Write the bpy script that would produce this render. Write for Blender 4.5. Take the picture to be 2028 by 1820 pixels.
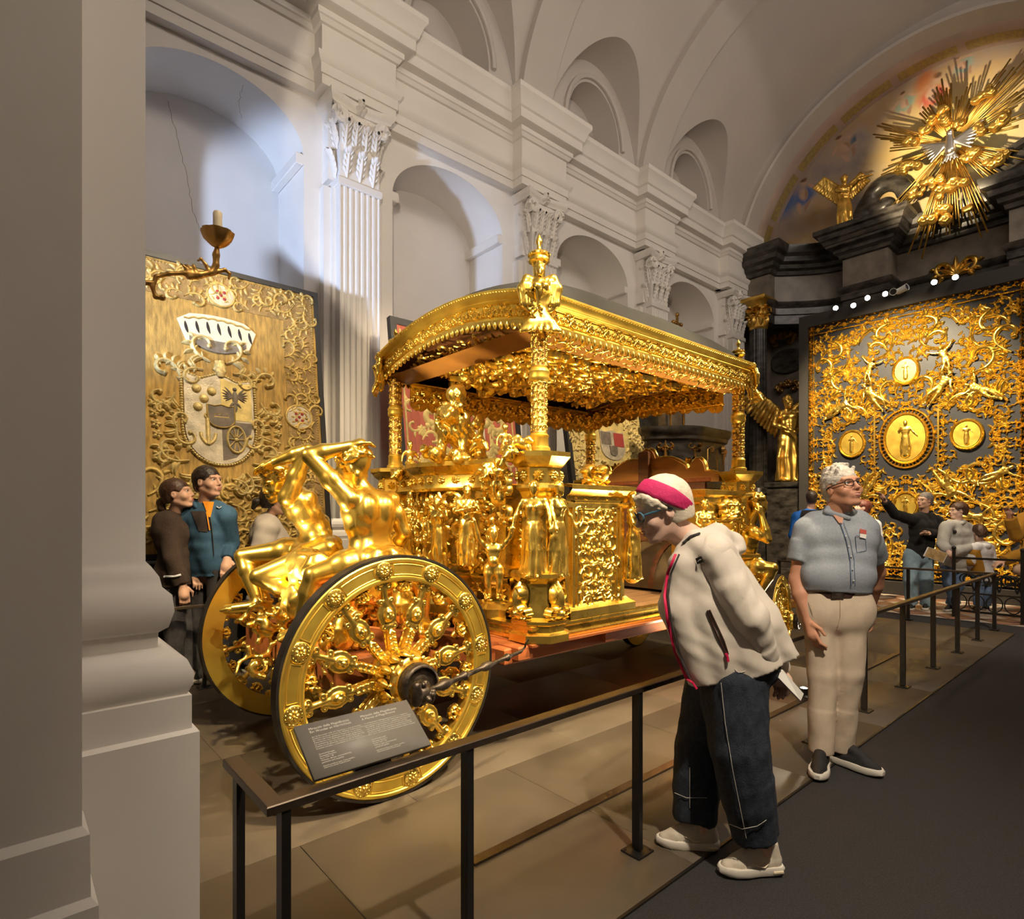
import bpy, math, random
import numpy as np
from mathutils import Matrix, Vector
from math import sin, cos, pi, radians as RAD

for _o in list(bpy.data.objects):
    bpy.data.objects.remove(_o)
SC = bpy.context.scene
COL = SC.collection

# ---------------------------------------------------------------- camera
FPX, CX, HY, CAMH = 1160.0, 1014.0, 1017.0, 1.5
TH = math.atan2(1326.0, 1160.0)
FW = np.array((cos(TH), sin(TH), 0.0))
RT = np.array((sin(TH), -cos(TH), 0.0))
cam = bpy.data.cameras.new('camera')
cam.sensor_fit = 'HORIZONTAL'
cam.sensor_width = 36.0
cam.lens = 36.0 * FPX / 2028.0
cam.shift_y = (HY - 910.0) / 2028.0
cam.clip_start = 0.05
camo = bpy.data.objects.new('camera', cam)
COL.objects.link(camo)
camo.location = (0, 0, CAMH)
camo.rotation_euler = (pi / 2, 0, TH - pi / 2)
SC.camera = camo
SC.view_settings.view_transform = 'Standard'
SC.view_settings.look = 'None'
SC.view_settings.gamma = 1.0
SC.view_settings.use_curve_mapping = False
SC.view_settings.exposure = 0.62
SC.cycles.max_bounces = 5
SC.cycles.diffuse_bounces = 3
SC.cycles.glossy_bounces = 3
SC.cycles.transmission_bounces = 2
SC.cycles.sample_clamp_indirect = 4.0
SC.cycles.use_adaptive_sampling = True
SC.cycles.adaptive_threshold = 0.1
SC.cycles.adaptive_min_samples = 10
SC.cycles.caustics_reflective = False
SC.cycles.caustics_refractive = False

# ---------------------------------------------------------------- world and light
wd = bpy.data.worlds.new('world')
SC.world = wd
wd.use_nodes = True
wd.node_tree.nodes['Background'].inputs[0].default_value = (0.85, 0.80, 0.75, 1)
wd.node_tree.nodes['Background'].inputs[1].default_value = 0.15


def lamp(name, kind, loc, aim, power, color, **kw):
    L = bpy.data.lights.new(name, kind)
    L.energy = power
    L.color = color
    for k, v in kw.items():
        setattr(L, k, v)
    o = bpy.data.objects.new(name, L)
    COL.objects.link(o)
    o.location = loc
    d = Vector(aim) - Vector(loc)
    o.rotation_euler = d.to_track_quat('-Z', 'Y').to_euler()
    return o


WARM = (1.0, 0.80, 0.50)
WARM2 = (1.0, 0.84, 0.64)
COOL = (0.50, 0.66, 1.0)
# fill lamps for the closed room, representing unseen upper windows behind the camera
for k, x in enumerate((1.9, 5.1, 8.4, 11.6)):
    lamp('window_fill', 'AREA', (x, -0.25, 9.0), (x + 0.3, 7.0, 5.2), 42, (1.0, 0.88, 0.76), shape='RECTANGLE', size=1.5, size_y=1.5)
# entrance side: cool daylight falling on the first bay
lamp('entrance_daylight', 'SPOT', (-3.2, 3.9, 2.2), (2.7, 7.6, 4.7), 1800, COOL, spot_size=RAD(26), spot_blend=0.2, shadow_soft_size=0.2)
# added unseen spot just above the camera, raking the upper wall
lamp('unseen_wall_spot', 'SPOT', (0.0, 0.3, 2.9), (6.4, 7.0, 6.6), 560, WARM2, spot_size=RAD(44), spot_blend=0.12, shadow_soft_size=0.04)
# ceiling track spots over the visitors' side aimed at the coach
lamp('coach_spot', 'SPOT', (1.5, 0.2, 6.0), (1.9, 3.4, 1.2), 1150, WARM, spot_size=RAD(40), spot_blend=0.6, shadow_soft_size=0.12)
lamp('coach_spot', 'SPOT', (4.0, -0.2, 5.6), (3.1, 3.2, 1.6), 1250, WARM, spot_size=RAD(46), spot_blend=0.6, shadow_soft_size=0.12)
lamp('coach_spot', 'SPOT', (8.2, 0.4, 6.0), (4.6, 3.4, 1.8), 1000, WARM, spot_size=RAD(40), spot_blend=0.6, shadow_soft_size=0.12)
lamp('coach_spot', 'SPOT', (-2.4, 3.4, 4.6), (2.3, 3.6, 1.5), 950, WARM, spot_size=RAD(36), spot_blend=0.6, shadow_soft_size=0.12)
# low uplights aimed up at the canopy
lamp('floor_uplight', 'SPOT', (4.6, 2.2, 0.12), (3.7, 3.7, 2.9), 220, WARM, spot_size=RAD(80), spot_blend=0.7, shadow_soft_size=0.05)
lamp('floor_uplight', 'SPOT', (1.0, 3.6, 0.9), (3.4, 3.6, 2.9), 160, WARM, spot_size=RAD(60), spot_blend=0.7, shadow_soft_size=0.05)  # unseen lamp raised behind the rear axle, no housing built for it
# wall washers for the hangings
for (x, z, e) in ((1.7, 2.4, 520), (4.7, 3.0, 400), (7.8, 3.0, 420)):
    lamp('hanging_spot', 'SPOT', (x, 3.0, 6.3), (x, 6.4, z), e, WARM, spot_size=RAD(46), spot_blend=0.7, shadow_soft_size=0.1)
# altar lighting
lamp('altar_spot', 'SPOT', (10.6, 3.3, 6.6), (15.0, 3.1, 8.9), 1300, WARM, spot_size=RAD(40), spot_blend=0.7, shadow_soft_size=0.05)
lamp('panel_spot', 'SPOT', (9.0, 3.6, 6.0), (12.5, 3.5, 2.9), 1750, WARM, spot_size=RAD(66), spot_blend=0.7, shadow_soft_size=0.12)
lamp('visitor_spot', 'SPOT', (6.5, 0.2, 5.6), (9.8, 2.3, 1.0), 420, WARM2, spot_size=RAD(55), spot_blend=0.7, shadow_soft_size=0.15)
lamp('visitor_spot', 'SPOT', (1.2, -0.6, 4.6), (2.4, 1.7, 0.9), 480, WARM2, spot_size=RAD(62), spot_blend=0.8, shadow_soft_size=0.05)
lamp('pier_fill', 'SPOT', (1.3, -0.5, 5.4), (0.0, 2.0, 1.4), 60, WARM2, spot_size=RAD(60), spot_blend=0.9, shadow_soft_size=0.3)  # added fill lamp, lightens the foreground pier
lamp('floor_uplight', 'SPOT', (6.7, 2.24, 0.16), (2.8, 3.2, 0.30), 70, WARM2, spot_size=RAD(60), spot_blend=0.7, shadow_soft_size=0.05)

# ---------------------------------------------------------------- pixel helpers (photograph is 2028 x 1820)
def ray(u, v):
    return FW + (u - CX) / FPX * RT + np.array((0, 0, (HY - v) / FPX))


def onY(u, v, Y):
    r = ray(u, v); k = Y / r[1]
    return np.array((k * r[0], Y, CAMH + k * r[2]))


def onX(u, v, X):
    r = ray(u, v); k = X / r[0]
    return np.array((X, k * r[1], CAMH + k * r[2]))


def onD(u, v, d):
    r = ray(u, v)
    return np.array((d * r[0], d * r[1], CAMH + d * r[2]))


# ---------------------------------------------------------------- materials
MAT = {}


def mat(name, color, rough=0.6, metal=0.0, var=0.0, scale=8.0, bump=0.0, bscale=40.0, color2=None, emit=0.0, coat=0.0,
        stretch=None, sss=0.0, spec=0.5, detail=4.0, rvar=0.0, sheen=0.0, alpha=None, trans=0.0):
    m = bpy.data.materials.new(name)
    m.use_nodes = True
    nt = m.node_tree
    b = nt.nodes['Principled BSDF']
    b.inputs['Base Color'].default_value = (*color, 1)
    b.inputs['Roughness'].default_value = rough
    b.inputs['Metallic'].default_value = metal
    b.inputs['Specular IOR Level'].default_value = spec
    if coat:
        b.inputs['Coat Weight'].default_value = coat
        b.inputs['Coat Roughness'].default_value = 0.15
    if sheen:
        b.inputs['Sheen Weight'].default_value = sheen
    if sss:
        b.inputs['Subsurface Weight'].default_value = sss
        b.inputs['Subsurface Radius'].default_value = (0.02, 0.008, 0.004)
    if trans:
        b.inputs['Transmission Weight'].default_value = trans
    if emit:
        b.inputs['Emission Color'].default_value = (*color, 1)
        b.inputs['Emission Strength'].default_value = emit
    if var or bump or color2 or rvar:
        tc = nt.nodes.new('ShaderNodeTexCoord')
        src = tc.outputs['Object']
        if stretch:
            mp = nt.nodes.new('ShaderNodeMapping')
            mp.inputs['Scale'].default_value = stretch
            nt.links.new(src, mp.inputs[0])
            src = mp.outputs[0]
    if var or color2 or rvar:
        nz = nt.nodes.new('ShaderNodeTexNoise')
        nz.inputs['Scale'].default_value = scale
        nz.inputs['Detail'].default_value = detail
        nt.links.new(src, nz.inputs['Vector'])
        if var or color2:
            rp = nt.nodes.new('ShaderNodeValToRGB')
            c2 = color2 or tuple(min(1, c * (1 + var)) for c in color)
            c1 = color if color2 else tuple(c * (1 - var) for c in color)
            rp.color_ramp.elements[0].position = 0.32
            rp.color_ramp.elements[1].position = 0.68
            rp.color_ramp.elements[0].color = (*c1, 1)
            rp.color_ramp.elements[1].color = (*c2, 1)
            nt.links.new(nz.outputs['Fac'], rp.inputs[0])
            nt.links.new(rp.outputs[0], b.inputs['Base Color'])
        if rvar:
            mr = nt.nodes.new('ShaderNodeMapRange')
            mr.inputs['To Min'].default_value = max(0.02, rough - rvar)
            mr.inputs['To Max'].default_value = min(1, rough + rvar)
            nt.links.new(nz.outputs['Fac'], mr.inputs[0])
            nt.links.new(mr.outputs[0], b.inputs['Roughness'])
    if bump:
        nb = nt.nodes.new('ShaderNodeTexNoise')
        nb.inputs['Scale'].default_value = bscale
        nb.inputs['Detail'].default_value = 3
        nt.links.new(src, nb.inputs['Vector'])
        bp = nt.nodes.new('ShaderNodeBump')
        bp.inputs['Strength'].default_value = bump
        bp.inputs['Distance'].default_value = 0.01
        nt.links.new(nb.outputs['Fac'], bp.inputs['Height'])
        nt.links.new(bp.outputs[0], b.inputs['Normal'])
    MAT[name] = m
    return m


GOLD = (1.0, 0.69, 0.14)
mat('gold', GOLD, 0.28, 0.97, rvar=0.10, scale=9, detail=2)
mat('gold_leaf', (1.0, 0.65, 0.11), 0.38, 0.9, var=0.12, scale=7, detail=2, rvar=0.08)
mat('gold_bright', (1.0, 0.68, 0.13), 0.26, 0.96, bump=0.05, bscale=40)
mat('gold_old', (0.80, 0.50, 0.11), 0.36, 0.95, var=0.25, scale=6, bump=0.12, bscale=30)
mat('gold_dark', (0.42, 0.24, 0.07), 0.42, 0.9, var=0.35, scale=9, bump=0.15, bscale=30)
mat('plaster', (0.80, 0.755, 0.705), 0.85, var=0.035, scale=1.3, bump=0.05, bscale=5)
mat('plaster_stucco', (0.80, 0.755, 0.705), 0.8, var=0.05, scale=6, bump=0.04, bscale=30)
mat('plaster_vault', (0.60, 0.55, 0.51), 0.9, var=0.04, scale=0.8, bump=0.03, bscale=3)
mat('plaster_crack', (0.25, 0.21, 0.18), 0.9)
mat('floor_board', (0.115, 0.088, 0.058), 0.46, var=0.14, scale=2.2, bump=0.04, bscale=60, rvar=0.1)
mat('floor_gap', (0.02, 0.016, 0.012), 0.8)
mat('carpet', (0.036, 0.034, 0.034), 0.95, var=0.3, scale=140, bump=0.5, bscale=320)
mat('stone_tile', (0.62, 0.52, 0.42), 0.4, var=0.12, scale=4)
mat('stone_tile_dark', (0.30, 0.16, 0.10), 0.4, var=0.15, scale=4)
mat('black_metal', (0.035, 0.032, 0.030), 0.38, 0.6, bump=0.03, bscale=120)
mat('rail_metal', (0.13, 0.10, 0.075), 0.40, 0.85, var=0.12, scale=12, rvar=0.08)
mat('iron', (0.075, 0.058, 0.045), 0.45, 0.85, var=0.5, scale=20, bump=0.25, bscale=60)
mat('tyre_iron', (0.05, 0.042, 0.035), 0.45, 0.7, var=0.4, scale=10, bump=0.1)
mat('marble_dark', (0.050, 0.043, 0.036), 0.32, var=0.75, scale=5, detail=8, stretch=(1, 1, 2.2))
mat('marble_grey', (0.20, 0.165, 0.13), 0.42, var=0.30, scale=3, detail=8)
mat('wood_orange', (0.72, 0.31, 0.06), 0.42, var=0.12, scale=3, stretch=(1, 1, 6), bump=0.03)
mat('wood_red', (0.42, 0.12, 0.035), 0.36, var=0.22, scale=3, stretch=(0.6, 6, 6), bump=0.03)
mat('wood_brown', (0.20, 0.075, 0.028), 0.42, var=0.3, scale=3, stretch=(6, 0.8, 6), bump=0.04)
mat('wood_floor', (0.36, 0.19, 0.075), 0.5, var=0.25, scale=4, stretch=(0.6, 8, 8), bump=0.05)
mat('leather', (0.16, 0.105, 0.045), 0.5, var=0.25, scale=6, bump=0.1, bscale=60)
mat('roof_cloth', (0.022, 0.021, 0.020), 0.9, var=0.15, scale=4)
mat('panel_ground', (0.026, 0.027, 0.036), 0.5)
mat('frame_black', (0.020, 0.018, 0.018), 0.45)
mat('frame_grey', (0.040, 0.035, 0.031), 0.6)
mat('tap_gold', (0.46, 0.28, 0.065), 0.62, 0.15, var=0.35, scale=7, stretch=(5, 5, 0.6), bump=0.5, bscale=50, sheen=0.2)
mat('tap_relief', (0.60, 0.42, 0.13), 0.45, 0.45, var=0.25, scale=24, bump=0.5, bscale=120)
mat('tap_relief_bright', (0.80, 0.62, 0.26), 0.45, 0.35, var=0.2, scale=24, bump=0.5, bscale=120)
mat('tap_border', (0.33, 0.205, 0.07), 0.62, 0.15, var=0.4, scale=10, bump=0.6, bscale=60)
mat('tap_silver', (0.60, 0.52, 0.38), 0.5, 0.25, var=0.25, scale=9, bump=0.4, bscale=70)
mat('tap_cream', (0.85, 0.74, 0.52), 0.75, var=0.08, scale=12)
mat('tap_grey', (0.20, 0.16, 0.12), 0.6, var=0.3, scale=12)
mat('tap_red', (0.62, 0.16, 0.10), 0.8, var=0.16, scale=5, stretch=(4, 4, 0.4), bump=0.2)
mat('tap_blackred', (0.40, 0.05, 0.04), 0.7)
mat('tap_yellow', (0.78, 0.60, 0.22), 0.6, 0.25, var=0.2, scale=10, bump=0.3)
mat('ink', (0.03, 0.022, 0.02), 0.8)
mat('candle', (0.80, 0.70, 0.52), 0.5)
mat('sign_grey', (0.27, 0.245, 0.21), 0.5)
mat('print_white', (0.85, 0.80, 0.70), 0.8)
mat('lamp_white', (0.85, 0.85, 0.83), 0.4)
mat('lamp_glow', (1.0, 0.95, 0.82), 0.4, emit=40)
mat('skin', (0.72, 0.42, 0.29), 0.5, var=0.06, scale=9, spec=0.35)
mat('skin_pale', (0.82, 0.54, 0.42), 0.5, var=0.06, scale=9, spec=0.35)
mat('skin_tan', (0.66, 0.33, 0.21), 0.5, var=0.06, scale=9, spec=0.35)
mat('lip', (0.50, 0.15, 0.13), 0.45)
mat('teeth', (0.85, 0.80, 0.72), 0.3)
mat('eye_white', (0.82, 0.80, 0.76), 0.2)
mat('eye_dark', (0.03, 0.022, 0.018), 0.15)
mat('hair_white', (0.80, 0.71, 0.56), 0.5, var=0.10, scale=30, bump=0.2, bscale=60, stretch=(1, 1, 4))
mat('hair_silver', (0.62, 0.58, 0.53), 0.6, var=0.25, scale=40, bump=0.6, bscale=110)
mat('hair_brown', (0.075, 0.035, 0.02), 0.42, var=0.3, scale=30, bump=0.4, bscale=90)
mat('hair_dark', (0.035, 0.022, 0.016), 0.45, var=0.4, scale=30, bump=0.4, bscale=90)
mat('hair_red', (0.15, 0.04, 0.025), 0.45, var=0.3, scale=30, bump=0.4, bscale=90)
mat('hair_grey', (0.16, 0.14, 0.13), 0.5, var=0.4, scale=40, bump=0.5, bscale=110)
mat('pink_band', (0.60, 0.02, 0.14), 0.75, var=0.1, scale=20, bump=0.3, bscale=60)
mat('pink_zip', (0.75, 0.015, 0.10), 0.6)
mat('jacket_cream', (0.74, 0.67, 0.58), 0.7, var=0.03, scale=12, bump=0.12, bscale=25)
mat('denim_dark', (0.022, 0.030, 0.046), 0.85, var=0.3, scale=60, bump=0.3, bscale=200)
mat('denim_blue', (0.13, 0.20, 0.34), 0.85, var=0.25, scale=10, bump=0.3, bscale=160)
mat('denim_light', (0.30, 0.43, 0.52), 0.85, var=0.2, scale=9, bump=0.3, bscale=160)
mat('denim_grey', (0.055, 0.050, 0.052), 0.85, var=0.25, scale=20, bump=0.3, bscale=160)
mat('stitch', (0.60, 0.57, 0.50), 0.8)
mat('shoe_cream', (0.66, 0.59, 0.48), 0.65, var=0.05, scale=30, bump=0.1, bscale=90)
mat('sole_white', (0.80, 0.75, 0.66), 0.55)
mat('shoe_black', (0.020, 0.019, 0.020), 0.7, bump=0.4, bscale=240)
mat('shirt_blue', (0.33, 0.37, 0.43), 0.85, var=0.08, scale=90, bump=0.15, bscale=200)
mat('chino', (0.68, 0.56, 0.43), 0.85, var=0.05, scale=20, bump=0.12, bscale=160)
mat('belt', (0.045, 0.020, 0.014), 0.5)
mat('fleece_blue', (0.040, 0.105, 0.185), 0.85, var=0.1, scale=40, bump=0.2, bscale=160)
mat('fleece_panel', (0.045, 0.030, 0.026), 0.8)
mat('polo_orange', (0.78, 0.27, 0.01), 0.8)
mat('cardigan', (0.045, 0.026, 0.017), 0.95, var=0.3, scale=90, bump=0.5, bscale=220)
mat('white_cloth', (0.70, 0.69, 0.72), 0.85, bump=0.1, bscale=60)
mat('grey_coat', (0.52, 0.45, 0.39), 0.8, var=0.06, scale=6, bump=0.1)
mat('blue_bright', (0.02, 0.19, 0.75), 0.7, bump=0.1, bscale=40)
mat('black_cloth', (0.018, 0.016, 0.016), 0.95, var=0.4, scale=160, bump=0.6, bscale=260)
mat('hoodie_grey', (0.52, 0.50, 0.46), 0.9, var=0.06, scale=90, bump=0.2, bscale=160)
mat('mustard', (0.42, 0.20, 0.015), 0.9, bump=0.2, bscale=60)
mat('lens', (0.75, 0.78, 0.80), 0.05, trans=0.95, spec=0.6)
mat('glasses_blue', (0.06, 0.16, 0.25), 0.35)
mat('glasses_black', (0.015, 0.012, 0.012), 0.3)
mat('paper', (0.82, 0.80, 0.76), 0.7)
mat('book_cover', (0.48, 0.32, 0.14), 0.5, var=0.35, scale=14)
mat('badge_red', (0.45, 0.05, 0.03), 0.6)
mat('silver', (0.75, 0.72, 0.68), 0.3, 1.0, bump=0.1, bscale=40)
mat('bag_beige', (0.62, 0.42, 0.28), 0.7)


# ---------------------------------------------------------------- object helpers
def tag(o, label=None, cat=None, group=None, kind=None):
    if label: o['label'] = label
    if cat: o['category'] = cat
    if group: o['group'] = group
    if kind: o['kind'] = kind
    return o


def thing(name, loc, label=None, cat=None, group=None, kind=None):
    o = bpy.data.objects.new(name, None)
    COL.objects.link(o)
    o.location = [float(c) for c in loc]
    o.empty_display_size = 0.1
    return tag(o, label, cat, group, kind)


WORLD = {}


def link(name, me, m, parent=None, M=None):
    """an object whose matrix in world space is M (identity when left out), under parent"""
    o = bpy.data.objects.new(name, me)
    COL.objects.link(o)
    if m is not None and len(me.materials) == 0:
        for q in (m if isinstance(m, (list, tuple)) else [m]):
            me.materials.append(MAT[q] if isinstance(q, str) else q)
    M = M if M is not None else Matrix.Identity(4)
    if parent is not None:
        pm = WORLD.get(parent.name)
        if pm is None:
            pm = parent.matrix_basis.copy() if parent.type == 'EMPTY' else Matrix.Identity(4)
        o.parent = parent
        o.matrix_parent_inverse = pm.inverted()
    o.matrix_basis = M
    WORLD[o.name] = M
    return o


def sub_empty(name, parent, loc):
    o = bpy.data.objects.new(name, None)
    COL.objects.link(o)
    o.empty_display_size = 0.05
    M = Matrix.Translation(Vector([float(c) for c in loc]))
    o.parent = parent
    o.matrix_parent_inverse = WORLD.get(parent.name, parent.matrix_basis.copy()).inverted()
    o.matrix_basis = M
    WORLD[o.name] = M
    return o


def raw_mesh(name, V, Fs, smooth=35.0, mi=None):
    V = np.asarray(V, dtype=np.float32)
    me = bpy.data.meshes.new(name)
    me.vertices.add(len(V))
    me.vertices.foreach_set('co', V.ravel())
    loops = np.concatenate([f.ravel() for f in Fs]).astype(np.int32)
    tot = np.concatenate([np.full(len(f), f.shape[1], dtype=np.int32) for f in Fs])
    start = np.concatenate(([0], np.cumsum(tot)[:-1])).astype(np.int32)
    me.loops.add(len(loops))
    me.polygons.add(len(tot))
    me.loops.foreach_set('vertex_index', loops)
    me.polygons.foreach_set('loop_start', start)
    me.polygons.foreach_set('loop_total', tot)
    if mi is not None:
        me.polygons.foreach_set('material_index', np.asarray(mi, dtype=np.int32))
    if smooth:
        me.polygons.foreach_set('use_smooth', np.ones(len(tot), dtype=bool))
    me.update(calc_edges=True)
    if smooth and smooth < 180:
        me.set_sharp_from_angle(angle=RAD(smooth))
    return me


def nrm(v):
    v = np.asarray(v, float)
    return v / (np.linalg.norm(v) + 1e-12)


def frame_z(d):
    d = nrm(d)
    a = np.array((0, 0, 1.0)) if abs(d[2]) < 0.9 else np.array((1.0, 0, 0))
    x = nrm(np.cross(a, d))
    return x, np.cross(d, x), d


class MB:
    """collects shapes; build() links them as one mesh object"""

    def __init__(s):
        s.V = []; s.F = []; s.n = 0; s.mi = []; s.cur = 0

    def add(s, V, *Fs):
        V = np.asarray(V, float)
        for F in Fs:
            F = np.asarray(F, dtype=np.int64)
            if len(F):
                s.F.append(F + s.n)
                s.mi.append(np.full(len(F), s.cur))
        s.V.append(V)
        s.n += len(V)
        return s

    def obox(s, c, ax, hf, bev=0.0):
        c = np.asarray(c, float); ax = np.asarray(ax, float)
        if bev:
            V = []
            for sz in (-1, 1):
                for (bx, by, bz) in ((bev, bev, 0), (0, 0, bev)) if sz < 0 else ((0, 0, bev), (bev, bev, 0)):
                    for (sx, sy) in ((-1, -1), (1, -1), (1, 1), (-1, 1)):
                        p = (sx * (hf[0] - bx), sy * (hf[1] - by), sz * (hf[2] - bz))
                        V.append(c + p[0] * ax[0] + p[1] * ax[1] + p[2] * ax[2])
            F = [(3, 2, 1, 0), (12, 13, 14, 15)]
            for r in range(3):
                for i in range(4):
                    j = (i + 1) % 4
                    F.append((r * 4 + i, r * 4 + j, r * 4 + 4 + j, r * 4 + 4 + i))
            return s.add(V, F)
        V = [c + x * hf[0] * ax[0] + y * hf[1] * ax[1] + z * hf[2] * ax[2] for z in (-1, 1) for (x, y) in ((-1, -1), (1, -1), (1, 1), (-1, 1))]
        F = [(3, 2, 1, 0), (4, 5, 6, 7)] + [(i, (i + 1) % 4, (i + 1) % 4 + 4, i + 4) for i in range(4)]
        return s.add(V, F)

    def box(s, lo, hi, bev=0.0):
        lo = np.asarray(lo, float); hi = np.asarray(hi, float)
        return s.obox((lo + hi) / 2, np.eye(3), (hi - lo) / 2, bev)

    def bar(s, a, b, w, h, up=(0, 0, 1), bev=0.0):
        a = np.asarray(a, float); b = np.asarray(b, float)
        d = nrm(b - a); x = nrm(np.cross(d, up)); z = np.cross(x, d)
        return s.obox((a + b) / 2, (x, d, z), (w / 2, np.linalg.norm(b - a) / 2, h / 2), bev)

    def tube(s, P, r, n=8, caps=True, flat=1.0, up=None):
        P = np.asarray(P, float); m = len(P)
        r = np.broadcast_to(np.asarray(r, float), (m,))
        T = np.gradient(P, axis=0)
        x, y, d = frame_z(T[0])
        if up is not None:
            y = nrm(np.asarray(up, float) - np.dot(up, d) * d); x = np.cross(y, d)
        a = np.arange(n) * 2 * pi / n
        V = []
        for i in range(m):
            d = nrm(T[i]); x = nrm(x - np.dot(x, d) * d); y = np.cross(d, x)
            V.append(P[i] + r[i] * (np.cos(a)[:, None] * x + flat * np.sin(a)[:, None] * y))
        V = np.concatenate(V)
        i = np.arange(m - 1)[:, None] * n; j = np.arange(n)[None]; k = (j + 1) % n
        F = np.stack([i + j, i + k, i + n + k, i + n + j], -1).reshape(-1, 4)
        if caps:
            V = np.concatenate([V, P[:1], P[-1:]])
            jj = np.arange(n); kk = (jj + 1) % n
            F3 = np.concatenate([np.stack([kk, jj, np.full(n, m * n)], -1), np.stack([(m - 1) * n + jj, (m - 1) * n + kk, np.full(n, m * n + 1)], -1)])
            return s.add(V, F, F3)
        return s.add(V, F)

    def lathe(s, prof, n=20, o=(0, 0, 0), ax=None, a0=0.0, a1=2 * pi, rf=None):
        """prof: (radius, height) pairs from bottom to top"""
        pr_ = np.asarray(prof, float); m = len(pr_)
        full = abs(a1 - a0 - 2 * pi) < 1e-6
        a = a0 + (a1 - a0) * np.arange(n if full else n + 1) / n
        na = len(a)
        ax = np.eye(3) if ax is None else np.asarray(ax, float)
        rr = pr_[:, 0][:, None] * np.ones(na)
        if rf is not None:
            rr = rf(rr, a[None], pr_[:, 1][:, None])
        V = np.asarray(o, float) + (rr * np.cos(a))[..., None] * ax[0] + (rr * np.sin(a))[..., None] * ax[1] + (pr_[:, 1][:, None] * np.ones(na))[..., None] * ax[2]
        V = V.reshape(-1, 3)
        i = np.arange(m - 1)[:, None] * na; j = np.arange(na if full else na - 1)[None]; k = (j + 1) % na
        F = np.stack([i + j, i + k, i + na + k, i + na + j], -1).reshape(-1, 4)
        return s.add(V, F)

    def ball(s, c, r, n=10, m=6, ax=None):
        r = np.broadcast_to(np.asarray(r, float), (3,))
        t = np.linspace(-pi / 2, pi / 2, m + 1); a = np.arange(n) * 2 * pi / n
        V = np.stack([np.cos(t)[:, None] * np.cos(a), np.cos(t)[:, None] * np.sin(a), np.sin(t)[:, None] * np.ones(n)], -1).reshape(-1, 3) * r
        if ax is not None:
            V = V @ np.asarray(ax, float)
        i = np.arange(m)[:, None] * n; j = np.arange(n)[None]; k = (j + 1) % n
        F = np.stack([i + j, i + k, i + n + k, i + n + j], -1).reshape(-1, 4)
        return s.add(V + np.asarray(c, float), F)

    def sweep(s, prof, path, closed_prof=False, caps=True, up=(0, 0, 1)):
        """prof: (out, up) pairs; path in plan: out is to the right of the walking direction"""
        prof = np.asarray(prof, float); P = np.asarray(path, float); m = len(P); n = len(prof)
        if P.shape[1] == 2:
            P = np.column_stack([P, np.zeros(m)])
        seg = np.diff(P, axis=0); seg = seg / np.linalg.norm(seg, axis=1)[:, None]
        out = np.cross(seg, up)
        V = []
        for i in range(m):
            if i == 0: o = out[0]
            elif i == m - 1: o = out[-1]
            else:
                o = out[i - 1] + out[i]; l = np.dot(o, out[i]); o = o / max(l, 0.25)
            V.append(P[i] + prof[:, :1] * o + prof[:, 1:2] * np.asarray(up, float))
        V = np.concatenate(V)
        k = n if closed_prof else n - 1
        i = np.arange(m - 1)[:, None] * n; j = np.arange(k)[None]; q = (j + 1) % n
        F = np.stack([i + j, i + n + j, i + n + q, i + q], -1).reshape(-1, 4)
        fs = [F]
        if caps and closed_prof:
            fs.append(np.arange(n)[None]); fs.append((np.arange(n)[::-1] + (m - 1) * n)[None])
        return s.add(V, *fs)

    def plate(s, poly, h0, h1, fn):
        """a flat outline (x, y) given thickness h0..h1 and mapped by fn(N,3)"""
        p = np.asarray(poly, float); n = len(p)
        V = np.concatenate([np.column_stack([p, np.full(n, h0)]), np.column_stack([p, np.full(n, h1)])])
        j = np.arange(n); k = (j + 1) % n
        return s.add(fn(V), np.stack([j, k, k + n, j + n], -1), (np.arange(n) + n)[None], np.arange(n)[::-1][None])

    def mesh(s, name, smooth=35.0):
        return raw_mesh(name, np.concatenate(s.V), s.F, smooth, np.concatenate(s.mi))

    def build(s, name, m, parent=None, smooth=35.0, M=None):
        return link(name, s.mesh(name, smooth), m, parent, M)


def rot(axis, deg):
    return np.array(Matrix.Rotation(RAD(deg), 3, axis))


# ---------------------------------------------------------------- carved scrollwork: shapes in (x, y, height), mapped onto a surface
def ridge(path, w, h, n5=True):
    """a raised tapering strip along a flat path"""
    P = np.asarray(path, float); m = len(P)
    T = np.gradient(P, axis=0); T /= np.linalg.norm(T, axis=1)[:, None] + 1e-9
    N = np.column_stack([-T[:, 1], T[:, 0]])
    w = np.broadcast_to(w, (m,)); h = np.broadcast_to(h, (m,))
    off = (-1, -0.62, 0, 0.62, 1); hh = (0, 0.72, 1, 0.72, 0)
    V = np.stack([np.column_stack([P + N * (w * o)[:, None], h * q]) for o, q in zip(off, hh)], 1).reshape(-1, 3)
    i = np.arange(m - 1)[:, None] * 5; j = np.arange(4)[None]
    F = np.stack([i + j, i + 5 + j, i + 6 + j, i + 1 + j], -1).reshape(-1, 4)
    return V, F[:, ::-1]


def curl(x, y, ang, L, turn, n=14, p=1.6):
    s = np.linspace(0, 1, n)
    a = ang + turn * s ** p
    d = L / (n - 1)
    return np.column_stack([x + np.concatenate(([0], np.cumsum(np.cos(a[:-1]) * d))), y + np.concatenate(([0], np.cumsum(np.sin(a[:-1]) * d)))]), a


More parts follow.
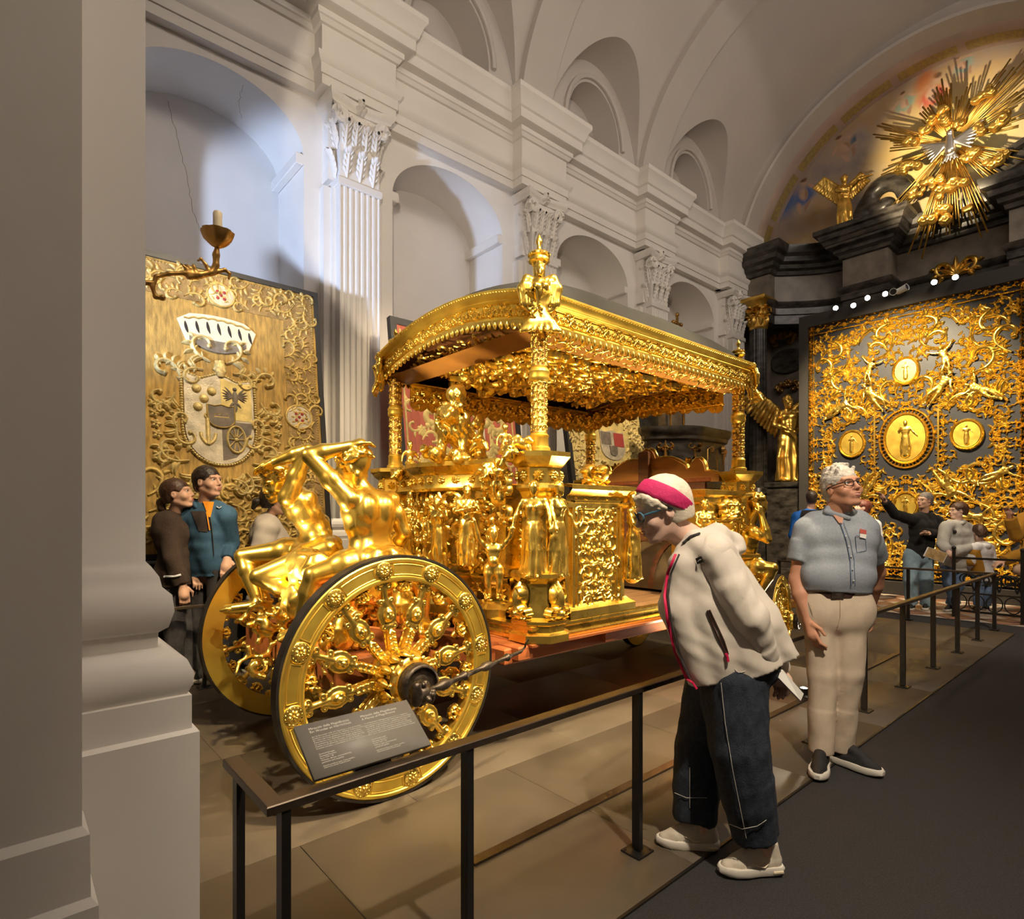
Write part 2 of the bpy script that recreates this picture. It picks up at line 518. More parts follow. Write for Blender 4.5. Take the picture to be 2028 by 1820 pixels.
class Orn:
    """scrollwork in the flat; parts kept as arrays"""

    def __init__(s):
        s.V = []; s.F = []; s.n = 0

    def add(s, V, F):
        s.V.append(np.asarray(V, float)); s.F.append(np.asarray(F) + s.n); s.n += len(V)

    def strip(s, path, w, h):
        s.add(*ridge(path, w, h))

    def bead(s, x, y, r, h=None, n=8):
        h = h or r
        t = np.array((0, 0.5, 0.85)); a = np.arange(n) * 2 * pi / n
        V = np.stack([x + r * np.sqrt(1 - t ** 2)[:, None] * np.cos(a), y + r * np.sqrt(1 - t ** 2)[:, None] * np.sin(a), h * t[:, None] * np.ones(n)], -1).reshape(-1, 3)
        V = np.concatenate([V, [(x, y, h)]])
        j = np.arange(n); k = (j + 1) % n
        F = np.concatenate([np.stack([j, k, n + k, n + j], -1), np.stack([n + j, n + k, 2 * n + k, 2 * n + j], -1), np.stack([2 * n + j, 2 * n + k, np.full(n, 3 * n), np.full(n, 3 * n)], -1)])
        s.add(V, F)

    def leaf(s, x, y, ang, L, w, bend=0.0, h=None):
        P, _ = curl(x, y, ang, L, bend, 7, 1.2)
        t = np.linspace(0, 1, 7)
        s.strip(P, w * np.sin(pi * np.clip(t * 0.92 + 0.08, 0, 1)) ** 0.8 + 1e-4, (h or w * 0.7) * np.sin(pi * np.clip(t * 0.85 + 0.1, 0, 1)))

    def flower(s, x, y, r, n=6, h=None):
        for k in range(n):
            s.leaf(x, y, 2 * pi * k / n, r, r * 0.36, 0, (h or r * 0.35))
        s.bead(x, y, r * 0.28, (h or r * 0.35) * 1.25)

    def scroll(s, x, y, ang, L, side=1, w=None, leaves=3, turn=4.6, h=None, seed=0):
        """an acanthus scroll: a stem rolling up with leaves on its back and an eye"""
        w = w or L * 0.055; h = h or w * 1.1
        P, a = curl(x, y, ang, L, side * turn, 16, 1.7)
        t = np.linspace(0, 1, 16)
        s.strip(P, w * (0.55 + 0.55 * np.sin(pi * t) + 0.25 * t), h * (0.8 + 0.4 * t))
        s.bead(P[-1, 0], P[-1, 1], w * 1.35, h * 1.4, 7)
        for k in range(leaves):
            i = int(2 + k * 9 / max(leaves, 1))
            s.leaf(P[i, 0], P[i, 1], a[i] - side * (0.7 + 0.2 * k), L * (0.30 - 0.03 * k), w * 1.1, -side * 1.3, h * 1.1)
            if k % 2 == 0:
                s.leaf(P[i, 0], P[i, 1], a[i] + side * 0.5, L * 0.16, w * 0.8, side * 1.2, h * 0.9)

    def merge(s, o, x=0, y=0, ang=0, sc=1.0, mir=False):
        c, q = cos(ang) * sc, sin(ang) * sc
        for V in o.V:
            W = V.copy()
            if mir: W[:, 0] = -W[:, 0]
            X = x + c * W[:, 0] - q * W[:, 1]; Y = y + q * W[:, 0] + c * W[:, 1]
            s.V.append(np.column_stack([X, Y, W[:, 2] * sc]))
        for F in o.F:
            s.F.append((F[:, ::-1] if mir else F) + s.n)
        s.n += o.n

    def into(s, mb, fn):
        mb.add(fn(np.concatenate(s.V)), np.concatenate(s.F))
        return mb


def plane_map(o, ex, ey, en):
    o, ex, ey, en = (np.asarray(q, float) for q in (o, ex, ey, en))
    return lambda P: o + P[:, :1] * ex + P[:, 1:2] * ey + P[:, 2:3] * en


def fill_orn(w, h, cell, seed, dens=1.0, big=1.25, berries=True):
    """dense rinceaux filling a w x h field centred on 0"""
    r = random.Random(seed)
    o = Orn()
    nx = max(1, round(w / cell)); ny = max(1, round(h / cell))
    for i in range(nx):
        for j in range(ny):
            x = -w / 2 + (i + 0.5) * w / nx; y = -h / 2 + (j + 0.5) * h / ny
            sd = 1 if (i + j) % 2 else -1
            ang = r.uniform(0, 2 * pi) if dens > 0.9 else sd * pi / 2 + r.uniform(-0.5, 0.5)
            L = cell * r.uniform(1.5, 2.0) * big
            o.scroll(x - cos(ang) * L * 0.28, y - sin(ang) * L * 0.28, ang, L, sd, w=L * .046, leaves=r.choice((3, 4)), turn=r.uniform(4.2, 5.6))
            if berries and r.random() < 0.6:
                o.flower(x + r.uniform(-.4, .4) * cell, y + r.uniform(-.4, .4) * cell, cell * 0.2, 5)
    return o


# ---------------------------------------------------------------- sculpting: rounded forms blended on a grid and skinned (surface nets)
class Clay:
    def __init__(s):
        s.p = []; s.disp = None; s.lo = np.full(3, 1e9); s.hi = np.full(3, -1e9)

    def _b(s, *pts):
        for (c, r) in pts:
            s.lo = np.minimum(s.lo, np.asarray(c, float) - r); s.hi = np.maximum(s.hi, np.asarray(c, float) + r)

    def cap(s, a, b, ra, rb=None, k=0.02, sub=False):
        rb = ra if rb is None else rb
        a = np.asarray(a, float); b = np.asarray(b, float)
        s.p.append(('c', a, b, ra, rb, k, sub))
        if not sub: s._b((a, ra), (b, rb))
        return s

    def chain(s, P, R, k=0.02):
        for i in range(len(P) - 1):
            s.cap(P[i], P[i + 1], R[i], R[i + 1], k)
        return s

    def ell(s, c, r, ax=None, k=0.02, sub=False):
        c = np.asarray(c, float); r = np.broadcast_to(np.asarray(r, float), (3,))
        s.p.append(('e', c, r, None if ax is None else np.asarray(ax, float), 0, k, sub))
        if not sub: s._b((c, r.max()))
        return s

    def cone(s, a, b, ra, rb, k=0.01, sub=False):
        """flat-ended cone"""
        a = np.asarray(a, float); b = np.asarray(b, float)
        s.p.append(('k', a, b, ra, rb, k, sub))
        if not sub: s._b((a, ra), (b, rb))
        return s

    def cut(s, p, n):
        s.p.append(('h', np.asarray(p, float), nrm(n), 0, 0, 0, True))
        return s

    def skin(s, h, pad=0.02, relax=1):
        lo = s.lo - pad - 2 * h; hi = s.hi + pad + 2 * h
        N = np.ceil((hi - lo) / h).astype(int) + 1
        D = np.full(N, 1.0, dtype=np.float32)
        axs = [lo[i] + h * np.arange(N[i]) for i in range(3)]
        for q in s.p:
            kind, k, sub = q[0], q[5], q[6]
            if kind == 'h':
                g = (axs[0][:, None, None] - q[1][0]) * q[2][0] + (axs[1][None, :, None] - q[1][1]) * q[2][1] + (axs[2][None, None] - q[1][2]) * q[2][2]
                np.maximum(D, g.astype(np.float32), out=D)
                continue
            if kind == 'e':
                m = q[2].max(); bl, bh = q[1] - m, q[1] + m
            else:
                bl = np.minimum(q[1] - q[3], q[2] - q[4]); bh = np.maximum(q[1] + q[3], q[2] + q[4])
            e = k + 2.5 * h
            i0 = np.clip(np.floor((bl - e - lo) / h).astype(int), 0, N); i1 = np.clip(np.ceil((bh + e - lo) / h).astype(int) + 1, 0, N)
            if (i1 <= i0).any(): continue
            X = axs[0][i0[0]:i1[0]][:, None, None]; Y = axs[1][i0[1]:i1[1]][None, :, None]; Z = axs[2][i0[2]:i1[2]][None, None]
            if kind == 'c':
                a, b = q[1], q[2]; d = b - a; L = float(d @ d) + 1e-12
                t = np.clip(((X - a[0]) * d[0] + (Y - a[1]) * d[1] + (Z - a[2]) * d[2]) / L, 0, 1)
                g = np.sqrt((X - a[0] - t * d[0]) ** 2 + (Y - a[1] - t * d[1]) ** 2 + (Z - a[2] - t * d[2]) ** 2) - (q[3] + (q[4] - q[3]) * t)
            elif kind == 'k':
                a, b = q[1], q[2]; d = b - a; L = math.sqrt(float(d @ d)); d = d / L
                t = (X - a[0]) * d[0] + (Y - a[1]) * d[1] + (Z - a[2]) * d[2]
                tt = np.clip(t, 0, L)
                rad = np.sqrt(np.maximum((X - a[0]) ** 2 + (Y - a[1]) ** 2 + (Z - a[2]) ** 2 - t * t, 0))
                g = np.maximum(rad - (q[3] + (q[4] - q[3]) * tt / L), np.maximum(-t, t - L))
            else:
                c, r, ax = q[1], q[2], q[3]
                x, y, z = X - c[0], Y - c[1], Z - c[2]
                if ax is not None:
                    x, y, z = (x * ax[i][0] + y * ax[i][1] + z * ax[i][2] for i in range(3))
                k0 = np.sqrt((x / r[0]) ** 2 + (y / r[1]) ** 2 + (z / r[2]) ** 2)
                k1 = np.sqrt((x / r[0] ** 2) ** 2 + (y / r[1] ** 2) ** 2 + (z / r[2] ** 2) ** 2)
                g = k0 * (k0 - 1) / (k1 + 1e-6)
            S = D[i0[0]:i1[0], i0[1]:i1[1], i0[2]:i1[2]]
            g = g.astype(np.float32)
            if sub:
                g = -g
                hh = np.clip(0.5 - 0.5 * (S - g) / max(k, 1e-6), 0, 1)
                S[...] = S + (g - S) * hh + k * hh * (1 - hh)
            else:
                hh = np.clip(0.5 + 0.5 * (S - g) / max(k, 1e-6), 0, 1)
                S[...] = S + (g - S) * hh - k * hh * (1 - hh)
        if s.disp is not None:
            I = np.nonzero(np.abs(D) < 0.04)
            P = np.stack([axs[i][I[i]] for i in range(3)], -1)
            D[I] += s.disp(P).astype(np.float32)
        return surfnet(D, lo, h, relax)


def surfnet(D, lo, h, relax=1):
    s = D < 0
    c = np.zeros(tuple(n - 1 for n in D.shape), dtype=np.int8)
    for a in (0, 1):
        for b in (0, 1):
            for d in (0, 1):
                c += s[a:a + c.shape[0], b:b + c.shape[1], d:d + c.shape[2]]
    act = (c > 0) & (c < 8)
    I = np.argwhere(act)
    idx = np.full(c.shape, -1, dtype=np.int64)
    idx[act] = np.arange(len(I))
    pos = np.zeros((len(I), 3)); cnt = np.zeros(len(I))
    corner = {}
    for a in (0, 1):
        for b in (0, 1):
            for d in (0, 1):
                corner[a, b, d] = D[I[:, 0] + a, I[:, 1] + b, I[:, 2] + d].astype(float)
    for ax in range(3):
        for a in (0, 1):
            for b in (0, 1):
                k0 = [a, b]; k0.insert(ax, 0); k1 = [a, b]; k1.insert(ax, 1)
                v0, v1 = corner[tuple(k0)], corner[tuple(k1)]
                m = (v0 < 0) != (v1 < 0)
                t = np.where(m, v0 / np.where(m, v0 - v1, 1), 0)
                p = np.array(k0, float) + t[:, None] * (np.array(k1) - np.array(k0))
                pos += p * m[:, None]; cnt += m
    V = lo + h * (I + pos / np.maximum(cnt, 1)[:, None])
    Fs = []
    for ax in range(3):
        o1, o2 = (ax + 1) % 3, (ax + 2) % 3
        sl0 = [slice(1, -1)] * 3; sl1 = [slice(1, -1)] * 3
        sl0[ax] = slice(0, -1); sl1[ax] = slice(1, None)
        m = s[tuple(sl0)] != s[tuple(sl1)]
        E = np.argwhere(m)
        if not len(E): continue
        off = np.array([1, 1, 1]); off[ax] = 0
        E = E + off
        inside = s[E[:, 0], E[:, 1], E[:, 2]]
        q = []
        for (da, db) in ((-1, -1), (0, -1), (0, 0), (-1, 0)):
            C = E.copy(); C[:, o1] += da; C[:, o2] += db
            q.append(idx[C[:, 0], C[:, 1], C[:, 2]])
        q = np.stack(q, -1)
        q[~inside] = q[~inside][:, ::-1]
        Fs.append(q)
    F = np.concatenate(Fs)
    F = F[(F >= 0).all(1)]
    for _ in range(relax):
        a = F.ravel(); b = np.roll(F, -1, axis=1).ravel()
        n = np.bincount(a, minlength=len(V))
        acc = np.stack([np.bincount(a, weights=V[b, i], minlength=len(V)) for i in range(3)], -1)
        V = 0.5 * V + 0.5 * acc / np.maximum(n, 1)[:, None]
    return V, F


def folds(amp, freq, seed, n=7, zs=1.0):
    r = np.random.RandomState(seed)
    K = r.normal(size=(n, 3)) * freq; K[:, 2] *= zs
    ph = r.uniform(0, 6.28, n)

    def f(P):
        return amp * np.sum([np.sin(P @ K[i] + ph[i]) for i in range(n)], axis=0) / math.sqrt(n)
    return f


def clay_obj(c, h, name, m, parent=None, fn=None, relax=1):
    V, F = c.skin(h, relax=relax)
    if fn is not None: V = fn(V)
    return link(name, raw_mesh(name, V, [F], 180), m, parent)

# ================================================================ THE SETTING
def struct(name, mb, m, parent=None, smooth=35.0, label=None):
    o = mb.build(name, m, parent, smooth)
    if parent is None:
        o['kind'] = 'structure'
    if label: o['label'] = label
    return o


# ---- floor: exhibition platform of large boards, carpet walkway, stone tiles before the altar
b = MB(); b.box((-6, -1.6, -0.14), (16.5, 9, -0.03))
floor = struct('floor', b, 'floor_gap')
rnd = random.Random(5)
bm_ = {}
xs = [-0.2, 1.02, 2.24, 3.46, 4.68, 5.90, 7.12, 8.34, 9.56]
for j, (y0, y1) in enumerate(((1.375, 2.62), (2.62, 3.86), (3.86, 5.10), (5.10, 6.0))):
    off = 0.0 if j % 2 == 0 else -0.6
    xx = [max(-0.2, x + off) for x in xs] + ([9.56] if off else [])
    for i in range(len(xx) - 1):
        if xx[i + 1] - xx[i] < 0.1: continue
        key = (round(xx[i + 1] - xx[i], 2), round(y1 - y0, 2))
        if key not in bm_:
            q = MB(); q.box((0.0015, 0.0015, -0.03), (key[0] - 0.0015, key[1] - 0.0015, 0), 0.001)
            bm_[key] = q.mesh('floor_board', 0)
        link('floor_board', bm_[key], 'floor_board', floor, Matrix.Translation((xx[i], y0, 0)))
b = MB(); b.box((-0.2, 6.0, -0.03), (13, 8.4, -0.004)); b.build('wall_side_floor', 'floor_board', floor)
b = MB(); b.box((-6, -1.6, -0.03), (-0.2, 9, -0.008)); b.box((-0.2, -1.6, -0.03), (10.25, 1.375, -0.008)); b.box((9.56, 1.375, -0.03), (10.25, 6.0, -0.008))
b.build('carpet_walkway', 'carpet', floor)
b = MB(); b.bar((0.0, 1.372, -0.006), (9.56, 1.372, -0.006), 0.012, 0.014); b.bar((9.566, 1.37, -0.006), (9.566, 6.0, -0.006), 0.012, 0.014)
b.build('platform_edge', 'black_metal', floor)
b = MB(); b.bar((1.52, 2.0, 0.006), (7.4, 2.0, 0.006), 0.05, 0.012)
b.build('cable_strip', 'rail_metal', floor)
tq = MB(); tq.box((-0.196, -0.196, -0.02), (0.196, 0.196, 0), 0.002); tmesh = [tq.mesh('floor_tile', 0), tq.mesh('floor_tile', 0)]
Rz = Matrix.Rotation(pi / 4, 4, 'Z')
for i in range(-9, 10):
    for j in range(-9, 10):
        x = 11.4 + (i - j) * 0.2828; y = 3.6 + (i + j) * 0.2828
        if 10.5 < x < 12.9 and 1.0 < y < 6.2:
            link('floor_tile', tmesh[(i + j) % 2], ('stone_tile', 'stone_tile_dark')[(i + j) % 2], floor, Matrix.Translation((x, y, 0.0)) @ Rz)
b = MB(); b.box((10.25, -1.6, -0.03), (16, 7.4, -0.018)); b.build('altar_floor', 'stone_tile', floor)

# ---- the long wall with niches, fluted pilasters and entablature
WY, NB, NH = 7.22, 8.1, 1.0           # wall plane, niche back, niche half width
SPR, RISE = 5.95, 0.68                # niche spring height, rise
BAYS = (1.86, 5.11, 8.36, 11.61)
PILS = (3.46, 6.74, 9.98, 13.15)


def wall_run(mb, x0, x1, bays, wy, nb, ztop):
    sgn = 1 if nb > wy else -1
    xs_ = [x0]
    for c in bays:
        xs_ += [c - NH, c + NH]
    xs_ += [x1]
    for i in range(0, len(xs_), 2):
        a, c = xs_[i], xs_[i + 1]
        mb.add([(a, wy, 0), (c, wy, 0), (c, wy, ztop), (a, wy, ztop)], [(0, 1, 2, 3)])
    t = np.linspace(pi, 0, 33)
    for c in bays:
        ax_ = c + NH * np.cos(t); az = SPR + RISE * np.sin(t)
        n = len(t)
        V = np.concatenate([np.column_stack([ax_, np.full(n, wy), az]), np.column_stack([ax_, np.full(n, wy), np.full(n, ztop)]), np.column_stack([ax_, np.full(n, nb), az])])
        j = np.arange(n - 1)
        mb.add(V, np.stack([j, j + 1, j + 1 + n, j + n], -1), np.stack([j, j + 2 * n, j + 2 * n + 1, j + 1], -1))
        for s_ in (-1, 1):
            x = c + s_ * NH
            mb.add([(x, wy, 0), (x, nb, 0), (x, nb, SPR), (x, wy, SPR)], [(0, 1, 2, 3)])
        poly = np.concatenate([[(c - NH, nb, 0), (c + NH, nb, 0)], np.column_stack([ax_, np.full(n, nb), az])[::-1]])
        mb.add(poly, np.arange(len(poly))[None])


b = MB(); wall_run(b, -5.5, 14.2, BAYS, WY, NB, 8.05)
wall_left = struct('wall_left', b, 'plaster', smooth=30)
# impost bars in the niche reveals
for c in BAYS:
    for s_ in (-1, 1):
        q = MB(); x = c + s_ * NH
        q.obox((x - s_ * 0.05, (WY + NB) / 2, SPR - 0.03), np.eye(3), (0.05, (NB - WY) / 2, 0.07), 0.012)
        q.build('niche_impost', 'plaster', wall_left)
# hairline cracks in the plaster of the first niche
def crack(pts, name='plaster_crack', w=0.005):
    r = random.Random(3); P = [pts[0]]
    for p, q in zip(pts, pts[1:]):
        for k in range(1, 9):
            t = k / 8
            P.append(np.array(p) * (1 - t) + np.array(q) * t + np.array((r.uniform(-.012, .012), 0, r.uniform(-.012, .012))))
    q = MB(); q.tube(P, w * 0.5, 4); q.build(name, 'plaster_crack', wall_left)
crack([onY(333, 200, NB), onY(350, 270, NB), onY(370, 350, NB), onY(382, 420, NB), onY(396, 458, NB)])
crack([onY(483, 168, WY), onY(472, 200, WY), onY(478, 235, WY)])

ENT = [(0, 6.74), (.12, 6.74), (.12, 6.86), (.14, 6.86), (.14, 6.98), (.17, 7.01), (.19, 7.06), (.19, 7.09), (.12, 7.10), (.12, 7.46), (.15, 7.47), (.18, 7.52), (.20, 7.53), (.20, 7.60),
       (.29, 7.62), (.31, 7.63), (.31, 7.77), (.34, 7.79), (.36, 7.86), (.39, 7.94), (.43, 7.99), (.43, 8.06), (.41, 8.09), (0, 8.12)]


def ent_path(x0, x1, pils, y, step, hw):
    p = [(x0, y)]
    for c in pils:
        p += [(c - hw, y), (c - hw, y + step), (c + hw, y + step), (c + hw, y)]
    return p + [(x1, y)]


b = MB(); b.sweep(ENT, ent_path(-5.5, 14.0, (0.2,) + PILS[:3], WY, -0.22, 0.39) + [])
b.sweep(ENT, [(PILS[3] - .39, WY), (PILS[3] - .39, WY - .22), (13.75, WY - .22)])
ent = b.build('entablature', 'plaster', wall_left, 28)

# fluted pilaster (local: centre x = 0, wall plane y = 0, room towards -y)
def flute_path(hw, n):
    P = []; p = 2 * hw / (n + 0.0); 
    P.append((-hw, 0.0))
    for i in range(n):
        c = -hw + (i + 0.5) * p; r = p * 0.33
        for t in np.linspace(pi, 0, 7):
            P.append((c + r * cos(t), r * 0.85 * sin(t)))
    P.append((hw, 0.0))
    return P


fp = flute_path(0.275, 7)
plan = [(-0.40, 0.0), (-0.40, -0.14), (-0.315, -0.14), (-0.315, -0.20), (-0.275, -0.20), (-0.275, -0.33)] + [(x, -0.33 + y) for x, y in fp] + [(0.275, -0.20), (0.315, -0.20), (0.315, -0.14), (0.40, -0.14), (0.40, 0.0)]
plan = np.array(plan)
pm = MB()
for z0, z1 in ((1.42, 5.62),):
    V = np.concatenate([np.column_stack([plan, np.full(len(plan), z0)]), np.column_stack([plan, np.full(len(plan), z1)])])
    n = len(plan); j = np.arange(n - 1)
    pm.add(V, np.stack([j, j + 1, j + 1 + n, j + n], -1))
pm.box((-0.30, -0.35, 5.60), (0.30, 0.0, 5.70), 0.012)
pil_mesh = pm.mesh('pilaster', 30)
hp = [(-0.33, 0.0), (-0.33, -0.37), (0.33, -0.37), (0.33, 0.0)]
pb = MB()
pb.sweep([(0.0, 1.44), (0.012, 1.43), (0.045, 1.405), (0.055, 1.37), (0.045, 1.335), (0.02, 1.325), (0.015, 1.295), (0.03, 1.275), (0.075, 1.26), (0.09, 1.225), (0.075, 1.185), (0.075, 1.18), (0.09, 1.178), (0.09, 1.05), (0.05, 1.03), (0.05, 0.30), (0.1, 0.26), (0.1, 0.0)], [(-0.36, 0.0), (-0.36, -0.33), (0.36, -0.33), (0.36, 0.0)])
base_mesh = pb.mesh('base', 30)


def capital_mesh():
    """composite capital, block front 0.62 x 1.0 m, local z from 0 to 1"""
    mb = MB()
    # bell
    mb.box((-0.27, -0.32, 0.0), (0.27, 0.0, 0.86))
    mb.box((-0.36, -0.18, 0.0), (0.36, 0.0, 0.86))

    def face(org, ex, en, hw, mb):
        bulge = lambda P: P[:, 2] + 0.10 * np.clip((P[:, 1] % 0.36) / 0.36, 0, 1) ** 2.2 * (P[:, 1] < 0.72)
        fn0 = plane_map(org, ex, (0, 0, 1), en)
        fn = lambda P: fn0(np.column_stack([P[:, 0], P[:, 1], bulge(P)]))
        o = Orn()
        nl = max(1, round(hw / 0.09))
        for tier, (z0, hgt) in enumerate(((0.01, 0.33), (0.36, 0.33))):
            k = nl if tier == 0 else nl + 1
            for i in range(k):
                x = (i - (k - 1) / 2) * (2 * hw / k)
                w = hw / k * 0.95
                o.leaf(x, z0, pi / 2, hgt, w * 0.45, 0, 0.045)
                for q in range(4):
                    for s_ in (-1, 1):
                        o.leaf(x + s_ * 0.012, z0 + hgt * (0.18 + 0.2 * q), pi / 2 - s_ * 0.75, hgt * 0.30, w * 0.22, s_ * 0.9, 0.032)
                o.bead(x, z0 + hgt * 0.97, w * 0.55, 0.05)
        o.into(mb, fn)
        o = Orn()
        for s_ in (-1, 1):
            P, a = curl(s_ * 0.06, 0.74, pi / 2 - s_ * 1.1, hw * 2.0, -s_ * 7.5, 26, 1.5)
            o.strip(P, 0.022 * np.linspace(1.25, 0.7, 26), 0.05)
            o.bead(P[-1, 0], P[-1, 1], 0.03, 0.07)
            o.leaf(s_ * hw * 0.5, 0.70, pi / 2 + s_ * 0.2, 0.13, 0.02, 0, 0.04)
        for i in range(5):
            o.bead((i - 2) * hw * 0.22, 0.735, 0.024, 0.05)
        o.into(mb, fn0)
    face((0, -0.32, 0), (1, 0, 0), (0, -1, 0), 0.27, mb)
    for s_ in (-1, 1):
        face((s_ * 0.275, -0.20, 0), (0, -s_, 0), (s_, 0, 0), 0.12, mb)
        # corner volutes turned 45 degrees
        ctr = np.array((s_ * 0.33, -0.38, 0.74))
        for tt in (-1, 1):
            d = nrm((s_ * 0.7 + tt * 0.0, -0.7, 0)); ex = nrm((s_, 0, 0)) if tt > 0 else nrm((0, -1, 0))
            P = []
            for q in np.linspace(0, 2.2 * 2 * pi, 36):
                r = 0.105 * (1 - q / (2.2 * 2 * pi) * 0.85)
                P.append(ctr + ex * (-0.05) + ex * r * cos(q) + np.array((0, 0, 1)) * r * sin(q) + (np.array((0, -1, 0)) if tt > 0 else np.array((s_, 0, 0))) * 0.0)
            mb.tube(P, 0.028, 6)
    # concave abacus and flower
    t = np.linspace(-1, 1, 13)
    front = [(0.40 * q, -0.40 + 0.075 * (1 - q * q)) for q in t]
    pth = [(-0.40, 0.0)] + front + [(0.40, 0.0)]
    mb.sweep([(-0.1, 0.86), (0.0, 0.865), (0.012, 0.90), (0.03, 0.915), (0.045, 0.95), (0.045, 0.985), (-0.3, 0.99)], pth)
    o = Orn(); o.flower(0, 0.93, 0.085, 6, 0.09); o.leaf(0, 0.9, pi / 2, 0.17, 0.03, 0.4, 0.07); o.bead(0.01, 1.03, 0.035, 0.08)
    o.into(mb, plane_map((0, -0.335, 0), (1, 0, 0), (0, 0, 1), (0, -1, 0)))
    return mb.mesh('capital', 50)


cap_mesh = capital_mesh()
for c in PILS:
    M = Matrix.Translation((c, WY, 0))
    p = link('pilaster', pil_mesh, 'plaster', wall_left, M)
    link('capital', cap_mesh, 'plaster_stucco', p, Matrix.Translation((c, WY, 5.70)))
    link('base', base_mesh, 'plaster', p, M)

# ---- right-hand wall (behind the camera) and entrance wall close the room
RY = -0.9
b = MB(); b.add([(-5.5, RY, 0), (14.2, RY, 0), (14.2, RY, 8.05), (-5.5, RY, 8.05)], [(3, 2, 1, 0)])
struct('wall_right', b, 'plaster')
b = MB(); b.box((-5.7, -1.2, 0), (-5.5, 8.4, 11.6)); struct('wall_entrance', b, 'plaster')

# ---- vault: barrel with lunettes over each bay
VC, VR, VZ, VH = 3.16, 4.06, 8.0, 3.25     # centre y, half span, spring height, rise
LR = 1.28                                  # lunette radius


def zl(x):
    z = np.zeros_like(x)
    for c in (-1.39,) + BAYS:
        d = 1 - ((x - c) / LR) ** 2
        z = np.maximum(z, np.where(d > 0, VZ + 0.02 + 1.85 * np.sqrt(np.maximum(d, 0)), 0))
    return z


X = np.linspace(-5.5, 14.2, 640)
ZL = zl(X)
tc = np.where(ZL > VZ, np.arcsin(np.clip((ZL - VZ) / VH, 0, 0.98)), 0.0)      # groin angle
n1, n2 = 10, 34
rows = []
for i in range(len(X)):
    y, z = [], []
    for s_ in (1, -1):
        seg_y, seg_z = [], []
        if ZL[i] > VZ:
            ye = VC + s_ * VR * cos(tc[i])
            for q in np.linspace(0, 1, n1):
                seg_y.append(VC + s_ * VR + (ye - VC - s_ * VR) * q); seg_z.append(ZL[i])
        else:
            seg_y += [VC + s_ * VR] * n1; seg_z += [VZ] * n1
        for t in np.linspace(tc[i], pi / 2, n2)[1:]:
            seg_y.append(VC + s_ * VR * cos(t)); seg_z.append(VZ + VH * sin(t))
        if s_ < 0: seg_y, seg_z = seg_y[::-1][1:], seg_z[::-1][1:]
        y += seg_y; z += seg_z
    rows.append(np.column_stack([np.full(len(y), X[i]), y, z]))
n = len(rows[0]); m = len(rows)
i = np.arange(m - 1)[:, None] * n; j = np.arange(n - 1)[None]
b = MB(); b.add(np.concatenate(rows), np.stack([i + j, i + n + j, i + n + j + 1, i + j + 1], -1).reshape(-1, 4))
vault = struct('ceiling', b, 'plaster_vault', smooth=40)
# lunette walls above the cornice, with blind round-headed windows
def lunette_wall(mb, c, y, out, win=True):
    t = np.linspace(pi, 0, 41)
    ox = c + LR * np.cos(t); oz = VZ - 0.05 + 1.95 * np.sin(t)
    wx = c + 0.72 * np.cos(t); wz = VZ + 0.55 + 0.95 * np.sin(t)
    wx[0] = wx[1] = c - 0.72; wx[-1] = wx[-2] = c + 0.72; wz[0] = wz[-1] = VZ
    n = len(t); j = np.arange(n - 1)
    def row(x, z, yy): return np.column_stack([x, np.full(n, yy), z])
    mb.add(np.concatenate([row(ox, oz, y), row(wx, wz, y), row(wx, wz, y + out)]), np.stack([j, j + 1, j + 1 + n, j + n], -1), np.stack([j + n, j + 1 + n, j + 1 + 2 * n, j + 2 * n], -1), (np.arange(n) + 2 * n)[None])
    q = np.column_stack([c + 0.80 * np.cos(t), np.full(n, y - np.sign(out) * 0.03), VZ + 0.55 + 1.04 * np.sin(t)])
    mb.tube(q, 0.045, 6)
for c in BAYS:
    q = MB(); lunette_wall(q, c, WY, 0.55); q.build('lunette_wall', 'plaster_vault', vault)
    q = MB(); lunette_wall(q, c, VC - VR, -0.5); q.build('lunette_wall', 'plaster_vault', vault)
# transverse arches
for c in (0.2,) + PILS[:3]:
    t = np.linspace(0, pi, 61)
    q = MB(); nn = len(t)
    cy, cz = np.cos(t), np.sin(t)
    ring = []
    for (dx, k) in ((-0.34, 0.0), (-0.34, -0.13), (0.34, -0.13), (0.34, 0.0)):
        ring.append(np.column_stack([np.full(nn, c + dx), VC + (VR + k) * cy, VZ + (VH + k) * cz]))
    j = np.arange(nn - 1)
    F = [np.stack([j + a * nn, j + 1 + a * nn, j + 1 + (a + 1) * nn, j + (a + 1) * nn], -1) for a in range(3)]
    q.add(np.concatenate(ring), *F)
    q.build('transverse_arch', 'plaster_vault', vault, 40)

# ---- foreground pier at the entrance, left edge of the picture
b = MB()
b.sweep([(0, 8.0), (0, 1.36), (.012, 1.345), (.03, 1.315), (.036, 1.285), (.058, 1.262), (.063, 1.215), (.050, 1.168), (.028, 1.152), (.026, 1.108), (.05, 1.10), (.09, 1.075), (.106, 1.035), (.100, .998), (.09, .975),
         (.100, .972), (.100, .875), (.117, .866), (.117, 0.0)], [(-4.0, 2.0), (0.322, 2.0), (0.322, 2.62), (-4, 2.62)])
pier = struct('wall_pier', b, 'plaster', smooth=40)
b = MB()
b.sweep([(0, 8.0), (0, 0.745), (.014, 0.725), (.016, 0.575), (.03, 0.555), (.034, 0.0)], [(-4.0, 1.75), (0.15, 1.75), (0.15, 2.02)])
b.build('pier_wall_face', 'plaster', pier, 30)

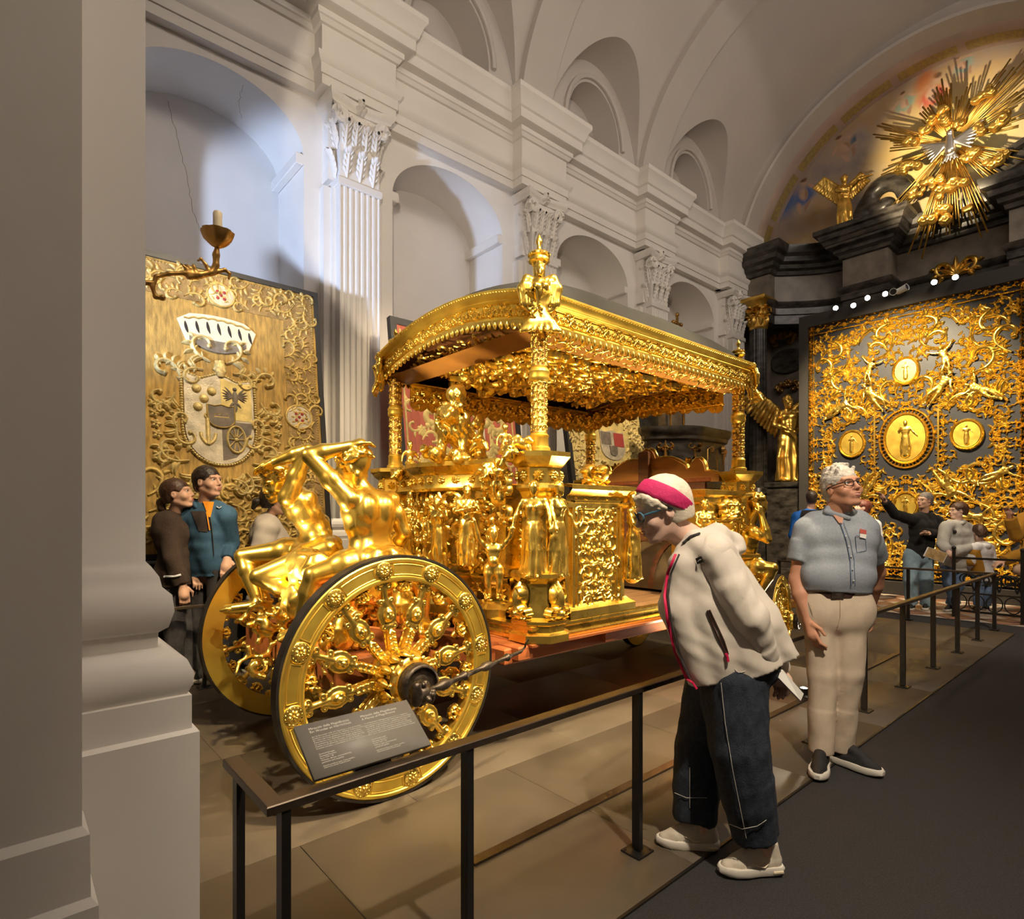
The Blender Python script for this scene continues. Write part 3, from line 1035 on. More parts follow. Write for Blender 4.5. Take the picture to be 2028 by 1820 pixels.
# ================================================================ FIGURES (shared by statues and visitors)
BASE = dict(pe=(0, 0, .52), nk=(-.005, 0, .825), hd=(.012, 0, .925),
            hpL=(0, .052, .50), hpR=(0, -.052, .50), knL=(.012, .055, .275), knR=(.012, -.055, .275), anL=(-.01, .055, .045), anR=(-.01, -.055, .045),
            toL=(.095, .065, .018), toR=(.095, -.065, .018),
            shL=(-.005, .112, .80), shR=(-.005, -.112, .80), elL=(-.015, .135, .63), elR=(-.015, -.135, .63), wrL=(.02, .14, .49), wrR=(.02, -.14, .49))


def pose(H=1.7, root=(0, 0, 0), yaw=0.0, tilt=None, **kw):
    """joints of a figure H tall, facing yaw degrees from +x; overrides in units of H"""
    J = dict(BASE); J.update(kw)
    R = rot('Z', yaw)
    if tilt is not None: R = R @ rot('Y', tilt)
    out = {k: np.asarray(root, float) + R @ (np.asarray(v, float) * H) for k, v in J.items()}
    out['H'] = H
    return out


def lerp(a, b, t):
    return np.asarray(a) * (1 - t) + np.asarray(b) * t


def torso_axes(J):
    hc = (J['hpL'] + J['hpR']) / 2
    U = nrm(J['nk'] - hc)
    Lh = nrm(J['hpL'] - J['hpR']); Ls = nrm(J['shL'] - J['shR'])
    return hc, U, Lh, Ls


def body(c, J, fem=False, nude=False, fat=1.0, arms=True, legs=True, head=True, add=0.0, hands=True, child=False, leg=1.0, feet=True):
    H = J['H']; k = .012 * H
    hc, U, Lh, Ls = torso_axes(J)
    def sp(t): return lerp(hc, J['nk'], t)
    def lat(t): return nrm(lerp(Lh, Ls, t))
    def fw(t): return np.cross(lat(t), U)
    hw = np.linalg.norm(J['hpL'] - J['hpR']) / 2
    # trunk
    for (t, half, r, f) in ((.02, .040 * leg, .066 * leg, -.004), (.18, .036, .058 * leg, .004), (.36, .030, .055 * fat, .008), (.55, .040, .062, .006), (.74, .050, .064, .004), (.88, .055, .048, -.002)):
        if fem and t == .36: r *= .9
        q = sp(t) + fw(t) * f * H
        c.cap(q + lat(t) * half * H, q - lat(t) * half * H, r * H + add, k=k)
    for s_, sh in ((1, 'shL'), (-1, 'shR')):
        c.cap(sp(.97), J[sh], .030 * H + add, .034 * H + add, k)
        c.ell(J[sh], (.036 * H + add), k=k)
    if nude and not fem and not child:
        for s_ in (1, -1):
            c.ell(sp(.78) + fw(.78) * .052 * H + lat(.78) * s_ * .042 * H, (.026 * H, .045 * H, .030 * H), (fw(.78), lat(.78), U), k=.012 * H)
            c.ell(sp(.75) - fw(.75) * .050 * H + lat(.75) * s_ * .045 * H, (.022 * H, .040 * H, .050 * H), (fw(.75), lat(.75), U), k=.015 * H)
            for q in range(3):
                c.ell(sp(.60 - .13 * q) + fw(.5) * .062 * H + lat(.5) * s_ * .019 * H, (.014 * H, .017 * H, .020 * H), (fw(.5), lat(.5), U), k=.008 * H)
                c.cap(sp(.58 - .05 * q) + lat(.5) * s_ * .075 * H + fw(.5) * .03 * H, sp(.62 - .05 * q) + lat(.5) * s_ * .088 * H - fw(.5) * .02 * H, .010 * H, k=.010 * H)
        c.cap(sp(.1) - fw(.2) * .075 * H, sp(.9) - fw(.8) * .075 * H, .012 * H, k=.012 * H, sub=True)
    if fem:
        for s_ in (1, -1):
            c.ell(sp(.70) + fw(.7) * .062 * H + lat(.7) * s_ * .040 * H, .034 * H + add, k=.02 * H)
    if child:
        c.ell(sp(.3) + fw(.3) * .03 * H, .075 * H, k=k)
    if nude or child:
        for s_ in (1, -1):
            c.ell(hc - np.cross(Lh, U) * .05 * H + Lh * s_ * .042 * H - U * .005 * H, .056 * H, k=k * .6)
    # neck
    if head:
        c.cap(J['nk'] - U * .01 * H, J['hd'] - U * .035 * H, (.036 if not fem else .031) * H, (.033 if not fem else .028) * H, k=.012 * H)
    m = 1.35 if child else (1.13 if nude else 1.0)
    if arms:
        for s_ in 'LR':
            a, e, w = J['sh' + s_], J['el' + s_], J['wr' + s_]
            f_ = .86 if fem else 1.0
            c.cap(a, e, .033 * H * f_ * m + add, .025 * H * f_ * m + add, k)
            c.ell(lerp(a, e, .45), (.033 * H * f_ * m + add), k=k)
            c.cap(e, lerp(e, w, .35), .025 * H * f_ * m + add, .0275 * H * f_ * m + add, k * .6)
            c.cap(lerp(e, w, .35), w, .0275 * H * f_ * m + add, .0165 * H * f_ * m + add, k * .6)
            if hands:
                d = J.get('hand' + s_)
                d = nrm(w - e) if d is None else nrm(d)
                hand_simple(c, w, d, H * (1.15 if child else 1.0))
    if legs:
        for s_ in 'LR':
            a, kn, an, to = J['hp' + s_], J['kn' + s_], J['an' + s_], J['to' + s_]
            c.cap(a, kn, .054 * H * m * leg + add, .033 * H * m * leg + add, k)
            if leg == 1.0: c.ell(lerp(a, kn, .35), (.055 * H * m + add), k=k)
            c.cap(kn, lerp(kn, an, .3), .031 * H * m + add, .034 * H * m + add, k * .6)
            c.cap(lerp(kn, an, .3), an, .034 * H * m + add, .020 * H * m + add, k * .6)
            if not feet: continue
            dn = nrm(an - kn)
            heel = an + dn * .022 * H - nrm(to - an) * .018 * H
            c.cap(an, heel, .020 * H * m, .018 * H * m, .012 * H)
            c.cap(an + dn * .01 * H, to, .022 * H * m, .018 * H * m, .012 * H)
            if nude:
                lt = nrm(np.cross(to - an, U))
                for q in range(5):
                    t_ = to + lt * (.018 - .009 * q) * H * (1 if s_ == 'R' else -1)
                    c.cap(t_ - nrm(to - an) * .01 * H, t_ + nrm(to - an) * (.018 - .002 * q) * H, (.0095 if q else .012) * H, .0075 * H, .003 * H)
    return c


def hand_simple(c, w, d, H, palm=None, curl_=0.5):
    """palm, four fingers and a thumb"""
    d = nrm(d)
    palm = np.array((0, 0, -1.0)) if palm is None else nrm(palm)
    if abs(np.dot(palm, d)) > .9: palm = np.array((0, 1.0, 0)) if abs(d[1]) < .9 else np.array((1.0, 0, 0))
    palm = nrm(palm - np.dot(palm, d) * d)
    sd = np.cross(d, palm)
    c.cap(w, w + d * .045 * H, .016 * H, .021 * H, .01 * H)
    c.ell(w + d * .035 * H, (.034 * H, .024 * H, .013 * H), (d, sd, palm), k=.008 * H)
    for q, (o, L) in enumerate(((.019, .040), (.0065, .046), (-.0065, .043), (-.018, .034))):
        a = w + d * .058 * H + sd * o * H
        m_ = a + (d * cos(curl_ * .6) + palm * sin(curl_ * .6)) * L * .55 * H
        e = m_ + (d * cos(curl_ * 1.7) + palm * sin(curl_ * 1.7)) * L * .5 * H
        c.cap(a - d * .01 * H, m_, .0062 * H, .0056 * H, .003 * H)
        c.cap(m_, e, .0056 * H, .0046 * H, .003 * H)
    a = w + d * .015 * H + sd * .020 * H
    m_ = a + nrm(d * .7 + sd * .6 + palm * .3) * .030 * H
    c.cap(a, m_, .0085 * H, .0065 * H, .005 * H)
    c.cap(m_, m_ + nrm(d + palm * .4) * .022 * H, .0065 * H, .005 * H, .004 * H)


def head_axes(yaw, pitch=0.0, roll=0.0):
    """rows: forward, left, up"""
    R = rot('Z', yaw) @ rot('Y', -pitch) @ rot('X', roll)
    return R.T


def head(c, p, A, s=1.0, fem=False, old=False, child=False, smile=0.0, k=.010):
    """a head centred on p with face along A[0]; s = 1 is an adult head 0.235 m high"""
    A = np.asarray(A, float)
    def W(x, y, z): return p + s * (x * A[0] + y * A[1] + z * A[2])
    K = k * s
    jw = .9 if fem else 1.0
    c.ell(W(-.014, 0, .036), np.array((.098, .077, .088)) * s, A, K)
    c.ell(W(.018, 0, .0), np.array((.078, .068, .085)) * s, A, .02 * s)
    c.ell(W(.030, 0, -.058), np.array((.058, .053 * jw, .052)) * s, A, .022 * s)
    c.cap(W(-.02, .050 * jw, -.045), W(.055, .022, -.098), .020 * s, .016 * s, .02 * s)
    c.cap(W(-.02, -.050 * jw, -.045), W(.055, -.022, -.098), .020 * s, .016 * s, .02 * s)
    c.ell(W(.071, 0, -.098), np.array((.020, .024, .019)) * s, A, .014 * s)
    # brow and sockets
    c.cap(W(.079, .045, .030), W(.090, .012, .028), .0105 * s, .0105 * s, .014 * s)
    c.cap(W(.079, -.045, .030), W(.090, -.012, .028), .0105 * s, .0105 * s, .014 * s)
    for y in (1, -1):
        c.ell(W(.096, y * .032, .008), np.array((.018, .020, .013)) * s, A, .012 * s, sub=True)
        c.ell(W(.072, y * .032, .006), np.array((.0155, .0155, .0135)) * s, A, .004 * s)
        c.ell(W(.060, y * .042, -.030), np.array((.026, .022, .024)) * s, A, .02 * s)
        c.ell(W(-.006, y * .077, -.002), np.array((.019, .009, .031)) * s, A, .006 * s)
        c.ell(W(-.001, y * .085, .002), np.array((.009, .005, .017)) * s, A, .004 * s, sub=True)
        c.ell(W(.098, y * .0125, -.032), np.array((.010, .008, .008)) * s, A, .005 * s)
    # nose, mouth
    c.cap(W(.090, 0, .022), W(.108, 0, -.022), .0085 * s, .0115 * s, .008 * s)
    c.ell(W(.111, 0, -.027), np.array((.011, .011, .010)) * s, A, .006 * s)
    c.ell(W(.085, 0, -.060), np.array((.016, .026, .022)) * s, A, .014 * s)
    c.cap(W(.090, .021, -.0575 + smile * .004), W(.0985, 0, -.054), .0048 * s, .0062 * s, .004 * s)
    c.cap(W(.090, -.021, -.0575 + smile * .004), W(.0985, 0, -.054), .0048 * s, .0062 * s, .004 * s)
    c.cap(W(.090, .018, -.066), W(.0965, 0, -.0695), .0055 * s, .0075 * s, .004 * s)
    c.cap(W(.090, -.018, -.066), W(.0965, 0, -.0695), .0055 * s, .0075 * s, .004 * s)
    c.cap(W(.101, .022, -.0615 + smile * .003), W(.101, -.022, -.0615 + smile * .003), .0022 * s, k=.003 * s, sub=True)
    if old:
        for y in (1, -1):
            c.cap(W(.098, y * .020, -.036), W(.090, y * .036, -.070), .0022 * s, k=.008 * s, sub=True)
            c.cap(W(.088, y * .046, -.012), W(.080, y * .052, -.022), .0015 * s, k=.006 * s, sub=True)
    return W


def curly(c, W, r, seed, n=60, lo=-0.02, hair_r=.018, back=-.1, k=.008):
    """locks of hair over the skull (statues)"""
    R = random.Random(seed)
    for i in range(n):
        a = R.uniform(0, 2 * pi); z = R.uniform(lo, 1.0)
        q = math.sqrt(max(0, 1 - z * z))
        x, y = q * cos(a), q * sin(a)
        if x > .45 and z < .55: continue
        p = (-.014 + .102 * x, .082 * y, .036 + .094 * z)
        t = R.uniform(0, 6.28)
        d = np.array((cos(t) * .02, sin(t) * .02, -.012))
        c.cap(W(*p), W(*(np.array(p) + d)), hair_r * r * R.uniform(.7, 1.2), hair_r * r * .6, k * r)


def robe(c, J, seed, top=.75, flare=1.2, k=.02, hem=0.02, folds_n=13):
    """long drapery from the chest to the feet with vertical folds"""
    H = J['H']; hc, U, Lh, Ls = torso_axes(J)
    R = random.Random(seed)
    f = np.cross(Lh, U)
    base = (J['anL'] + J['anR']) / 2 - U * .02 * H
    for i in range(folds_n):
        a = 2 * pi * i / folds_n + R.uniform(-.15, .15)
        w0, w1 = .060 * H, .085 * H * flare
        off0 = f * cos(a) * w0 + Lh * sin(a) * w0 * 1.25
        off1 = f * cos(a) * w1 + Lh * sin(a) * w1 * 1.15
        sw = Lh * R.uniform(-.03, .03) * H
        c.chain([hc + U * .06 * H + off0 * .8, lerp(hc, base, .45) + lerp(off0, off1, .6) + sw, base + off1], [.024 * H, .020 * H, .017 * H], .008 * H)
    c.cap(hc, lerp(hc, base, .96), .075 * H, .10 * H * flare * .8, .03 * H)


def statue(name, J, m, parent, vox, seed=1, hs=None, hyaw=0, hpitch=0, fem=False, child=False, draped=False, wings=None, extra=None, label=None, nude=True, hroll=0, curls=60):
    c = Clay()
    body(c, J, fem=fem, nude=nude and not fem, child=child)
    s = hs or (J['H'] * (.15 if not child else .21) / .235)
    A = head_axes(hyaw, hpitch, hroll)
    W = head(c, J['hd'], A, s, fem=fem, child=child)
    curly(c, W, s, seed, n=curls)
    if draped:
        robe(c, J, seed); f_ = folds(.004 * J['H'], 70 / J['H'], seed, zs=.25); c.disp = f_
    if wings: wings_clay(c, J, wings)
    if extra: extra(c, J, W)
    o = clay_obj(c, vox, name, m, parent)
    if label: o['label'] = label
    return o


def wings_clay(c, J, span):
    hc, U, Lh, Ls = torso_axes(J); H = J['H']
    f = np.cross(Ls, U); r = J['nk'] - U * .06 * H - f * .05 * H
    for s_ in (1, -1):
        tip = r + Ls * s_ * span * .55 * H + U * span * .55 * H - f * .05 * H
        c.cap(r, tip, .03 * H, .02 * H, .02 * H)
        for q in range(12):
            a = lerp(r, tip, .12 + .075 * q)
            e = a + Ls * s_ * span * (.10 + .018 * q) * H - U * span * (.42 - .018 * q) * H - f * .06 * H
            c.cap(a, e, .032 * H, .020 * H, .006 * H); c.cap(a - f * .02 * H, lerp(a, e, .55) + f * .012 * H, .03 * H, .02 * H, .006 * H)

# ================================================================ THE GILDED COACH
coach = thing('ceremonial_coach', (3.5, 3.6, 0), 'gilded ceremonial coach with carved canopy, column posts and spoked wheels', 'coach')
CY = 3.63
G = 'gold'


# ---- wheels (local: axis along y, outer side -y)
def wheel_parts(r, n_sp, hub_len):
    k = r / 0.64
    P = {}
    a = np.linspace(0, 2 * pi, 97)[:-1]

    def ring(prof, n=96):
        mb = MB(); mb.lathe(prof + prof[:1], n, ax=((1, 0, 0), (0, 0, 1), (0, -1, 0)))
        return mb
    P['rim'] = ring([(.50 * k, -.035), (.505 * k, .030), (.515 * k, .036), (.525 * k, .036), (.53 * k, .030), (.60 * k, .030), (.605 * k, .036), (.618 * k, .036), (.626 * k, .030), (.628 * k, -.035)][::-1]).mesh('rim', 30)
    P['tyre'] = ring([(.627 * k, -.034), (.627 * k, .034), (.640 * k, .033), (.640 * k, -.034)][::-1]).mesh('tyre', 30)
    fn = plane_map((0, -.030, 0), (1, 0, 0), (0, 0, 1), (0, -1, 0))
    o = Orn(); o.flower(0, 0, .036 * k, 8, .016); 
    for q in range(14):
        o.bead(.040 * k * cos(q * .4488), .040 * k * sin(q * .4488), .007 * k, .010, 5)
    mb = MB(); mb.lathe([(.0, .008), (.046 * k, .008), (.052 * k, .004), (.054 * k, -.002)][::-1], 20, ax=((1, 0, 0), (0, 0, 1), (0, -1, 0)), o=(0, -.030, 0)); o.into(mb, fn)
    P['rosette'] = mb.mesh('rosette', 50)
    # raised border line of each felloe panel
    da = 2 * pi / n_sp
    mb = MB()
    aa = np.linspace(.13 * da * 1.5, da * (1 - .195), 12)
    for rr in (.538 * k, .592 * k):
        mb.tube(np.column_stack([rr * np.cos(aa), np.full(12, -.031), rr * np.sin(aa)]), .0032, 5)
    for q in (aa[0], aa[-1]):
        tt = np.linspace(.538, .592, 5) * k
        mb.tube(np.column_stack([tt * cos(q), np.full(5, -.031), tt * sin(q)]), .0032, 5)
    P['felloe_panel'] = mb.mesh('felloe_panel', 60)
    # leaf bracket on the inner rim
    o = Orn()
    for s_ in (1, -1):
        o.scroll(s_ * .008 * k, 0, -pi / 2 + s_ * .9, .085 * k, -s_, w=.009 * k, leaves=2, h=.020)
    o.leaf(0, .01 * k, -pi / 2, .06 * k, .012 * k, 0, .024); o.bead(0, -.052 * k, .009 * k, .02)
    mb = MB()
    for (sy, off) in ((-1, -.004), (1, .004)):
        o.into(mb, plane_map((0, off, 0), (1, 0, 0), (0, 0, 1), (0, sy, 0)))
    P['rim_leaf'] = mb.mesh('rim_leaf', 50)
    # spoke along +x: leafy root, oval cartouche with a mask, volutes at both ends
    c = Clay()
    c.chain([(.10 * k, 0, 0), (.20 * k, 0, 0), (.27 * k, 0, 0)], [.026 * k, .021 * k, .019 * k], .006)
    c.ell((.335 * k, 0, 0), (.060 * k, .018 * k, .046 * k), k=.006)
    c.chain([(.38 * k, 0, 0), (.44 * k, 0, 0), (.52 * k, 0, 0)], [.020 * k, .017 * k, .022 * k], .006)
    ring_ = [(.335 * k + .060 * k * cos(q), 0, .047 * k * sin(q)) for q in np.linspace(0, 2 * pi, 15)]
    c.chain(ring_, [.011 * k] * 15, .004)
    for s_ in (1, -1):
        c.ell((.335 * k, s_ * .020 * k, 0), (.036 * k, .016 * k, .026 * k), k=.004)
        for z in (1, -1):
            c.ell((.350 * k, s_ * .033 * k, z * .010 * k), .0065 * k, k=.003); c.ell((.322 * k, s_ * .030 * k, z * .016 * k), .011 * k, k=.004)
        c.ell((.332 * k, s_ * .037 * k, 0), (.014 * k, .008 * k, .006 * k), k=.003); c.ell((.310 * k, s_ * .030 * k, 0), (.010 * k, .010 * k, .014 * k), k=.004)
        for z in (1, -1):
            for (x, r_, dz) in ((.268, .016, .030), (.405, .016, .030), (.482, .018, .026)):
                c.chain([(x * k + r_ * k * .7 * cos(q), s_ * (.006 + .004 * q / 5) * k, z * dz * k + z * r_ * k * .7 * sin(q)) for q in np.linspace(0, 5.2, 8)], [.0075 * k] * 8, .003)
        for q in range(5):
            x = .245 - .030 * q
            for z in (1, -1): c.chain([(x * k, s_ * .016 * k, z * .003 * k), ((x - .012) * k, s_ * .026 * k, z * .014 * k), ((x - .034) * k, s_ * .022 * k, z * .022 * k)], [.010 * k, .009 * k, .004 * k], .004)
    for z in (1, -1): c.cap((.52 * k, .012 * k, z * .02 * k), (.50 * k, -.012 * k, z * .02 * k), .014 * k, k=.006)
    V, F = c.skin(.0052 * max(k, .8))
    P['spoke'] = raw_mesh('spoke', V, [F], 180)
    # hub
    mb = MB()
    L = hub_len
    AX = ((1, 0, 0), (0, 0, 1), (0, -1, 0))
    mb.lathe([(0, -.14 * k), (.085 * k, -.14 * k), (.10 * k, -.10 * k), (.135 * k, -.05 * k), (.15 * k, .0), (.14 * k, .05 * k), (.115 * k, .09 * k), (.105 * k, .12 * k), (.12 * k, .14 * k), (.125 * k, .16 * k), (.11 * k, .17 * k), (.105 * k, L), (.0, L)], 32, ax=AX)
    o = Orn()
    cyl = lambda rad: (lambda Q: np.column_stack([(rad + Q[:, 2]) * np.cos(Q[:, 0] / rad), -Q[:, 1], (rad + Q[:, 2]) * np.sin(Q[:, 0] / rad)]))
    ro = .125 * k
    for q in range(12):
        x = q * 2 * pi * ro / 12
        o.leaf(x, .02 * k, pi / 2, .13 * k, .026 * k, 0, .028 * k); o.leaf(x + pi * ro / 12, .0, pi / 2, .10 * k, .018 * k, 0, .034 * k)
        o.bead(x, .17 * k, .014 * k, .018 * k, 6)
    o.into(mb, cyl(ro))
    P['hub'] = mb.mesh('hub', 50)
    mb = MB()
    mb.lathe([(.0, L - .01), (.098 * k, L - .01), (.106 * k, L), (.106 * k, L + .05 * k), (.098 * k, L + .06 * k), (.09 * k, L + .062 * k), (.085 * k, L + .045 * k), (.05 * k, L + .045 * k), (.04 * k, L + .075 * k), (.0, L + .08 * k)], 28, ax=AX)
    P['hub_cap'] = mb.mesh('hub_cap', 40)
    return P


def wheel(parts, pos, yaw, n_sp, flip, a0, r, label):
    """flip: outer side towards +y"""
    B = Matrix.Translation(pos) @ Matrix.Rotation(RAD(yaw) + (pi if flip else 0), 4, 'Z')
    w = sub_empty('wheel', coach, pos)
    w['label'] = label
    for nm, m in (('rim', 'gold_leaf'), ('tyre', 'tyre_iron'), ('hub', G), ('hub_cap', 'iron')):
        link(nm, parts[nm], m, w, B)
    k = r / .64
    for i in range(n_sp):
        t = a0 + 2 * pi * i / n_sp
        Q = B @ Matrix.Rotation(-t, 4, 'Y')
        link('spoke', parts['spoke'], G, w, Q)
        link('rosette', parts['rosette'], G, w, Q @ Matrix.Translation((.565 * k, 0, 0)))
        link('felloe_panel', parts['felloe_panel'], 'gold_leaf', w, Q)
        Q2 = B @ Matrix.Rotation(-t - pi / n_sp, 4, 'Y') @ Matrix.Translation((.495 * k, 0, 0)) @ Matrix.Rotation(pi / 2, 4, 'Y')
        link('rim_leaf', parts['rim_leaf'], G, w, Q2)
    return w


big = wheel_parts(.64, 12, .20)
wheel(big, (1.587, 2.758, .64), 0.5, 12, False, .15, .64, 'large gilded rear wheel nearest the sign board')
wheel(big, (1.654, 4.402, .64), 2.0, 12, True, .32, .64, 'large gilded rear wheel nearest the tapestry')
small = wheel_parts(.45, 10, .15)
wheel(small, (5.80, 2.63, .45), 12, 10, False, .2, .45, 'small gilded front wheel behind the man in the blue shirt')
wheel(small, (5.48, 4.10, .45), 12, 10, True, .1, .45, 'small gilded front wheel under the far side')

# ---- iron trace rod from the near hub
hubp = np.array((1.587, 2.50, .64))
b = MB()
e0 = onD(836, 1374, 2.74); e1 = onD(1032, 1290, 3.36)
Pt = [lerp(e0, e1, t) for t in np.linspace(0, 1, 25)]
rr = [.016 + (.012 if i in (4, 5, 9, 14, 15, 20) else 0) - .006 * i / 25 for i in range(25)]
b.tube(Pt, rr, 10)
b.tube([e1, e1 + np.array((.03, 0, .02)), e1 + np.array((.02, -.02, .05)), e1 + np.array((.03, -.03, .07))], .006, 6)
b.build('trace_rod', 'iron', coach)
c = Clay()
R_ = random.Random(8)
for i in range(48):
    a, z = R_.uniform(0, 6.28), R_.uniform(-1, 1); q = math.sqrt(1 - z * z)
    c.ell(e0 + .052 * np.array((q * cos(a), q * sin(a), z)), .0145, k=.002)
c.ell(e0, .047, k=.003)
c.cap(e0, hubp + np.array((0, -.02, 0)), .028, .034, .01)
c.cap(e0 + np.array((-.05, -.03, -.02)), e0 + np.array((-.05, -.03, .05)), .024, .024, .006)
clay_obj(c, .0042, 'trace_boss', 'iron', coach)

# ---- undercarriage
uc = sub_empty('undercarriage', coach, (3.0, 3.6, .6))
for nm, lo, hi in (('axle_beam', (1.30, 2.86, .56), (1.88, 4.32, .74)), ('side_beam', (2.30, 2.70, .575), (5.45, 2.83, .675)), ('side_beam', (2.30, 4.40, .575), (5.45, 4.53, .675)), ('cross_beam', (2.36, 2.64, .60), (2.48, 4.62, .69)), ('cross_beam', (3.2, 2.66, .59), (3.3, 4.6, .68)), ('cross_beam', (5.3, 2.62, .60), (5.45, 4.6, .69))):
    b = MB(); b.box(lo, hi, .01); b.build(nm, 'wood_red', uc)
for p0_, p1_, w_, h_ in (((1.6, 3.35, .66), (2.5, 3.0, .60), .10, .13), ((1.6, 3.85, .66), (2.5, 4.2, .60), .10, .13), ((1.6, 3.1, .80), (2.4, 2.86, .64), .07, .09)):
    b = MB(); b.bar(p0_, p1_, w_, h_); b.build('brace', 'wood_red', uc)
b = MB(); b.box((5.25, 2.75, .40), (5.95, 3.98, .55), .03); b.box((5.45, 3.2, .5), (6.3, 3.5, .62), .02)
b.build('front_axle_bed', G, coach)
b = MB(); b.bar((6.2, 3.35, .42), (9.15, 3.05, .30), .09, .09, bev=.008); b.box((9.1, 2.85, .27), (9.2, 3.3, .36), .008)
b.build('draught_pole', 'wood_orange', coach)
# carved axle: masks, leaves, shells between the rear wheels
c = Clay()
for i, (x, y, z, s_) in enumerate(((1.42, 3.0, .86, .9), (1.45, 3.4, .78, 1.1), (1.45, 3.9, .80, 1.0), (1.8, 3.05, .95, .8), (1.7, 2.95, .62, .9), (1.9, 3.5, .8, 1.1))):
    A = head_axes(205 + 12 * i, -5)
    W = head(c, np.array((x, y, z)), A, s_ * 1.0)
    curly(c, W, s_, i, 40, lo=-.9, hair_r=.024)
for i in range(46):
    R_ = random.Random(i)
    p = np.array((R_.uniform(1.15, 2.2), R_.uniform(2.86, 4.2), R_.uniform(.45, 1.0)))
    d = nrm((R_.uniform(-1, 1), R_.uniform(-1, 1), R_.uniform(-1, 1)))
    t = nrm(np.cross(d, (R_.uniform(-1, 1), 1, R_.uniform(-1, 1))))
    n3 = np.cross(d, t)
    P_ = [p + .11 * (1 - q * .085) * (d * sin(q * .75) + t * cos(q * .75)) + n3 * .006 * q for q in range(11)]
    c.chain(P_, [.012 + .0016 * q for q in range(10)] + [.034], .008)
    for q in (2, 4, 6): c.chain([P_[q], P_[q] + (P_[q] - p) * .5 + n3 * .02, P_[q] + (P_[q] - p) * .8 - n3 * .01], [.022, .018, .006], .008)
clay_obj(c, .011, 'axle_carving', 'gold', coach)

# ---- body frame: gilded sill, boards, side boxes
b = MB()
sill = [(0, .69), (.035, .70), (.04, .725), (.02, .735), (.02, .765), (.045, .78), (.045, .80), (0, .81)]
x0, x1, y0, y1 = 2.50, 5.42, 2.66, 4.60
b.sweep(sill, [(x0, y1), (x0, y0), (x1, y0), (x1, y1), (x0, y1)][::-1] if False else [(x0, y1 + .0), (x0, y0), (x1, y0), (x1, y1)])
b.build('sill_moulding', G, coach)
b = MB(); b.sweep([(-.02, .675), (.055, .678), (.06, .695), (-.02, .70)], [(x0, y1), (x0, y0), (x1, y0), (x1, y1)], closed_prof=True)
b.build('sill_board', 'wood_red', coach)
for i in range(9):
    y = y0 + .02 + i * (y1 - y0 - .04) / 9; q = MB(); q.box((x0 + .02, y, .70), (x1 - .02, y + (y1 - y0 - .04) / 9 - .004, .775), .003)
    q.build('floor_plank', 'wood_floor', coach)


def framed_panel(org, ex, en, w, h, cell, seed, depth=.05, name='side_panel', mtl=G, hh=1.0):
    """moulded frame with carved scrollwork inside; org = centre"""
    ez = np.array((0, 0, 1.0)); ex = np.asarray(ex, float); en = np.asarray(en, float); org = np.asarray(org, float)
    mb = MB()
    mb.obox(org - en * depth / 2, (ex, ez, en), (w / 2, h / 2, depth / 2))
    for (sx, sz, lx, lz) in ((0, 1, 1, 0), (0, -1, 1, 0), (1, 0, 0, 1), (-1, 0, 0, 1)):
        for (ins, th, pr_) in ((.012, .024, .016), (.055, .014, .012)):
            cc = org + ex * sx * (w / 2 - ins) + ez * sz * (h / 2 - ins) + en * pr_ / 2
            mb.obox(cc, (ex, ez, en), (lx * (w / 2 - ins + th / 2) + (1 - lx) * th / 2, lz * (h / 2 - ins + th / 2) + (1 - lz) * th / 2, pr_ / 2), .003)
    p = mb.build(name, mtl, coach)
    o = fill_orn(w - .15, h - .15, cell, seed)
    for V in o.V: V[:, 2] *= hh
    q = MB(); o.into(q, plane_map(org, ex, ez, en)); q.build('scroll_carving', G, p, 60)
    return p


def boxy(name, lo, hi, m=G, bev=.01):
    q = MB(); q.box(lo, hi, bev); return q.build(name, m, coach)


# near side, rear box
framed_panel((3.11, 2.662, 1.20), (1, 0, 0), (0, -1, 0), .52, .78, .10, 21, hh=1.3)
framed_panel((3.11, 4.588, 1.20), (-1, 0, 0), (0, 1, 0), .52, .78, .16, 22)
for yy, s_ in ((2.70, 1), (4.55, -1)):
    b = MB(); b.box((2.80, yy - .03 if s_ > 0 else yy - .32, .80), (3.42, yy + .32 if s_ > 0 else yy + .03, 1.55), .008)
    ya = yy - .03 if s_ > 0 else yy + .03
    pth = [(2.80, ya), (3.44, ya), (3.44, ya + s_ * .36)] if s_ > 0 else [(3.44, ya - .36), (3.44, ya), (2.80, ya)]
    b.sweep([(0, 1.53), (.02, 1.54), (.03, 1.57), (.01, 1.58), (.01, 1.615), (.04, 1.63), (.065, 1.66), (.065, 1.69), (0, 1.70), (-.34, 1.70)], pth)
    b.sweep([(-.01, .80), (.05, .80), (.05, .86), (.02, .88), (.0, .90)], pth)
    b.build('side_box', G, coach)
o = Orn()
for i in range(5):
    o.scroll(-.24 + i * .11, 0, .6 * (-1) ** i, .11, (-1) ** i, w=.008, h=.012)
q = MB(); o.into(q, plane_map((3.11, 2.665, 1.60), (1, 0, 0), (0, 0, 1), (0, -1, 0)))
o2 = Orn(); o2.scroll(0, 0, .1, .24, 1, w=.018, h=.05); o2.scroll(0, 0, pi - .1, .24, -1, w=.018, h=.05); o2.flower(0, .02, .05, 6, .05)
o2.into(q, plane_map((3.08, 2.66, 1.71), (1, 0, 0), (0, 0, 1), (0, -1, 0))); q.build('box_frieze', G, coach, 60)

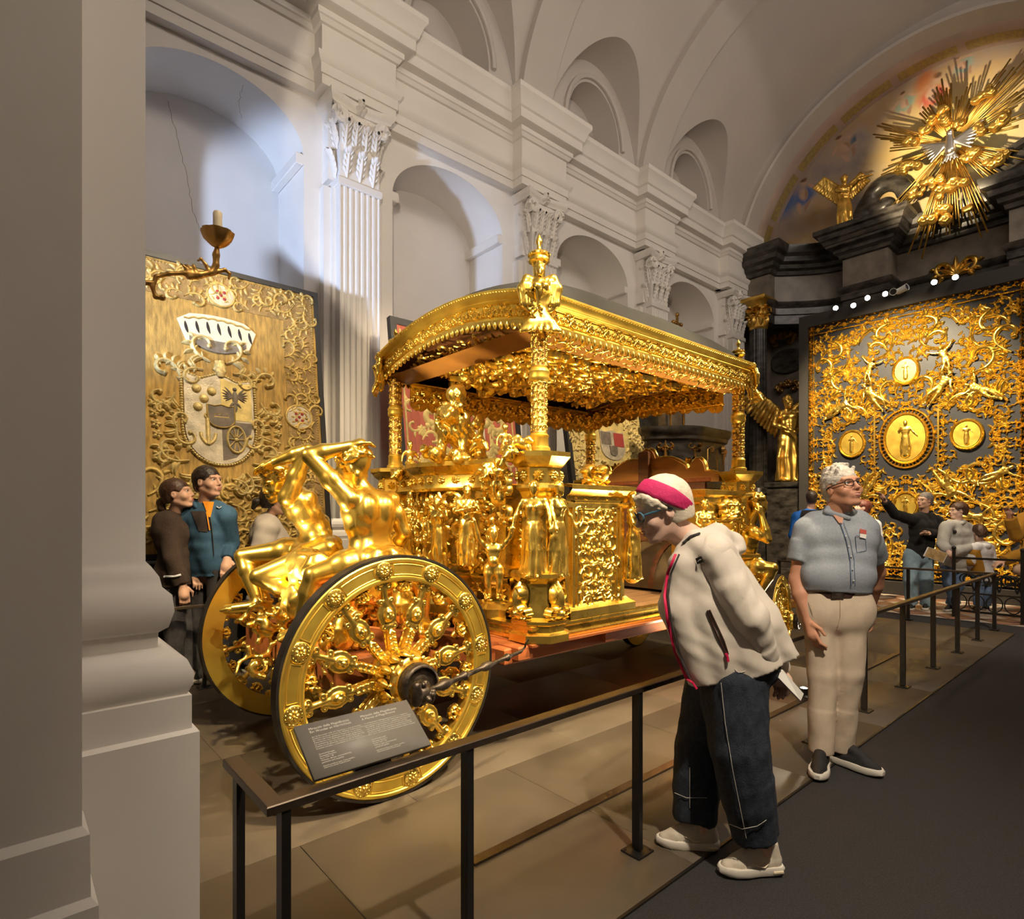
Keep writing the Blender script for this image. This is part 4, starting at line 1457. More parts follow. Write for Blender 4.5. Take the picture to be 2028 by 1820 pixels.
# near side, front box
framed_panel((4.86, 2.668, 1.15), (1, 0, 0), (0, -1, 0), .46, .62, .11, 31)
b = MB()
b.box((4.52, 4.28, .80), (5.34, 4.58, 1.60), .008); b.build('front_side_box', G, coach); b = MB(); b.box((4.52, 2.68, .80), (5.34, 3.0, 1.60), .008)
b.sweep([(0, 1.58), (.03, 1.60), (.03, 1.64), (.06, 1.66), (.07, 1.70), (0, 1.71), (-.3, 1.71)], [(4.50, 3.0), (4.50, 2.68), (5.36, 2.68), (5.36, 3.0)])
b.build('front_side_box', G, coach)
o = Orn(); o.scroll(0, 0, .1, .26, 1, w=.02, h=.06); o.scroll(0, 0, pi - .1, .26, -1, w=.02, h=.06); o.flower(0, .03, .06, 6, .06)
q = MB(); o.into(q, plane_map((4.86, 2.66, 1.50), (1, 0, 0), (0, 0, 1), (0, -1, 0))); q.build('front_box_scroll', G, coach, 60)

# interior: leather chest seat with straps, back panelling, scalloped back board
def barrel(mb, x0, x1, y0, y1, z0, h, t0=0.0):
    t = np.linspace(0, pi / 2, 14)
    pts = np.column_stack([np.zeros(14), y1 - (y1 - y0) * np.sin(t), z0 + h * np.cos(t)])
    A = pts.copy(); A[:, 0] = x0; B = pts.copy(); B[:, 0] = x1
    C = np.array([(x0, y1, z0), (x1, y1, z0)])
    n = 14; j = np.arange(n - 1)
    mb.add(np.concatenate([A, B, C]), np.stack([j + n, j, j + 1, j + 1 + n], -1), [(28, *range(n - 1, -1, -1))], [(29, *range(n, 2 * n))])
b = MB()
t = np.linspace(0, pi / 2, 12)
prof = np.column_stack([4.98 - .42 * np.sin(t), .80 + .42 * np.cos(t)])
V = np.concatenate([np.column_stack([prof[:, 0], np.full(12, 3.02), prof[:, 1]]), np.column_stack([prof[:, 0], np.full(12, 4.26), prof[:, 1]])])
j = np.arange(11); b.add(V, np.stack([j, j + 1, j + 13, j + 12], -1))
b.build('leather_seat', 'leather', coach, 60)
for y in (3.25, 3.64, 4.02):
    b = MB(); V = np.concatenate([np.column_stack([prof[:, 0] - .008, np.full(12, y - .03), prof[:, 1] + .006]), np.column_stack([prof[:, 0] - .008, np.full(12, y + .03), prof[:, 1] + .006])])
    b.add(V, np.stack([j, j + 1, j + 13, j + 12], -1)); b.build('seat_strap', 'wood_brown', coach, 60)
for i in range(5):
    q = MB(); q.box((4.99, 2.95, .80 + i * .205), (5.03, 4.32, .80 + i * .205 + .20), .004); q.build('back_plank', 'wood_brown', coach)
q = MB(); q.box((4.95, 3.02, .78), (5.0, 4.26, .83), .004); q.build('seat_rail', 'wood_brown', coach)
# scalloped top (outline in y, z)
half = [(0, 1.80), (0, 2.14), (.03, 2.155), (.06, 2.14), (.085, 2.10), (.10, 2.06), (.14, 2.055), (.20, 2.06), (.27, 2.05), (.33, 2.03), (.39, 2.00), (.43, 1.975), (.455, 1.955), (.455, 1.93), (.485, 1.92), (.50, 1.94), (.515, 1.99), (.55, 2.02), (.60, 2.02), (.635, 1.985), (.65, 1.94), (.66, 1.90), (.72, 1.89), (.80, 1.86), (.80, 1.80)]
full = [(3.62 + y, z) for y, z in half] + [(3.62 - y, z) for y, z in half[::-1][:-1]]
q = MB(); q.plate(full, 0, .05, lambda P: np.column_stack([5.06 - P[:, 2], P[:, 0], P[:, 1]]))
q.build('scalloped_board', 'wood_orange', coach)
q = MB()
top = np.array([(y, z) for y, z in half[1:-1]])
for s_ in (1, -1):
    q.tube(np.column_stack([np.full(len(top), 5.045), 3.62 + s_ * top[:, 0], top[:, 1] + .004]), .022, 6)
q.build('gilt_edging', G, coach, 60)
q = MB(); q.box((4.945, 3.56, 1.0), (4.985, 3.68, 2.13), .01); q.build('centre_post', 'wood_brown', coach)
b = MB(); b.box((4.98, 2.90, 1.80), (5.08, 4.36, 1.84), .004); b.build('back_rail', 'wood_red', coach)
for s_ in (1, -1):
    o = Orn(); o.scroll(0, 0, pi / 2 + s_ * .8, .20, s_, w=.02, h=.04); o.scroll(s_ * .1, -.05, pi / 2, .16, s_, w=.016, h=.04); o.flower(0, .04, .05)
    q = MB(); o.into(q, plane_map((5.10, 3.62 - s_ * .42, 1.97), (0, 1, 0), (0, 0, 1), (1, 0, 0))); q.build('back_crest', G, coach, 60)

# ---- rear facade (faces the entrance): architecture
b = MB()
b.box((2.56, 2.95, .80), (2.80, 4.36, 1.70), .008)
ypts = np.linspace(4.42, 2.92, 31)
bulge = np.array([(2.56 - .16 * max(0, 1 - ((y - 3.66) / .40) ** 2) - (.06 if abs(y - 3.66) < .62 else 0), y) for y in ypts])
for pf in ([(0, 1.66), (.02, 1.68), (.01, 1.70), (.01, 1.775), (.03, 1.785), (.055, 1.82), (.07, 1.835), (.07, 1.865), (0, 1.875), (-.25, 1.88)],
           [(-.05, .80), (.06, .80), (.06, .86), (.035, .885), (.02, .90), (0, .91)], [(-.03, 1.02), (.03, 1.025), (.045, 1.05), (.045, 1.07), (-.05, 1.08)]):
    b.sweep(pf, bulge)
facade = b.build('rear_facade', G, coach)
# rosettes and triglyph blocks in the frieze
o = Orn()
for i, y in enumerate(np.linspace(3.05, 4.3, 13)):
    o.flower(y, 1.738, .030, 7, .02)
q = MB(); fx = lambda y: np.interp(y, bulge[::-1, 1], bulge[::-1, 0])
o.into(q, lambda P: np.column_stack([fx(P[:, 0]) - .012 - P[:, 2], P[:, 0], P[:, 1]])); q.build('frieze_rosettes', G, facade, 60)
for (yc, zc, w, h, cell, sd) in ((3.06, 1.36, .20, .50, .10, 3), (4.26, 1.36, .20, .50, .10, 4), (3.66, .96, .9, .10, .09, 5), (3.06, .96, .22, .10, .09, 7), (4.2, .96, .3, .10, .09, 8), (3.66, 1.38, .8, .5, .13, 6)):
    o = fill_orn(w, h, cell, sd)
    q = MB(); o.into(q, lambda P: np.column_stack([fx(P[:, 0] + yc) - .01 - P[:, 2] * 1.3, P[:, 0] + yc, P[:, 1] + zc])); q.build('facade_carving', G, facade, 60)
# pilaster strips
for y in (2.98, 3.20, 4.12, 4.34):
    q = MB(); q.box((2.52, y - .035, 1.08), (2.58, y + .035, 1.66), .008); q.box((2.50, y - .045, 1.60), (2.58, y + .045, 1.66), .006); q.box((2.50, y - .045, 1.08), (2.58, y + .045, 1.14), .006)
    q.build('facade_pilaster', G, facade)

# ---- corner pedestals and columns made to look pierced
PX = (2.62, 5.20); PY = (2.73, 4.55)
pm_ = MB()
A8 = dict(n=8, a0=pi / 8, a1=2 * pi + pi / 8)
pm_.lathe([(0, .70), (.205, .70), (.205, .745), (.175, .76), (.175, .80), (.19, .81), (.19, .83), (.15, .85), (.135, 1.06), (.17, 1.085), (.195, 1.10), (.195, 1.125), (.14, 1.14), (.125, 1.18), (.115, 1.60), (.135, 1.64), (.16, 1.66), (.155, 1.68), (.145, 1.69), (.145, 1.79), (.17, 1.805), (.20, 1.84), (.215, 1.855), (.215, 1.885), (.10, 1.895), (0, 1.90)], 8, a0=pi / 8, a1=2 * pi + pi / 8)
ped_mesh = pm_.mesh('corner_pedestal', 20)
# consoles, garlands on the pedestal
po = MB()
for q8 in range(8):
    a = q8 * pi / 4; d = np.array((cos(a), sin(a), 0)); t = np.array((-sin(a), cos(a), 0))
    o = Orn()
    if q8 % 2 == 0:
        for z, rr_ in ((.98, .055), (.885, .04)):
            P_, _ = curl(0, z + rr_, 0, rr_ * 5.2, -8.5, 20, 1.0); P_[:, 0] -= 0
            o.strip(P_, .018, .065)
        o.leaf(0, 1.08, -pi / 2, .24, .042, 0, .085); o.leaf(0, .92, -pi / 2, .09, .04, 0, .08)
        for s_ in (1, -1):
            o.leaf(s_ * .02, 1.06, -pi / 2 + s_ * .35, .14, .02, -s_ * .8, .06); o.scroll(s_ * .02, .87, -pi / 2 + s_ * 1.2, .12, s_, w=.012, h=.05)
        o.into(po, plane_map(d * .145, t, (0, 0, 1), d))
    else:
        for q in range(7):
            o.bead((-1) ** q * .008, 1.55 - q * .055, .020, .022, 6); o.leaf(0, 1.53 - q * .055, -pi / 2 + (-1) ** q * .9, .05, .012, 0, .018)
        o.into(po, plane_map(d * .112, t, (0, 0, 1), d))
    o = Orn(); o.flower(0, 1.74, .036, 8, .024); o.into(po, plane_map(d * .135, t, (0, 0, 1), d))
ped_orn = po.mesh('pedestal_carving', 60)
cr = .054
rm = MB()
_pf = [(0, 0, 0), (.075, 0, 0), (.075, .02, 0), (.062, .03, 0), (.060, .09, 0), (.066, .10, 0), (.060, .105, 0), (.052, .115, 1), (cr * .86, .44, 0), (.064, .455, 0), (.068, .475, 0), (.064, .495, 0), (.070, .51, 0), (.064, .525, 0), (.050, .54, 1), (cr * .86, .80, 0), (.060, .815, 0), (.064, .84, 0), (.070, .86, 0), (.0, .865, 0)]
rm.lathe([q[:2] for q in _pf], 20); rm.mi = [np.repeat([q[2] for q in _pf[:-1]], 20)]  # dark shaft colour stands in for the shaded hollow behind the tracery
rings_mesh = rm.mesh('column', 40)
o = Orn(); Cc = 2 * pi * cr
rc = random.Random(2)
for (z0, z1) in ((.115, .445), (.54, .805)):
    nz = round((z1 - z0) / .055)
    for j in range(nz):
        for i in range(5):
            x = (i + .5 * (j % 2)) * Cc / 5; z = z0 + (j + .5) * (z1 - z0) / nz
            sd = 1 if (i + j) % 2 else -1
            o.scroll(x - .012, z - .02, pi / 2 + sd * .5, .085, -sd, w=.0080, leaves=2, h=.008, turn=5.0)
            o.leaf(x + .012, z, pi / 2 - sd * .7, .036, .008, sd, .006); o.leaf(x - .010, z + .01, -pi / 2 - sd * .7, .036, .008, sd, .006)
    for (za) in (z0, z1):
        pp = np.column_stack([np.linspace(0, Cc, 24), np.full(24, za)]); o.strip(pp, .006, .008)
q = MB(); o.into(q, lambda P: np.column_stack([(cr * .90 + P[:, 2]) * np.cos(P[:, 0] / cr), (cr * .90 + P[:, 2]) * np.sin(P[:, 0] / cr), P[:, 1]]))
lace_mesh = q.mesh('column_tracery', 60)
# finial urn
fm = MB()
fm.lathe([(0, 0), (.05, 0), (.035, .02), (.026, .06), (.034, .075), (.028, .085), (.045, .10), (.05, .14), (.052, .22), (.062, .25), (.088, .265), (.090, .285), (.078, .30), (.092, .31), (.094, .325), (.078, .34), (.03, .355), (.018, .37), (.016, .40), (.026, .42), (.030, .435), (.022, .455), (.012, .48), (.0, .50)], 24)
o = Orn()
for i in range(14):
    o.bead(i * 2 * pi * .085 / 14, .318, .014, .014, 6)
o.into(fm, lambda P: np.column_stack([(.082 + P[:, 2]) * np.cos(P[:, 0] / .085), (.082 + P[:, 2]) * np.sin(P[:, 0] / .085), P[:, 1]]))
fin_mesh = fm.mesh('finial', 45)


def bust_mesh():
    """winged female term at the canopy corner, facing -x in its own frame; base z = 0"""
    c = Clay()
    c.chain([(0, 0, -.10), (0, 0, 0), (-.01, 0, .08), (-.015, 0, .13)], [.03, .045, .05, .04], .03)
    for s_ in (1, -1):
        c.ell((-.055, s_ * .024, .105), .024, k=.012)
        c.chain([(0, s_ * .03, .15), (0, s_ * .075, .165), (.0, s_ * .105, .11), (-.01, s_ * .095, .02), (-.01, s_ * .06, -.02)], [.026, .026, .026, .020, .014], .015)
        for q in range(3):
            c.cap((-.02, s_ * (.06 + .016 * q), .13), (-.03, s_ * (.045 + .016 * q), .01), .010, .007, .006)
    W = head(c, np.array((-.015, 0, .215)), head_axes(180, 0), .36)
    curly(c, W, .36, 4, 26)
    for q in range(9):
        a = (q - 4) * .33
        c.chain([(-.02, .0, -.02), (-.045, sin(a) * .07, -.10), (-.055 - .01 * cos(a), sin(a) * .115, -.15)], [.025, .020, .012], .012)
    V, F = c.skin(.0065); return raw_mesh('corner_bust', V, [F], 180)


bust = bust_mesh()
for ix, px in enumerate(PX):
    for iy, py in enumerate(PY):
        T = Matrix.Translation((px, py, 0))
        p = link('corner_pedestal', ped_mesh, G, coach, T)
        link('pedestal_carving', ped_orn, G, p, T)
        T2 = Matrix.Translation((px, py, 1.90)) @ Matrix.Rotation(ix * 1.1 + iy * .7, 4, 'Z')
        k = link('column', rings_mesh, ('gold_leaf', 'gold_dark'), coach, T2)
        link('column_tracery', lace_mesh, G, k, T2)
        near = ix == 0 and iy == 0
        a = math.atan2(py - CY, px - 3.91)
        link('finial', fin_mesh, G, coach, Matrix.Translation((px - .0, py, 2.915 if near else 2.80)) @ Matrix.Scale(.78 if near else .66, 4))
        ang = a - pi if not near else RAD(230 - 180)
        off = .075 if near else .13
        link('corner_bust', bust, G, coach, Matrix.Translation((px + off * cos(ang + pi), py + off * sin(ang + pi), 2.80 if near else 2.68)) @ Matrix.Rotation(ang, 4, 'Z') @ Matrix.Scale(1.1 if near else .9, 4))

# ---- canopy
KX0, KX1, KY0, KY1 = 2.53, 5.29, 2.65, 4.63
def zarch(y):
    s_ = (np.asarray(y, float) - CY) / .99
    return .165 * (1 - s_ ** 2)
ZB = 2.685
PROF = [(-.03, .0), (.0, .0), (.006, .02), (.0, .035), (.0, .115), (.012, .125), (.022, .135), (.018, .145), (.03, .155), (.045, .175), (.05, .19), (.05, .205), (.02, .215), (-.03, .22)]
yy = np.linspace(KY1, KY0, 41)
b = MB()
b.sweep(PROF, [(KX0, y, ZB + zarch(y)) for y in yy])
b.sweep(PROF, [(KX1, y, ZB + zarch(y)) for y in yy[::-1]])
b.sweep(PROF, [(KX0, KY0, ZB), (KX1, KY0, ZB)])
b.sweep(PROF, [(KX1, KY1, ZB), (KX0, KY1, ZB)])
canopy = b.build('canopy', 'gold_leaf', coach, 40)


def band_maps():
    """(length, map) for the four outer faces: x along, y above ZB, height outwards"""
    n = lambda P: P
    yield KX1 - KX0, lambda P: np.column_stack([KX0 + P[:, 0], KY0 - P[:, 2], ZB + P[:, 1]])
    yield KY1 - KY0, lambda P: np.column_stack([KX0 - P[:, 2], KY1 - P[:, 0], ZB + zarch(KY1 - P[:, 0]) + P[:, 1]])
    yield KX1 - KX0, lambda P: np.column_stack([KX1 - P[:, 0], KY1 + P[:, 2], ZB + P[:, 1]])
    yield KY1 - KY0, lambda P: np.column_stack([KX1 + P[:, 2], KY0 + P[:, 0], ZB + zarch(KY0 + P[:, 0]) + P[:, 1]])


for L, fn in band_maps():
    o = Orn()
    n = round(L / .085)
    for i in range(n):
        x = (i + .5) * L / n
        o.scroll(x - .024, .040, pi / 2 + .5 * (-1) ** i, .135, (-1) ** i, w=.0078, leaves=3, h=.013); o.scroll(x + .03, .042, pi / 2 + .9, .09, -1, w=.0066, leaves=2, h=.012)
        o.scroll(x + .024, .112, -pi / 2 + .5 * (-1) ** i, .12, (-1) ** i, w=.0072, leaves=3, h=.012)
        o.flower(x, .076, .018, 5, .012)
    m = round(L / .03)
    for i in range(m):
        o.bead((i + .5) * L / m, .186, .0125, .060, 6)
    for yy_ in (.036, .118): o.strip(np.column_stack([np.linspace(0, L, 60), np.full(60, yy_)]), .004, .010)
    q = MB(); o.into(q, fn); q.build('frieze_tracery', G, canopy, 60)
    # lambrequin fringe: each tongue its own piece of one carved edge
    q = MB(); m = round(L / .062)
    for i in range(m):
        x0_ = i * L / m; w_ = L / m
        t = np.linspace(0, pi, 7)
        poly = np.column_stack([x0_ + w_ / 2 - w_ / 2 * np.cos(t), -.035 * np.sin(t) - .005 - .012 * np.sin(t) ** 6])
        poly = np.concatenate([[(x0_ + w_, .01), (x0_, .01)], poly])
        q.plate(poly[::-1], .004, .016, fn)
        o = Orn(); o.leaf(x0_ + w_ / 2, .0, -pi / 2, .05, .010, 0, .012)
        for V in o.V: V[:, 2] += .014
        o.into(q, fn)
    q.build('fringe', G, canopy, 50)
# inner valance with deep carved lambrequins, hanging inside the frame
IX0, IX1, IY0, IY1 = 2.70, 5.12, 2.83, 4.45


def inner_maps():
    ZI = 2.54
    yield IX1 - IX0, lambda P: np.column_stack([IX0 + P[:, 0], IY0 - P[:, 2], ZI + P[:, 1]])
    yield IX1 - IX0, lambda P: np.column_stack([IX0 + P[:, 0], IY1 - .02 - P[:, 2], ZI + P[:, 1]])
    yield IY1 - IY0, lambda P: np.column_stack([IX0 - P[:, 2], IY1 - P[:, 0], ZI + .6 * zarch(IY1 - P[:, 0]) + P[:, 1]])
    yield IY1 - IY0, lambda P: np.column_stack([IX1 - .02 - P[:, 2], IY1 - P[:, 0], ZI + .6 * zarch(IY1 - P[:, 0]) + P[:, 1]])


for kq, (L, fn) in enumerate(inner_maps()):
    if kq in (0, 2): continue
    q = MB(); m = round(L / .17)
    for i in range(m):
        w_ = L / m; x0_ = i * w_
        t = np.linspace(0, pi, 11)
        poly = np.column_stack([x0_ + w_ / 2 - w_ / 2 * np.cos(t), -.075 - .055 * np.sin(t) - .012 * np.abs(np.sin(4 * t))])
        poly = np.concatenate([[(x0_ + w_, .09), (x0_, .09)], poly])
        q.plate(poly[::-1], -.012, .0, fn)
        o = Orn()
        for s_ in (1, -1):
            o.scroll(x0_ + w_ / 2, .06, -pi / 2 + s_ * .6, .15, -s_, w=.013, h=.03, leaves=3)
            o.scroll(x0_ + w_ / 2 + s_ * w_ * .42, -.07, pi / 2, .10, s_, w=.011, h=.028, leaves=2)
        o.flower(x0_ + w_ / 2, -.02, .036, 7, .03); o.leaf(x0_ + w_ / 2, -.06, -pi / 2, .06, .018, 0, .02); o.bead(x0_ + w_, -.05, .018, .03)
        o.into(q, fn)
    pp = Orn(); pp.strip(np.column_stack([np.linspace(0, L, 40), np.full(40, .095)]), .014, .03); pp.strip(np.column_stack([np.linspace(0, L, 40), np.full(40, .06)]), .006, .012); pp.into(q, fn)
    q.build('valance', G, canopy, 60)
# ceiling: dark ground with piled-up acanthus
def zc(x, y): return ZB - .02 + .85 * zarch(y) + 0 * x
b = MB()
gx, gy = np.meshgrid(np.linspace(KX0 + .02, KX1 - .02, 9), np.linspace(KY0 + .02, KY1 - .02, 25), indexing='ij')
V = np.column_stack([gx.ravel(), gy.ravel(), zc(gx, gy).ravel() + .03]); i = np.arange(8)[:, None] * 25; j = np.arange(24)[None]
b.add(V, np.stack([i + j, i + j + 1, i + 26 + j, i + 25 + j], -1).reshape(-1, 4)); b.build('ceiling_board', 'wood_brown', canopy, 60)
for (lay, cell, dz, hh, sd) in ((0, .13, .0, 1.5, 41), (1, .15, .04, 1.8, 42), (2, .20, .08, 2.0, 43)):
    o = fill_orn(2.2 - lay * .15, 1.45 - lay * .12, cell, sd)
    q = MB(); o.into(q, lambda P: np.column_stack([3.91 + P[:, 0], CY - P[:, 1], zc(P[:, 0], CY + P[:, 1]) - dz - P[:, 2] * hh])); q.build('ceiling_carving', G, canopy, 60)
b = MB()
for (xa, ya, xb, yb) in ((KX0 + .03, KY0 + .03, IX0, IY0), (KX0 + .03, KY1 - .03, IX0, IY1)):
    pass
V = []
for (X0, X1, Y0, Y1, z) in ((KX0 + .02, KX1 - .02, KY0 + .02, KY1 - .02, ZB + .01), (IX0, IX1, IY0, IY1, ZB - .06)):
    V += [(X0, Y0, z), (X1, Y0, z), (X1, Y1, z), (X0, Y1, z)]
b.add(V, [(i, (i + 1) % 4, 4 + (i + 1) % 4, 4 + i) for i in range(4)]); b.build('canopy_soffit', 'wood_orange', canopy)
for (fx_, L) in ((lambda P: np.column_stack([3.91 + P[:, 0], (KY0 + IY0) / 2 + .02 + P[:, 1], ZB - .025 - P[:, 1] * .35 - P[:, 2]]), 2.5), (lambda P: np.column_stack([(KX0 + IX0) / 2 + .02 + P[:, 1], CY + P[:, 0], ZB - .02 - P[:, 1] * .35 + .5 * zarch(CY + P[:, 0]) - P[:, 2]]), 1.3), (lambda P: np.column_stack([3.91 + P[:, 0], (KY1 + IY1) / 2 - P[:, 1], ZB - .025 - P[:, 2]]), 2.5)):
    o = fill_orn(L, .15, .11, 45); q = MB(); o.into(q, fx_); q.build('soffit_carving', G, canopy, 60)
# roof cloth
b = MB()
nx, ny = 33, 33
gx, gy = np.meshgrid(np.linspace(-1, 1, nx), np.linspace(-1, 1, ny), indexing='ij')
zz = ZB + .20 + zarch(CY + gy * .98) + .21 * np.sqrt(np.clip((1 - gx ** 4) * (1 - gy ** 6), 0, 1)) + .012 * np.sin(gx * 9) * (1 - gy ** 2)
V = np.column_stack([(3.91 + gx * 1.36).ravel(), (3.64 + gy * .97).ravel(), zz.ravel()])
i = np.arange(nx - 1)[:, None] * ny; j = np.arange(ny - 1)[None]
b.add(V, np.stack([i + j, i + ny + j, i + ny + j + 1, i + j + 1], -1).reshape(-1, 4)); b.build('roof_cover', 'roof_cloth', canopy, 60)


# ---- sculpture on the coach
def fig_px(u, vt, vb, X):
    f_, t_ = onX(u, vb, X), onX(u, vt, X)
    return f_, (t_[2] - f_[2])


def coachfig(name, u, vt, vb, X, yaw, seed, vox=.0075, hy=0, hp=0, label=None, Hs=1.0, child=False, fem=False, draped=False, wings=None, extra=None, **kw):
    r, H = fig_px(u, vt, vb, X)
    H *= Hs
    b_ = dict(CHILD) if child else {}
    b_.update(kw)
    return statue(name, pose(H, r, yaw, **b_), G, coach, vox, seed, hyaw=yaw + hy, hpitch=hp, fem=fem, child=child, draped=draped, wings=wings, extra=extra, label=label)


CHILD = dict(hd=(.01, 0, .87), nk=(0, 0, .74), shL=(0, .12, .70), shR=(0, -.12, .70), pe=(0, 0, .42), hpL=(0, .07, .40), hpR=(0, -.07, .40), knL=(.03, .08, .21), knR=(.03, -.08, .21),
             elL=(.0, .2, .60), elR=(0, -.2, .60), wrL=(.05, .24, .48), wrR=(.05, -.24, .48))
UP = dict(elL=(.05, .20, .80), wrL=(.08, .24, 1.0), elR=(.05, -.20, .80), wrR=(.08, -.24, 1.0))
coachfig('putto_figure', 978, 1038, 1185, 2.34, 225, 3, child=True, label='naked gilded putto with raised arms holding up a cartouche', hy=10, **dict(UP, elL=(.05, .22, .82), wrL=(.05, .28, 1.02)))
coachfig('robed_figure', 868, 985, 1128, 2.30, 215, 4, fem=True, draped=True, label='gilded robed woman with lifted arm at the middle of the facade', elL=(.08, .16, .70), wrL=(.16, .10, .80), elR=(-.02, -.17, .68), wrR=(.10, -.10, .56))
coachfig('robed_figure', 926, 962, 1122, 2.36, 235, 5, fem=True, draped=True, label='gilded robed woman carrying a bundle beside the putto', elR=(.12, -.14, .68), wrR=(.15, .02, .72), elL=(.10, .16, .68), wrL=(.17, .03, .66))
coachfig('robed_figure', 812, 985, 1110, 2.38, 220, 6, draped=True, label='gilded bearded man in drapery left of the robed women', elL=(.1, .18, .9), wrL=(.2, .2, 1.02), elR=(.1, -.17, .7), wrR=(.2, -.1, .6))
coachfig('robed_figure', 840, 935, 1035, 2.46, 250, 12, draped=True, fem=True, label='small gilded figure high in the facade left of the shield', elL=(.1, .18, .9), wrL=(.2, .2, 1.02))
coachfig('putto_figure', 985, 905, 990, 2.42, 230, 7, child=True, label='gilded putto clinging below the cornice', elL=(.12, .18, .62), wrL=(.2, .1, .6), elR=(.12, -.18, .62), wrR=(.2, -.1, .6))
coachfig('putto_figure', 812, 872, 948, 2.40, 260, 9, child=True, label='gilded putto sprawling on the far left of the cornice', knL=(.18, .08, .32), anL=(.2, .1, .12), knR=(.2, -.08, .3), anR=(.25, -.1, .1), toL=(.28, .1, .1), toR=(.32, -.1, .08))
coachfig('putto_figure', 1000, 845, 915, 2.55, 250, 10, child=True, label='gilded putto reclining on the cornice beside the near column', knL=(.2, .1, .35), anL=(.25, .14, .12), knR=(.2, -.1, .25), anR=(.3, -.14, .1), toL=(.33, .14, .1), toR=(.38, -.14, .08), Hs=1.1)
coachfig('putto_figure', 925, 822, 905, 2.60, 255, 11, child=True, label='gilded putto riding the lion on the crest', knL=(.15, .12, .3), anL=(.12, .16, .1), knR=(.15, -.12, .3), anR=(.12, -.16, .1), Hs=1.0)
# corner caryatids on the near pedestal
for yaw, lab, sd in ((212, 'gilded caryatid on the entrance side of the near corner pedestal', 13), (285, 'gilded caryatid on the visitors side of the near corner pedestal', 14)):
    d = np.array((cos(RAD(yaw)), sin(RAD(yaw)), 0))
    r = np.array((PX[0], PY[0], 1.10)) + d * .135
    sl = 1 if sd == 13 else -1
    statue('caryatid_figure', pose(.60, r, yaw, elL=(.03, .17, .70), wrL=(.10, .20, .55), elR=(.03, -.17, .70), wrR=(.10, -.20, .55), **({'elR': (.05, -.16, .98), 'wrR': (.02, -.02, 1.0)} if False else {})), G, coach, .0075, sd, hyaw=yaw + 10, fem=True, draped=True, label=lab)
# herm figures at the box ends
statue('herm_figure', pose(.62, (3.47, 2.63, 1.02), 290, elL=(.05, .15, .66), wrL=(.12, .05, .60), elR=(.05, -.15, .66), wrR=(.12, -.05, .56)), G, coach, .008, 15, hyaw=280, fem=True, draped=True, label='gilded herm figure at the end of the near side box')
statue('herm_figure', pose(.60, (4.46, 2.64, 1.02), 240, elL=(.05, .15, .66), wrL=(.12, .05, .60), elR=(.05, -.15, .66), wrR=(.12, -.05, .56)), G, coach, .009, 16, hyaw=240, fem=True, draped=True, label='gilded herm figure beside the head of the woman with the pink headband')
# crest: lion and shells
def lion():
    c = Clay()
    p = onX(905, 916, 2.50); s = .38
    f = nrm((-.75, -.55, 0)); l = np.array((-f[1], f[0], 0)); u = np.array((0, 0, 1.0))
    W = lambda x, y, z: p + s * (x * f + y * l + z * u)
    c.chain([W(-.9, 0, .35), W(-.4, 0, .5), W(.15, 0, .6)], [.22 * s, .24 * s, .26 * s], .05)
    c.ell(W(-.8, .15, .3), (.2 * s), k=.04); c.ell(W(-.8, -.15, .3), (.2 * s), k=.04)
    for q in (1, -1):
        c.chain([W(.25, q * .18, .45), W(.35, q * .2, .15), W(.5, q * .2, .02)], [.11 * s, .08 * s, .08 * s], .02)
        c.chain([W(-.75, q * .25, .2), W(-.5, q * .28, .05), W(-.3, q * .28, .03)], [.12 * s, .08 * s, .08 * s], .02)
    c.ell(W(.42, 0, .86), (.18 * s), k=.03); c.ell(W(.58, 0, .80), (.10 * s), k=.03); c.ell(W(.64, 0, .76), (.05 * s), k=.02)
    R_ = random.Random(4)
    for i in range(60):
        a, z = R_.uniform(0, 6.28), R_.uniform(-1, .9); q = math.sqrt(1 - z * z)
        x, y = q * cos(a), q * sin(a)
        if x > .55: continue
        c.cap(W(.30 + .24 * x, .26 * y, .78 + .3 * z), W(.26 + .3 * x, .3 * y, .66 + .34 * z), .07 * s, .035 * s, .015)
    c.chain([W(-1.0, 0, .4), W(-1.25, .1, .6), W(-1.2, .15, .95), W(-.95, .15, 1.0), W(-.9, .1, .85)], [.06 * s, .06 * s, .07 * s, .07 * s, .1 * s], .02)
    for i in range(26):
        q = W(R_.uniform(-1.2, .6), R_.uniform(-.3, .4), R_.uniform(-.02, .12)); c.ell(q, R_.uniform(.07, .13) * s, k=.02)
    # helmet-like shell above
    c.ell(W(.05, 0, 1.30), np.array((.20, .16, .17)) * s, k=.03)
    for i in range(6):
        c.cap(W(.22 - .06 * i, .10, 1.20 + .05 * i), W(.15 - .08 * i, -.1, 1.34 + .02 * i), .04 * s, .03 * s, .01)
    c.cap(W(.1, 0, .95), W(.05, 0, 1.25), .12 * s, .14 * s, .03)
    c.disp = folds(.004, 75, 6)
    o = clay_obj(c, .0075, 'lion_figure', G, coach); o['label'] = 'gilded lion crouching on the crest of the facade'
lion()
# eagles and shells: heaps of carving along the cornice
c = Clay()
for i, (u, v, X_) in enumerate(((845, 900, 2.42), (1010, 905, 2.4), (965, 935, 2.40), (790, 945, 2.42), (1035, 880, 2.5), (955, 880, 2.5))):
    p = onX(u, v, X_); R_ = random.Random(50 + i)
    for q in range(7):
        d = nrm((R_.uniform(-1, .2), R_.uniform(-1, 1), R_.uniform(-.6, 1)))
        c.chain([p, p + d * .05 + np.array((0, 0, .01)), p + d * .085 - np.array((0, 0, .02))], [.026, .022, .012], .01)
    c.ell(p, .034, k=.01)
clay_obj(c, .0075, 'cornice_foliage', G, coach)
